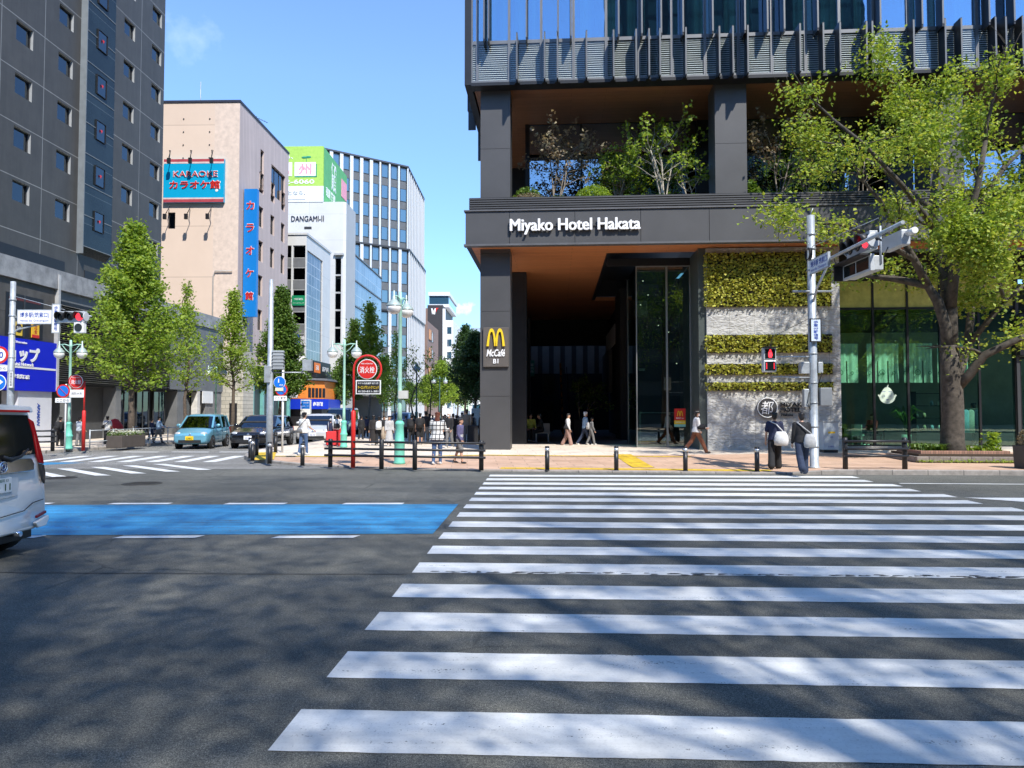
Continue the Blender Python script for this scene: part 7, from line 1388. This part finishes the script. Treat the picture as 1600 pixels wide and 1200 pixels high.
b, h = hh(708, 694, 647); person(b, 190, h, 'person in dark coat half hidden behind the boy', C_BK, C_BK, HAIRB, 0, ((4, 2), (-4, 4)), ((4, 10, 8), (4, 10, 8)), 'regular')
b, h = hh(729, 693, 640); person(b, 190, h, 'man in tan jacket seen from behind with a tall black suitcase', C_TN, C_GY, HAIRB, 0, ((4, 2), (-4, 4)), ((8, 30, 10), (4, 40, 10)), 'regular', hem=.03, girth=1.1)
suitcase('tall black suitcase beside the man in tan jacket', on(739, 694), R(5), C_BK, .82, .46, .3)
b, h = hh(751, 694, 644); person(b, 90, h, 'man in black tee and cap half hidden by the corner column', C_BK, C_BK, HAIRB, 0, ((4, 2), (-4, 4)), ((4, 30, 8), (4, 30, 8)), 'regular', 'short', cap=C_W)
for i, (px, pf, pt, tp_, bt, lab) in enumerate(((612, 680, 650, C_W, C_BK, 'distant person in white beside the far pale car'), (676, 680, 649, C_LG, C_JN, 'distant person in pale grey behind the woman in checked shirt'), (693, 682, 650, C_BK, C_BK, 'distant person in black before the bright green tree'), (745, 682, 648, C_LB, C_GY, 'distant person in light blue near the column'))):
    b, h = hh(px, pf, pt); person(b, 180 if i % 2 else 10, h, lab, tp_, bt, HAIRB, 0, ((10, 4), (-10, 8)), ((8, 10, 8), (-8, 10, 8)), 'regular', vox=.026, group=None)
for i, (px, pf, pt, tp_, bt, lab) in enumerate(((572, 684, 650, C_NV, C_BK, 'distant person in navy left of the woman in the long black dress'), (622, 690, 649, C_BK, C_BK, 'person in black just left of the dark group beside the largest lamp'), (634, 686, 650, C_GY, C_BK, 'person in grey between the largest lamp and the dark group'), (738, 688, 646, C_BK, C_BK, 'person in black right behind the man in tan jacket'), (699, 678, 650, C_BE, C_GY, 'distant person in beige behind the older man'), (686, 676, 650, C_BK, C_JN, 'distant person in black top hidden by the checked shirt'), (716, 678, 650, C_W, C_BK, 'distant person in white behind the boy'))):
    b, h = hh(px, pf, pt); person(b, (170, 20, 200, 150)[i % 4], h, lab, tp_, bt, HAIRB, 0, ((10, 4), (-10, 8)), ((8, 10, 8), (-8, 10, 8)), 'regular', vox=.026)
for i, (px, pf, pt, tp_, bt, lab) in enumerate(((648, 691, 650, C_BK, C_BK, 'dark clothed person tucked between the rucksack wearers'), (671, 690, 647, C_NV, C_BK, 'person in navy right of the tall person of the dark group'), (695, 690, 648, C_BK, C_BK, 'dark clothed person between checked shirt and older man'), (713, 690, 649, C_BK, C_NV, 'dark clothed person directly behind the boy'), (722, 689, 645, C_NV, C_BK, 'person in navy left of the man in tan jacket'), (564, 688, 650, C_BK, C_BK, 'dark clothed person right of the red hydrant pole'), (600, 689, 650, C_BK, C_GY, 'person in black top between white rucksack and pale dress'))):
    b, h = hh(px, pf, pt); person(b, (185, 160, 30, 175)[i % 4], h, lab, tp_, bt, HAIRB, 0, ((8, 4), (-8, 8)), ((8, 14, 8), (-4, 14, 8)), 'regular', vox=.026)
b = on(747, 685); r = thing('information_panel', 'pale upright information panel beside the corner column', 'panel', b, R(-4)); z_ = ht(747, 638, b.y) - b.z; MB().box(-.35, .35, -.06, .06, .2, z_).build('panel', cloth('panel_pale', (.42, .46, .44)), r, .01); MB().box(-.37, .37, -.12, .12, 0, .2).build('base', DGREY, r)
# in the passage
b, h = hz(887, 697, 646, .16); _, M, A, LM = person(b, 75, h, 'woman in white top and dusty pink wide trousers walking out of the passage', C_W, C_PK, HAIRB, 0, ((16, 4), (-14, 14)), ((10, 20, 8), (-8, 20, 8)), 'wide', shoes=SHOEW)
bag('shoulder_bag', 'black bag at the hip of the woman in dusty pink trousers', M, (-.2, .05, .98), (.16, .26, .2), C_BK, [[(-.2, .05, 1.08), (-.1, .1, 1.3), (.1, .06, 1.44)]])
b, h = hz(914, 696, 643, .16); person(b, 100, h, 'white haired person in pale blue jacket and jeans walking right in the passage', C_LB, C_DJ, HAIRW, 0, ((20, 4), (-18, 18)), ((10, 50, 8), (-8, 40, 8)), 'regular', shoes=SHOEW)
b, h = hz(924, 695, 652, .2); _, M, A, LM = person(b, 95, h, 'person in grey with a pale backpack behind the white haired person', C_GY, C_GY, HAIRB, 0, ((14, 4), (-12, 14)), ((10, 20, 8), (-8, 20, 8)), 'regular')
bag('rucksack', 'pale rucksack of the person in grey in the passage', M, (0, .21, 1.18), (.3, .2, .44), C_LG, [[(-.12, .1, 1.35), (-.13, .0, 1.43)]], 'pack')
BN = [(824, 688, 'grey bench in the passage nearest the corner column'), (843, 687, 'grey bench in the passage further right')]
for i, (px, py, lab) in enumerate(BN):
    q = gp(px, py, .2); q.y = min(q.y, 36); q = yp(px, py, 33.5); r = thing('bench', lab, 'bench', (q.x, 33.5, .2), R(-3.6)); MB().box(-.5, .5, -.22, .22, .38, .46).build('seat', pm('bench_grey', (.3, .3, .28), .6), r); MB().box(-.48, .48, .17, .22, .46, .85).build('backrest', pm('bench_grey', (.3, .3, .28), .6), r)
    for x in (-.42, .42): MB().box(x - .03, x + .03, -.2, .2, 0, .38).build('leg', GALV, r)
for i, (px, tp_, lab, f_) in enumerate(((818, C_GY, 'person in grey sitting at the left end of the passage benches', 70), (829, C_YG, 'person in lime top slumped on the passage bench', 20), (846, C_BK, 'person in black sitting on the right passage bench', 300))):
    q = yp(px, 680, 33.4); person((q.x, 33.35, .2), f_ - 20 if i else 50, 1.62, lab, tp_, C_BK, HAIRB, 0, ((82, 82), (78, 80)), ((30, 40, 8), (34, 40, 8)), 'regular', lean=10, sit=True)
# left pavement
b, h = hz(123, 697, 652, .12); person(b, 160, h, 'man in white and pale blue shirt with grey trousers beside the red hydrant pole', cloth('pale_shirt', (.5, .56, .62)), C_GY, HAIRB, 0, ((4, 2), (-4, 4)), ((8, 40, 8), (10, 50, 10)), 'regular', 'short', SHOEB); suitcase('black suitcase beside the man with grey trousers', b + Vector((-.55, 0, 0)), R(10), C_BK, .62, .4)
b, h = hz(93, 697, 652, .12); _, M, A, LM = person(b, 170, h, 'person in black with a black rucksack in front of the pillar sign', C_BK, C_BK, HAIRB, 0, ((4, 2), (-4, 4)), ((4, 20, 8), (4, 20, 8)), 'regular', shoes=SHOEB, mask=False); bag('rucksack', 'black rucksack beside the pillar sign', M, (0, .21, 1.18), (.34, .24, .5), C_BK, [[(-.12, .1, 1.35), (-.13, .0, 1.43)]], 'pack')
b, h = hz(167, 694, 651, .12); _, M, A, LM = person(b, 185, h, 'man in white short sleeved shirt with a black strap behind the flower planter', C_W, C_BK, HAIRB, 0, ((4, 2), (-4, 4)), ((8, 30, 10), (6, 20, 12)), 'regular', 'short', SHOEB); bag('sling_bag', 'black bag at the side of the man behind the planter', M, (.2, .1, 1.1), (.18, .24, .22), C_BK, [[(.16, .14, 1.15), (0, .14, 1.28), (-.13, .06, 1.43)]])
b, h = hz(247, 692, 651, .12); person(b, 140, h, 'man in light blue shirt walking behind the pipe fence', C_LB, C_GY, HAIRB, 0, ((16, 4), (-14, 12)), ((20, 60, 22), (16, 60, 18)), 'regular', 'long', SHOEB)
b, h = hz(236, 689, 655, .12); person(b, 150, h, 'person in navy walking just behind the man in light blue shirt', C_NV, C_NV, HAIRB, 0, ((10, 4), (-10, 8)), ((8, 20, 8), (8, 20, 8)), 'regular')
b, h = hz(206, 690, 655, .12); person(b, 100, h, 'person in white carrying things beside the trunk of the largest conical tree', C_LG, C_BK, HAIRB, 0, ((10, 4), (-10, 8)), ((20, 70, 8), (20, 70, 8)), 'regular')
r = thing('parasol', 'folded red cloth cover on a cart beside the planter', 'cart cover', gz(180, 34)); MB().lathe([(.02, 1.15), (.16, 1.1), (.34, .8), (.40, .62), (.38, .6)], n=14).build('cover', C_RD, r); MB().box(-.3, .3, -.2, .2, .0, .6).build('cart', DGREY, r)
# inside the shop
def in_shop(u, v): return hw(u, v, .24)
person(in_shop(18.35, 3.0), 200, 1.7, 'shop worker in blue grey shirt standing behind the glass near the right door', cloth('blue_grey', (.22, .28, .36)), C_BK, HAIRB, 0, ((4, 2), (-4, 4)), ((10, 50, 10), (10, 50, 10)), 'regular')
person(in_shop(12.55, 3.2), 70, 1.6, 'diner in pale green top seated at the left window of the shop', cloth('pale_green', (.55, .66, .58)), C_BK, HAIRB, 1, ((80, 80), (80, 80)), ((30, 60, 8), (30, 60, 8)), 'regular', lean=8, sit=True)
person(in_shop(14.55, 3.3), -60, 1.6, 'diner in dark red seated at the second window of the shop', cloth('dark_red', (.25, .03, .04)), C_BK, HAIRB, 1, ((80, 80), (80, 80)), ((30, 60, 8), (30, 60, 8)), 'regular', lean=8, sit=True)
for i, (u, lab) in enumerate(((13.3, 'dark round shop table at the left window'), (14.9, 'dark shop table covered with a dark cloth by the second window'))):
    r = thing('shop_table', lab, 'table', in_shop(u, 3.2), HR); MB().tube([(0, 0, .68), (0, 0, .72)], .42, 24, 0, False).build('table_top', pm('table_brown', (.09, .05, .03), .4), r); MB().lathe([(.24, 0), (.24, .03), (.04, .05), (.04, .68)], n=14).build('leg', BLACK, r)
for i, u in enumerate((12.5, 14.0, 14.55)):
    r = thing('shop_chair', ('pale chair of the diner at the left window', 'empty pale chair between the shop tables', 'dark chair of the diner in dark red')[i], 'chair', in_shop(u, 3.32), HR + (0, 2.2, 2)[i]); mt = pm('chair_pale', (.55, .6, .55), .6) if i < 2 else pm('table_brown', (.09, .05, .03), .4); MB().box(-.22, .22, -.22, .22, .40, .45).build('seat', mt, r); MB().box(-.22, .22, .18, .22, .45, .85).build('backrest', mt, r)
    for x in (-.19, .19):
        for y in (-.19, .19): MB().box(x - .02, x + .02, y - .02, y + .02, 0, .40).build('leg', mt, r)
r = thing('display_shelf', 'shop shelf with small pale goods seen behind the tree trunk', 'shelf', in_shop(17.2, 3.4), HR); m = MB().box(-.9, .9, 0, .4, .0, .05)
for k in range(4): m.box(-.9, .9, 0, .4, .6 + .5 * k, .63 + .5 * k)
m.box(-.92, -.9, 0, .4, 0, 2.2).box(.9, .92, 0, .4, 0, 2.2).build('frame', BLACK, r)
for k in range(12): MB().lathe([(.06, 0), (.07, .1), (.04, .2)], n=10).build('goods', (LWHITE, C_BE, C_LB)[k % 3], r, loc=(-.8 + (k % 6) * .3, .2, .63 + .5 * (k // 4)))
r = thing('clothes_rail', 'garments hanging on a rail inside the shop right of the trunk', 'clothes rail', in_shop(17.9, 2.6), HR); MB().tube([(-.4, 0, 0), (-.4, 0, 1.5), (.4, 0, 1.5), (.4, 0, 0)], .015, 6).build('frame', GALV, r)
for k in range(4): m = MB(); loft(m, [((0, 0, .55), .16, .05), ((0, 0, 1.0), .14, .05), ((0, 0, 1.38), .17, .05), ((0, 0, 1.46), .04, .03)], 10); m.build('garment', (C_W, C_LB, C_LG, C_DJ)[k], r, loc=(-.3 + .2 * k, 0, 0))
# ================================================================ vehicles (front towards -Y of their own frame)
def paint(n, col, rough=.28, metal=.35): return pm('car_paint_' + n, col, rough, metal, .03, .8, 0, 60, .5, 1.0)
CGL = glass('car_glass', (.05, .06, .06), .10, .01, (.9, .95, 1)); HLG = pm('headlight_glass', (.62, .64, .66), .12, .3, .2, 8); TRIMB = pm('trim_black', (.015, .015, .016), .45); TLR = pm('tail_lamp_red', (.42, .008, .012), .12, 0, .1, 6); SEATM = pm('car_seat', (.05, .05, .05), .9)
def ring_rect(y0, y1, w, z, rc, n=5, flare=0):
    pts = []
    for (cx, cy, a0) in ((w - rc, y1 - rc, 0), (-w + rc, y1 - rc, 90), (-w + rc, y0 + rc, 180), (w - rc, y0 + rc, 270)):
        for j in range(n): a = R(a0 + 90 * j / (n - 1)); pts.append((cx + rc * math.cos(a), cy + rc * math.sin(a), z))
    return pts
def wheel(parent, x, y, r, wd=.19, spokes=7):
    w_ = MB().lathe([(r * .66, -wd / 2), (r * .95, -wd / 2), (r, -wd / 2 + .03), (r, wd / 2 - .03), (r * .95, wd / 2), (r * .66, wd / 2)], n=28).xf(Matrix.Translation((x, y, r)) @ Matrix.Rotation(R(90), 4, 'Y')).build('wheel', RUBBER, parent)
    m = MB(); sd = 1 if x > 0 else -1; m.disc((x + sd * wd * .2, y, r), r * .64, (1, 0, 0), .02, 24, 1)
    for k in range(spokes): a = 2 * math.pi * k / spokes; m.bar((x + sd * wd * .42, y, r), (x + sd * wd * .42, y + math.cos(a) * r * .62, r + math.sin(a) * r * .62), .035, .02)
    m.ring((x + sd * wd * .44, y, r), r * .64, .018, 'X', 24).disc((x + sd * wd * .42, y, r), .06, (1, 0, 0), .04, 14); m.build('rim', [CHROME, TRIMB], w_)
    return w_
def shell(parent, stations, prof, mat, name='body'):
    """stations: (y, zbot, ztop, w); prof: list of (fx, fz) half profile from bottom centre to top centre"""
    V = []; n = 0; full = prof + [(-fx, fz) for fx, fz in reversed(prof[1:-1])]
    for (y, zb, zt, w) in stations:
        for fx, fz in full: V.append((fx * w, y, zb + (zt - zb) * fz))
    k = len(full); f = [(i * k + j, (i + 1) * k + j, (i + 1) * k + (j + 1) % k, i * k + (j + 1) % k) for i in range(len(stations) - 1) for j in range(k)] + [tuple(range(k)), tuple(reversed(range((len(stations) - 1) * k, len(stations) * k)))]
    m = MB(); m.add(V, f, 0, True); o = m.build(name, mat, parent); s = o.modifiers.new('sub', 'SUBSURF'); s.levels = s.render_levels = 2; return o
PROF = [(0, 0), (.62, 0), (.93, .06), (1, .30), (1, .62), (.97, .86), (.88, .98), (.5, 1.02), (0, 1.03)]
def car(label, loc, rz, L, W, H, hood, colr, belt=.92, plate=LWHITE, ptxt='', wr=.28, wb=.62, cat='car', roofl=(.30, .06), kind='hatch', grille=True, front_det=True, hood_z=None):
    r = thing('car', label, cat, loc, rz); w = W / 2; P_ = colr; y0, y1 = -L / 2, L / 2; hz_ = hood_z or belt - .06; hl = hood
    shell(r, [(y0, .30, .58, w * .80), (y0 + .06, .24, .70, w * .92), (y0 + .22, .20, hz_ - .14, w * .985), (y0 + hl * .6, .19, hz_ - .03, w), (y0 + hl, .19, belt, w), (y1 - .6, .19, belt + .04, w), (y1 - .14, .20, belt + .05, w * .985), (y1 - .03, .26, belt - .04, w * .93), (y1, .34, .74, w * .84)], PROF, P_)
    # greenhouse: glass hull, roof and pillars
    zb, zr = belt - .03, H - .10; yb0, yb1 = y0 + hl - .10, y1 - .10; yt0, yt1 = y0 + hl + roofl[0] * 2, y1 - .22 - roofl[1] * 2; wt = w * .80; A = ring_rect(yb0, yb1, w * .95, zb, .18); B = ring_rect(yt0, yt1, wt, zr, .20); k = len(A); m = MB(); m.add(A + B, [(i, (i + 1) % k, (i + 1) % k + k, i + k) for i in range(k)], 0, True); m.build('windows', CGL, r)
    B1 = ring_rect(yt0 - .01, yt1 + .01, wt + .012, zr - .01, .2); B2 = ring_rect(yt0 + .10, yt1 - .08, wt - .07, H - .03, .2); B3 = ring_rect(yt0 + .4, yt1 - .35, wt - .25, H, .2); m = MB(); m.add(B1 + B2 + B3, [(i + q * k, (i + 1) % k + q * k, (i + 1) % k + k + q * k, i + k + q * k) for i in range(k) for q in (0, 1)] + [tuple(2 * k + i for i in range(k))], 0, True); m.build('roof', P_, r)
    def edge(f): # interpolate between belt and roof at parameter along side: returns base and top points
        return None
    for sx in (-1, 1):
        for (ya, yt, t_) in ((yb0 + .10, yt0 + .10, .075), (yb1 - .10, yt1 - .12, .12)): MB().bar((sx * w * .925, ya, zb), (sx * (wt - .02), yt, zr + .01), t_, t_ * .6).build('pillar', P_, r)
        ym = (yb0 + yb1) / 2 + .1; MB().bar((sx * w * .95, ym, zb), (sx * wt, ym + .02, zr), .03, .09).build('pillar', P_ if kind != 'dark' else TRIMB, r)
        m = MB()
        for yy in (y0 + hl + .05, ym, y1 - .72): m.bar((sx * (w + .001), yy, .36), (sx * (w * .985), yy, belt - .03), .012, .012)
        m.box(sx * w - .004, sx * w + .004, y0 + hl, y1 - .6, .30, .312); m.build('door_seam', TRIMB, r); MB().box(sx * w - .012, sx * w + .018, ym - .25, ym - .1, belt - .16, belt - .13).box(sx * w - .012, sx * w + .018, ym + .62, ym + .77, belt - .15, belt - .12).build('door_handle', P_, r)
        mi = MB().ell((sx * (w + .10), y0 + hl + .28, belt + .07), (.10, .06, .075), 12, 8); mi.tube([(sx * w * .95, y0 + hl + .30, belt), (sx * (w + .06), y0 + hl + .29, belt + .05)], .02, 6); mi.build('mirror', P_, r)
        for yy in (y0 + wr + .42, y1 - wr - .34):
            MB().disc((sx * (w - .03), yy, wr + .01), wr * 1.16, (1, 0, 0), .075, 28).build('wheel_arch', TRIMB, r); wheel(r, sx * (w - .07), yy, wr)
        hx = sx * w * .70; MB().ell((hx, y0 + .19, hz_ - .23), (w * .22, .15, .095), 14, 10, 0, Matrix.Rotation(sx * R(28), 3, 'Z') @ Matrix.Rotation(R(-18), 3, 'X')).build('headlight', HLG, r); MB().ell((sx * w * .80, y0 + .10, .40), (.07, .05, .05), 10, 8).build('fog_lamp', HLG, r)
        MB().ell((sx * w * .86, y1 - .10, belt - .18), (.09, .08, .2), 10, 8).build('tail_light', TLR, r)
    if grille:
        m = MB().box(-w * .42, w * .42, y0 + .025, y0 + .09, .53, .60)
        m.build('grille', TRIMB, r); m = MB().box(-w * .62, w * .62, y0 - .012, y0 + .06, .27, .40); 
        for q in range(3): m.box(-w * .6, w * .6, y0 - .018, y0 - .008, .285 + .038 * q, .297 + .038 * q, 1)
        m.build('air_intake', [TRIMB, DGREY], r); MB().ell((0, y0 + .02, .62), (.06, .02, .04), 14, 8).build('badge', CHROME, r)
    p = MB().box(-.165, .165, y0 - .035, y0 - .02, .40, .565); p.build('number_plate', plate, r); MB().geo(text_geo(ptxt or '33-11', wd=.24, ht=.08, depth=.003), T(0, y0 - .037, .46)).build('plate_lettering', SIGNBLUE if plate == LWHITE else INK, r)
    MB().box(-w * .8, w * .8, y0 + hl + .3, y0 + hl + .42, belt - .1, belt + .25).box(-w * .8, w * .8, y1 - 1.1, y1 - .95, belt - .1, belt + .25).box(-w * .85, w * .85, y0 + hl, y1 - .2, .3, belt - .12).build('seats', SEATM, r)
    MB().bar((-.4, y0 + hl + .12, belt + .10), (.05, y0 + hl - .02, belt + .005), .012, .012).build('wiper', TRIMB, r)
    return r
c0 = gp(315, 699); kc = gp(300, 700.5); kx = Vector((-13.85, 31.9, .006))
car('pale metallic blue kei car with a yellow number plate turning out of the side street', kx, R(5), 3.3, 1.48, 1.5, .78, paint('pale_blue', (.16, .42, .55)), .93, YEL, '580', .27, kind='hatch', roofl=(.24, .03))
car('black compact car with white number plate behind the tall grey pole', Vector((-11.45, 32.8, .006)), R(2), 4.3, 1.72, 1.46, 1.0, paint('black', (.012, .012, .014), .2), .93, LWHITE, '53-08', .30, roofl=(.36, .10))
car('white hatchback facing the crossing behind the man in white tee', Vector((-9.95, 37.0, .006)), R(5), 4.3, 1.75, 1.48, 1.0, paint('white', (.70, .70, .70)), .95, LWHITE, '30-70', .30, roofl=(.36, .10))
# taxi van behind
def van(label, loc, rz, P_, L=4.7, W=1.7, H=1.8):
    r = thing('car', label, 'van', loc, rz); w = W / 2
    shell(r, [(-L / 2, .3, .8, w * .8), (-L / 2 + .1, .25, .95, w * .95), (-L / 2 + .7, .22, 1.08, w), (-L / 2 + 1.1, .22, 1.1, w), (L / 2 - .2, .22, 1.1, w), (L / 2, .3, 1.0, w * .92)], PROF, P_)
    A = ring_rect(-L / 2 + .6, L / 2 - .04, w * .96, 1.05, .18); B = ring_rect(-L / 2 + 1.35, L / 2 - .18, w * .84, H - .1, .2); k = len(A); m = MB(); m.add(A + B, [(i, (i + 1) % k, (i + 1) % k + k, i + k) for i in range(k)], 0, True); m.build('windows', CGL, r); B2 = ring_rect(-L / 2 + 1.45, L / 2 - .25, w * .78, H, .2); m = MB(); B0 = ring_rect(-L / 2 + 1.33, L / 2 - .16, w * .86, H - .12, .2); m.add(B0 + B2, [(i, (i + 1) % k, (i + 1) % k + k, i + k) for i in range(k)] + [tuple(k + i for i in range(k))], 0, True); m.build('roof', P_, r)
    for sx in (-1, 1):
        for yy in (-L / 2 + .8, L / 2 - .8): wheel(r, sx * (w - .07), yy, .31); 
        for yy in (-L / 2 + .8, L / 2 - .8): MB().disc((sx * (w - .03), yy, .32), .36, (1, 0, 0), .075, 28).build('wheel_arch', TRIMB, r)
        MB().ell((sx * w * .7, -L / 2 + .12, .78), (.2, .1, .09), 12, 8).build('headlight', HLG, r)
    MB().box(-.5, .5, -L / 2 - .01, -L / 2 + .05, .5, .62).build('grille', TRIMB, r); MB().box(-.165, .165, -L / 2 - .03, -L / 2 - .01, .36, .52).build('number_plate', LWHITE, r); return r
van('white roofed dark van behind the white hatchback', Vector((-10.9, 45.5, .006)), R(3), paint('white', (.70, .70, .70)))
car('small pale blue car far down the side street', Vector((-9.6, 62, .006)), R(-4), 3.9, 1.7, 1.46, .95, paint('silver', (.45, .48, .52)), .93)
# ---- the white van at the left edge, seen from behind
def near_van():
    X, Y = -5.70, 7.93; r = thing('minivan', 'white minivan leaving the picture at the left edge, seen from behind', 'van', (X, Y, 0), R(-90)); Pn = paint('pearl_white', (.82, .83, .83), .25, .0)
    half = [(0, 1.755), (.42, 1.75), (.565, 1.70), (.61, 1.62), (.665, 1.35), (.715, 1.10), (.765, .99), (.805, .86), (.835, .70), (.845, .50), (.835, .36), (.80, .285), (.6, .26), (0, .255)]
    def sec(y, sc_=1, dz=0, sh=0): return [(x * sc_ , y - sh * max(0, z - .95), z if z > .3 else z + dz) for x, z in half]
    st = [(-4.62, .72, .05), (-4.5, .9, 0), (-4.2, .97, 0), (-3.4, 1, 0), (-.35, 1, 0), (-.12, .995, 0), (-.04, .975, .01), (0.0, .93, .03)]
    V = []; ful = lambda h_: h_ + [(-x, y, z) for x, y, z in reversed(h_[1:-1])]
    for (y, s_, dz) in st:
        h_ = sec(y, s_, dz, .10 if y > -1 else 0)
        if y < -3.3: h_ = [(x, yy, min(z, 1.05 if y < -3.6 else 1.6)) for x, yy, z in h_]
        V += ful(h_)
    k = len(half) * 2 - 2; n = len(st); f = [(i * k + j, i * k + (j + 1) % k, (i + 1) * k + (j + 1) % k, (i + 1) * k + j) for i in range(n - 1) for j in range(k)] + [tuple(reversed(range(k))), tuple((n - 1) * k + j for j in range(k))]
    m = MB(); m.add(V, f, 0, True); o = m.build('body', Pn, r); bv = o.modifiers.new('bevel', 'BEVEL'); bv.width = .03; bv.segments = 3; bv.limit_method = 'ANGLE'; bv.angle_limit = R(50)
    yr = lambda z: .006 - .10 * max(0, z - .95)
    def panel(name, poly, mat, d=.02, bev=.006, lift=.0): # poly (x,z) on the leaning rear
        V = [(x, yr(z) + lift, z) for x, z in poly] + [(x, yr(z) + d + lift, z) for x, z in poly]; n = len(poly); m = MB(); m.add(V, [tuple(range(n)), tuple(reversed(range(n, 2 * n)))] + [(i, i + n, (i + 1) % n + n, (i + 1) % n) for i in range(n)]); bm_ = m.build(name, mat, r, bev); return bm_
    S2 = lambda p: p + [(-x, z) for x, z in reversed(p)]
    GLK = pm('privacy_glass', (.008, .010, .011), .06, 0, .2, 1, spec=.8)
    panel('rear_window', S2([(.0, 1.645), (-.50, 1.635), (-.545, 1.50), (-.60, 1.17), (-.0, 1.155)]), GLK)
    panel('spoiler', S2([(.0, 1.76), (-.54, 1.735), (-.57, 1.69), (-.56, 1.665), (0, 1.68)]), Pn, .045, .015); panel('high_brake_light', S2([(0, 1.70), (-.5, 1.69), (-.5, 1.665), (0, 1.675)]), TLR, .052, .004)
    for s_ in (-1, 1):
        q = lambda p: [(s_ * -x, z) for x, z in p] if s_ > 0 else p
        panel('tail_light', q([(-.50, 1.60), (-.585, 1.56), (-.645, 1.34), (-.705, 1.13), (-.715, 1.04), (-.64, 1.06), (-.60, 1.16), (-.565, 1.40)]), TLR, .035, .012); panel('tail_light_clear', q([(-.64, 1.055), (-.715, 1.035), (-.735, .93), (-.725, .80), (-.685, .86), (-.655, .97)]), pm('smoked_lens', (.06, .055, .055), .1), .033, .01)
        panel('reflector', q([(-.60, .435), (-.765, .475), (-.765, .445), (-.60, .405)]), pm('reflector_red', (.20, .006, .01), .2), .03, .003); panel('bumper_seam', q([(-.0, .50), (-.40, .525), (-.55, .60), (-.74, .62), (-.74, .612), (-.553, .592), (-.40, .517), (0, .492)]), TRIMB, .008, 0); panel('bumper_corner', q([(-.55, .36), (-.79, .42), (-.80, .37), (-.75, .30), (-.60, .29)]), Pn, .045, .012)
    panel('chrome_garnish', S2([(0, 1.135), (-.50, 1.125), (-.545, 1.06), (-.53, .985), (-.44, .975), (0, .985)]), CHROME, .03, .01); panel('badge', [(.055 * math.cos(a), 1.06 + .042 * math.sin(a)) for a in [2 * math.pi * j / 20 for j in range(20)]], pm('badge_blue', (.02, .06, .2), .2), .048, .004)
    bz = MB().ring((0, .055 - .011, 1.06), .06, .008, 'Y', 24).ring((0, .055 - .011, 1.06), .03, .007, 'Y', 20); bz.build('badge_ring', CHROME, r)
    panel('plate_recess_shade', S2([(0, .975), (-.30, .965), (-.28, .72), (0, .70)]), pm('car_paint_pearl_shadow', (.60, .62, .63), .3), .004, .002); panel('number_plate', S2([(0, .935), (-.165, .935), (-.165, .77), (0, .77)]), LWHITE, .02, .004)  # darker pearl tone paints the shade of a recess on a flat panel
    MB().geo(text_geo('福岡 33', wd=.15, ht=.035, depth=.002), Matrix.Translation((-.03, .029, .905)) @ Matrix.Rotation(R(180), 4, 'Z')).geo(text_geo('· · 11', wd=.26, ht=.075, depth=.002, bold=.01), Matrix.Translation((-.01, .029, .83)) @ Matrix.Rotation(R(180), 4, 'Z')).build('plate_lettering', pm('plate_green', (.01, .10, .04), .5), r)
    MB().tube([(.0, .02, 1.17), (-.10, .05, 1.13), (-.28, .045, 1.16), (-.42, .03, 1.24)], [.03, .028, .016, .01], 8).build('rear_wiper', TRIMB, r)
    MB().geo(text_geo('Crystal', wd=.16, depth=.004, ital=.3), Matrix.Translation((-.40, .032, 1.20)) @ Matrix.Rotation(R(180), 4, 'Z')).build('script_lettering', CHROME, r)
    for sx in (-1, 1):
        for yy in (-.52, -3.4): wheel(r, sx * .71, yy, .315, .20, 8); 
        # side windows
        MB().add([(sx * .725, -.35, 1.12), (sx * .725, -3.2, 1.12), (sx * .625, -2.9, 1.60), (sx * .625, -.45, 1.60)], [(0, 1, 2, 3)] if sx > 0 else [(3, 2, 1, 0)]).build('side_window', GLK, r)
    MB().box(-.7, .7, -4.2, -.1, .17, .27).build('underbody', TRIMB, r)
    c_ = MB(); c_.tube([(-.30, .05, .27), (-.30, -.1, .27)], .03, 10); c_.build('exhaust', CHROME, r)
near_van()
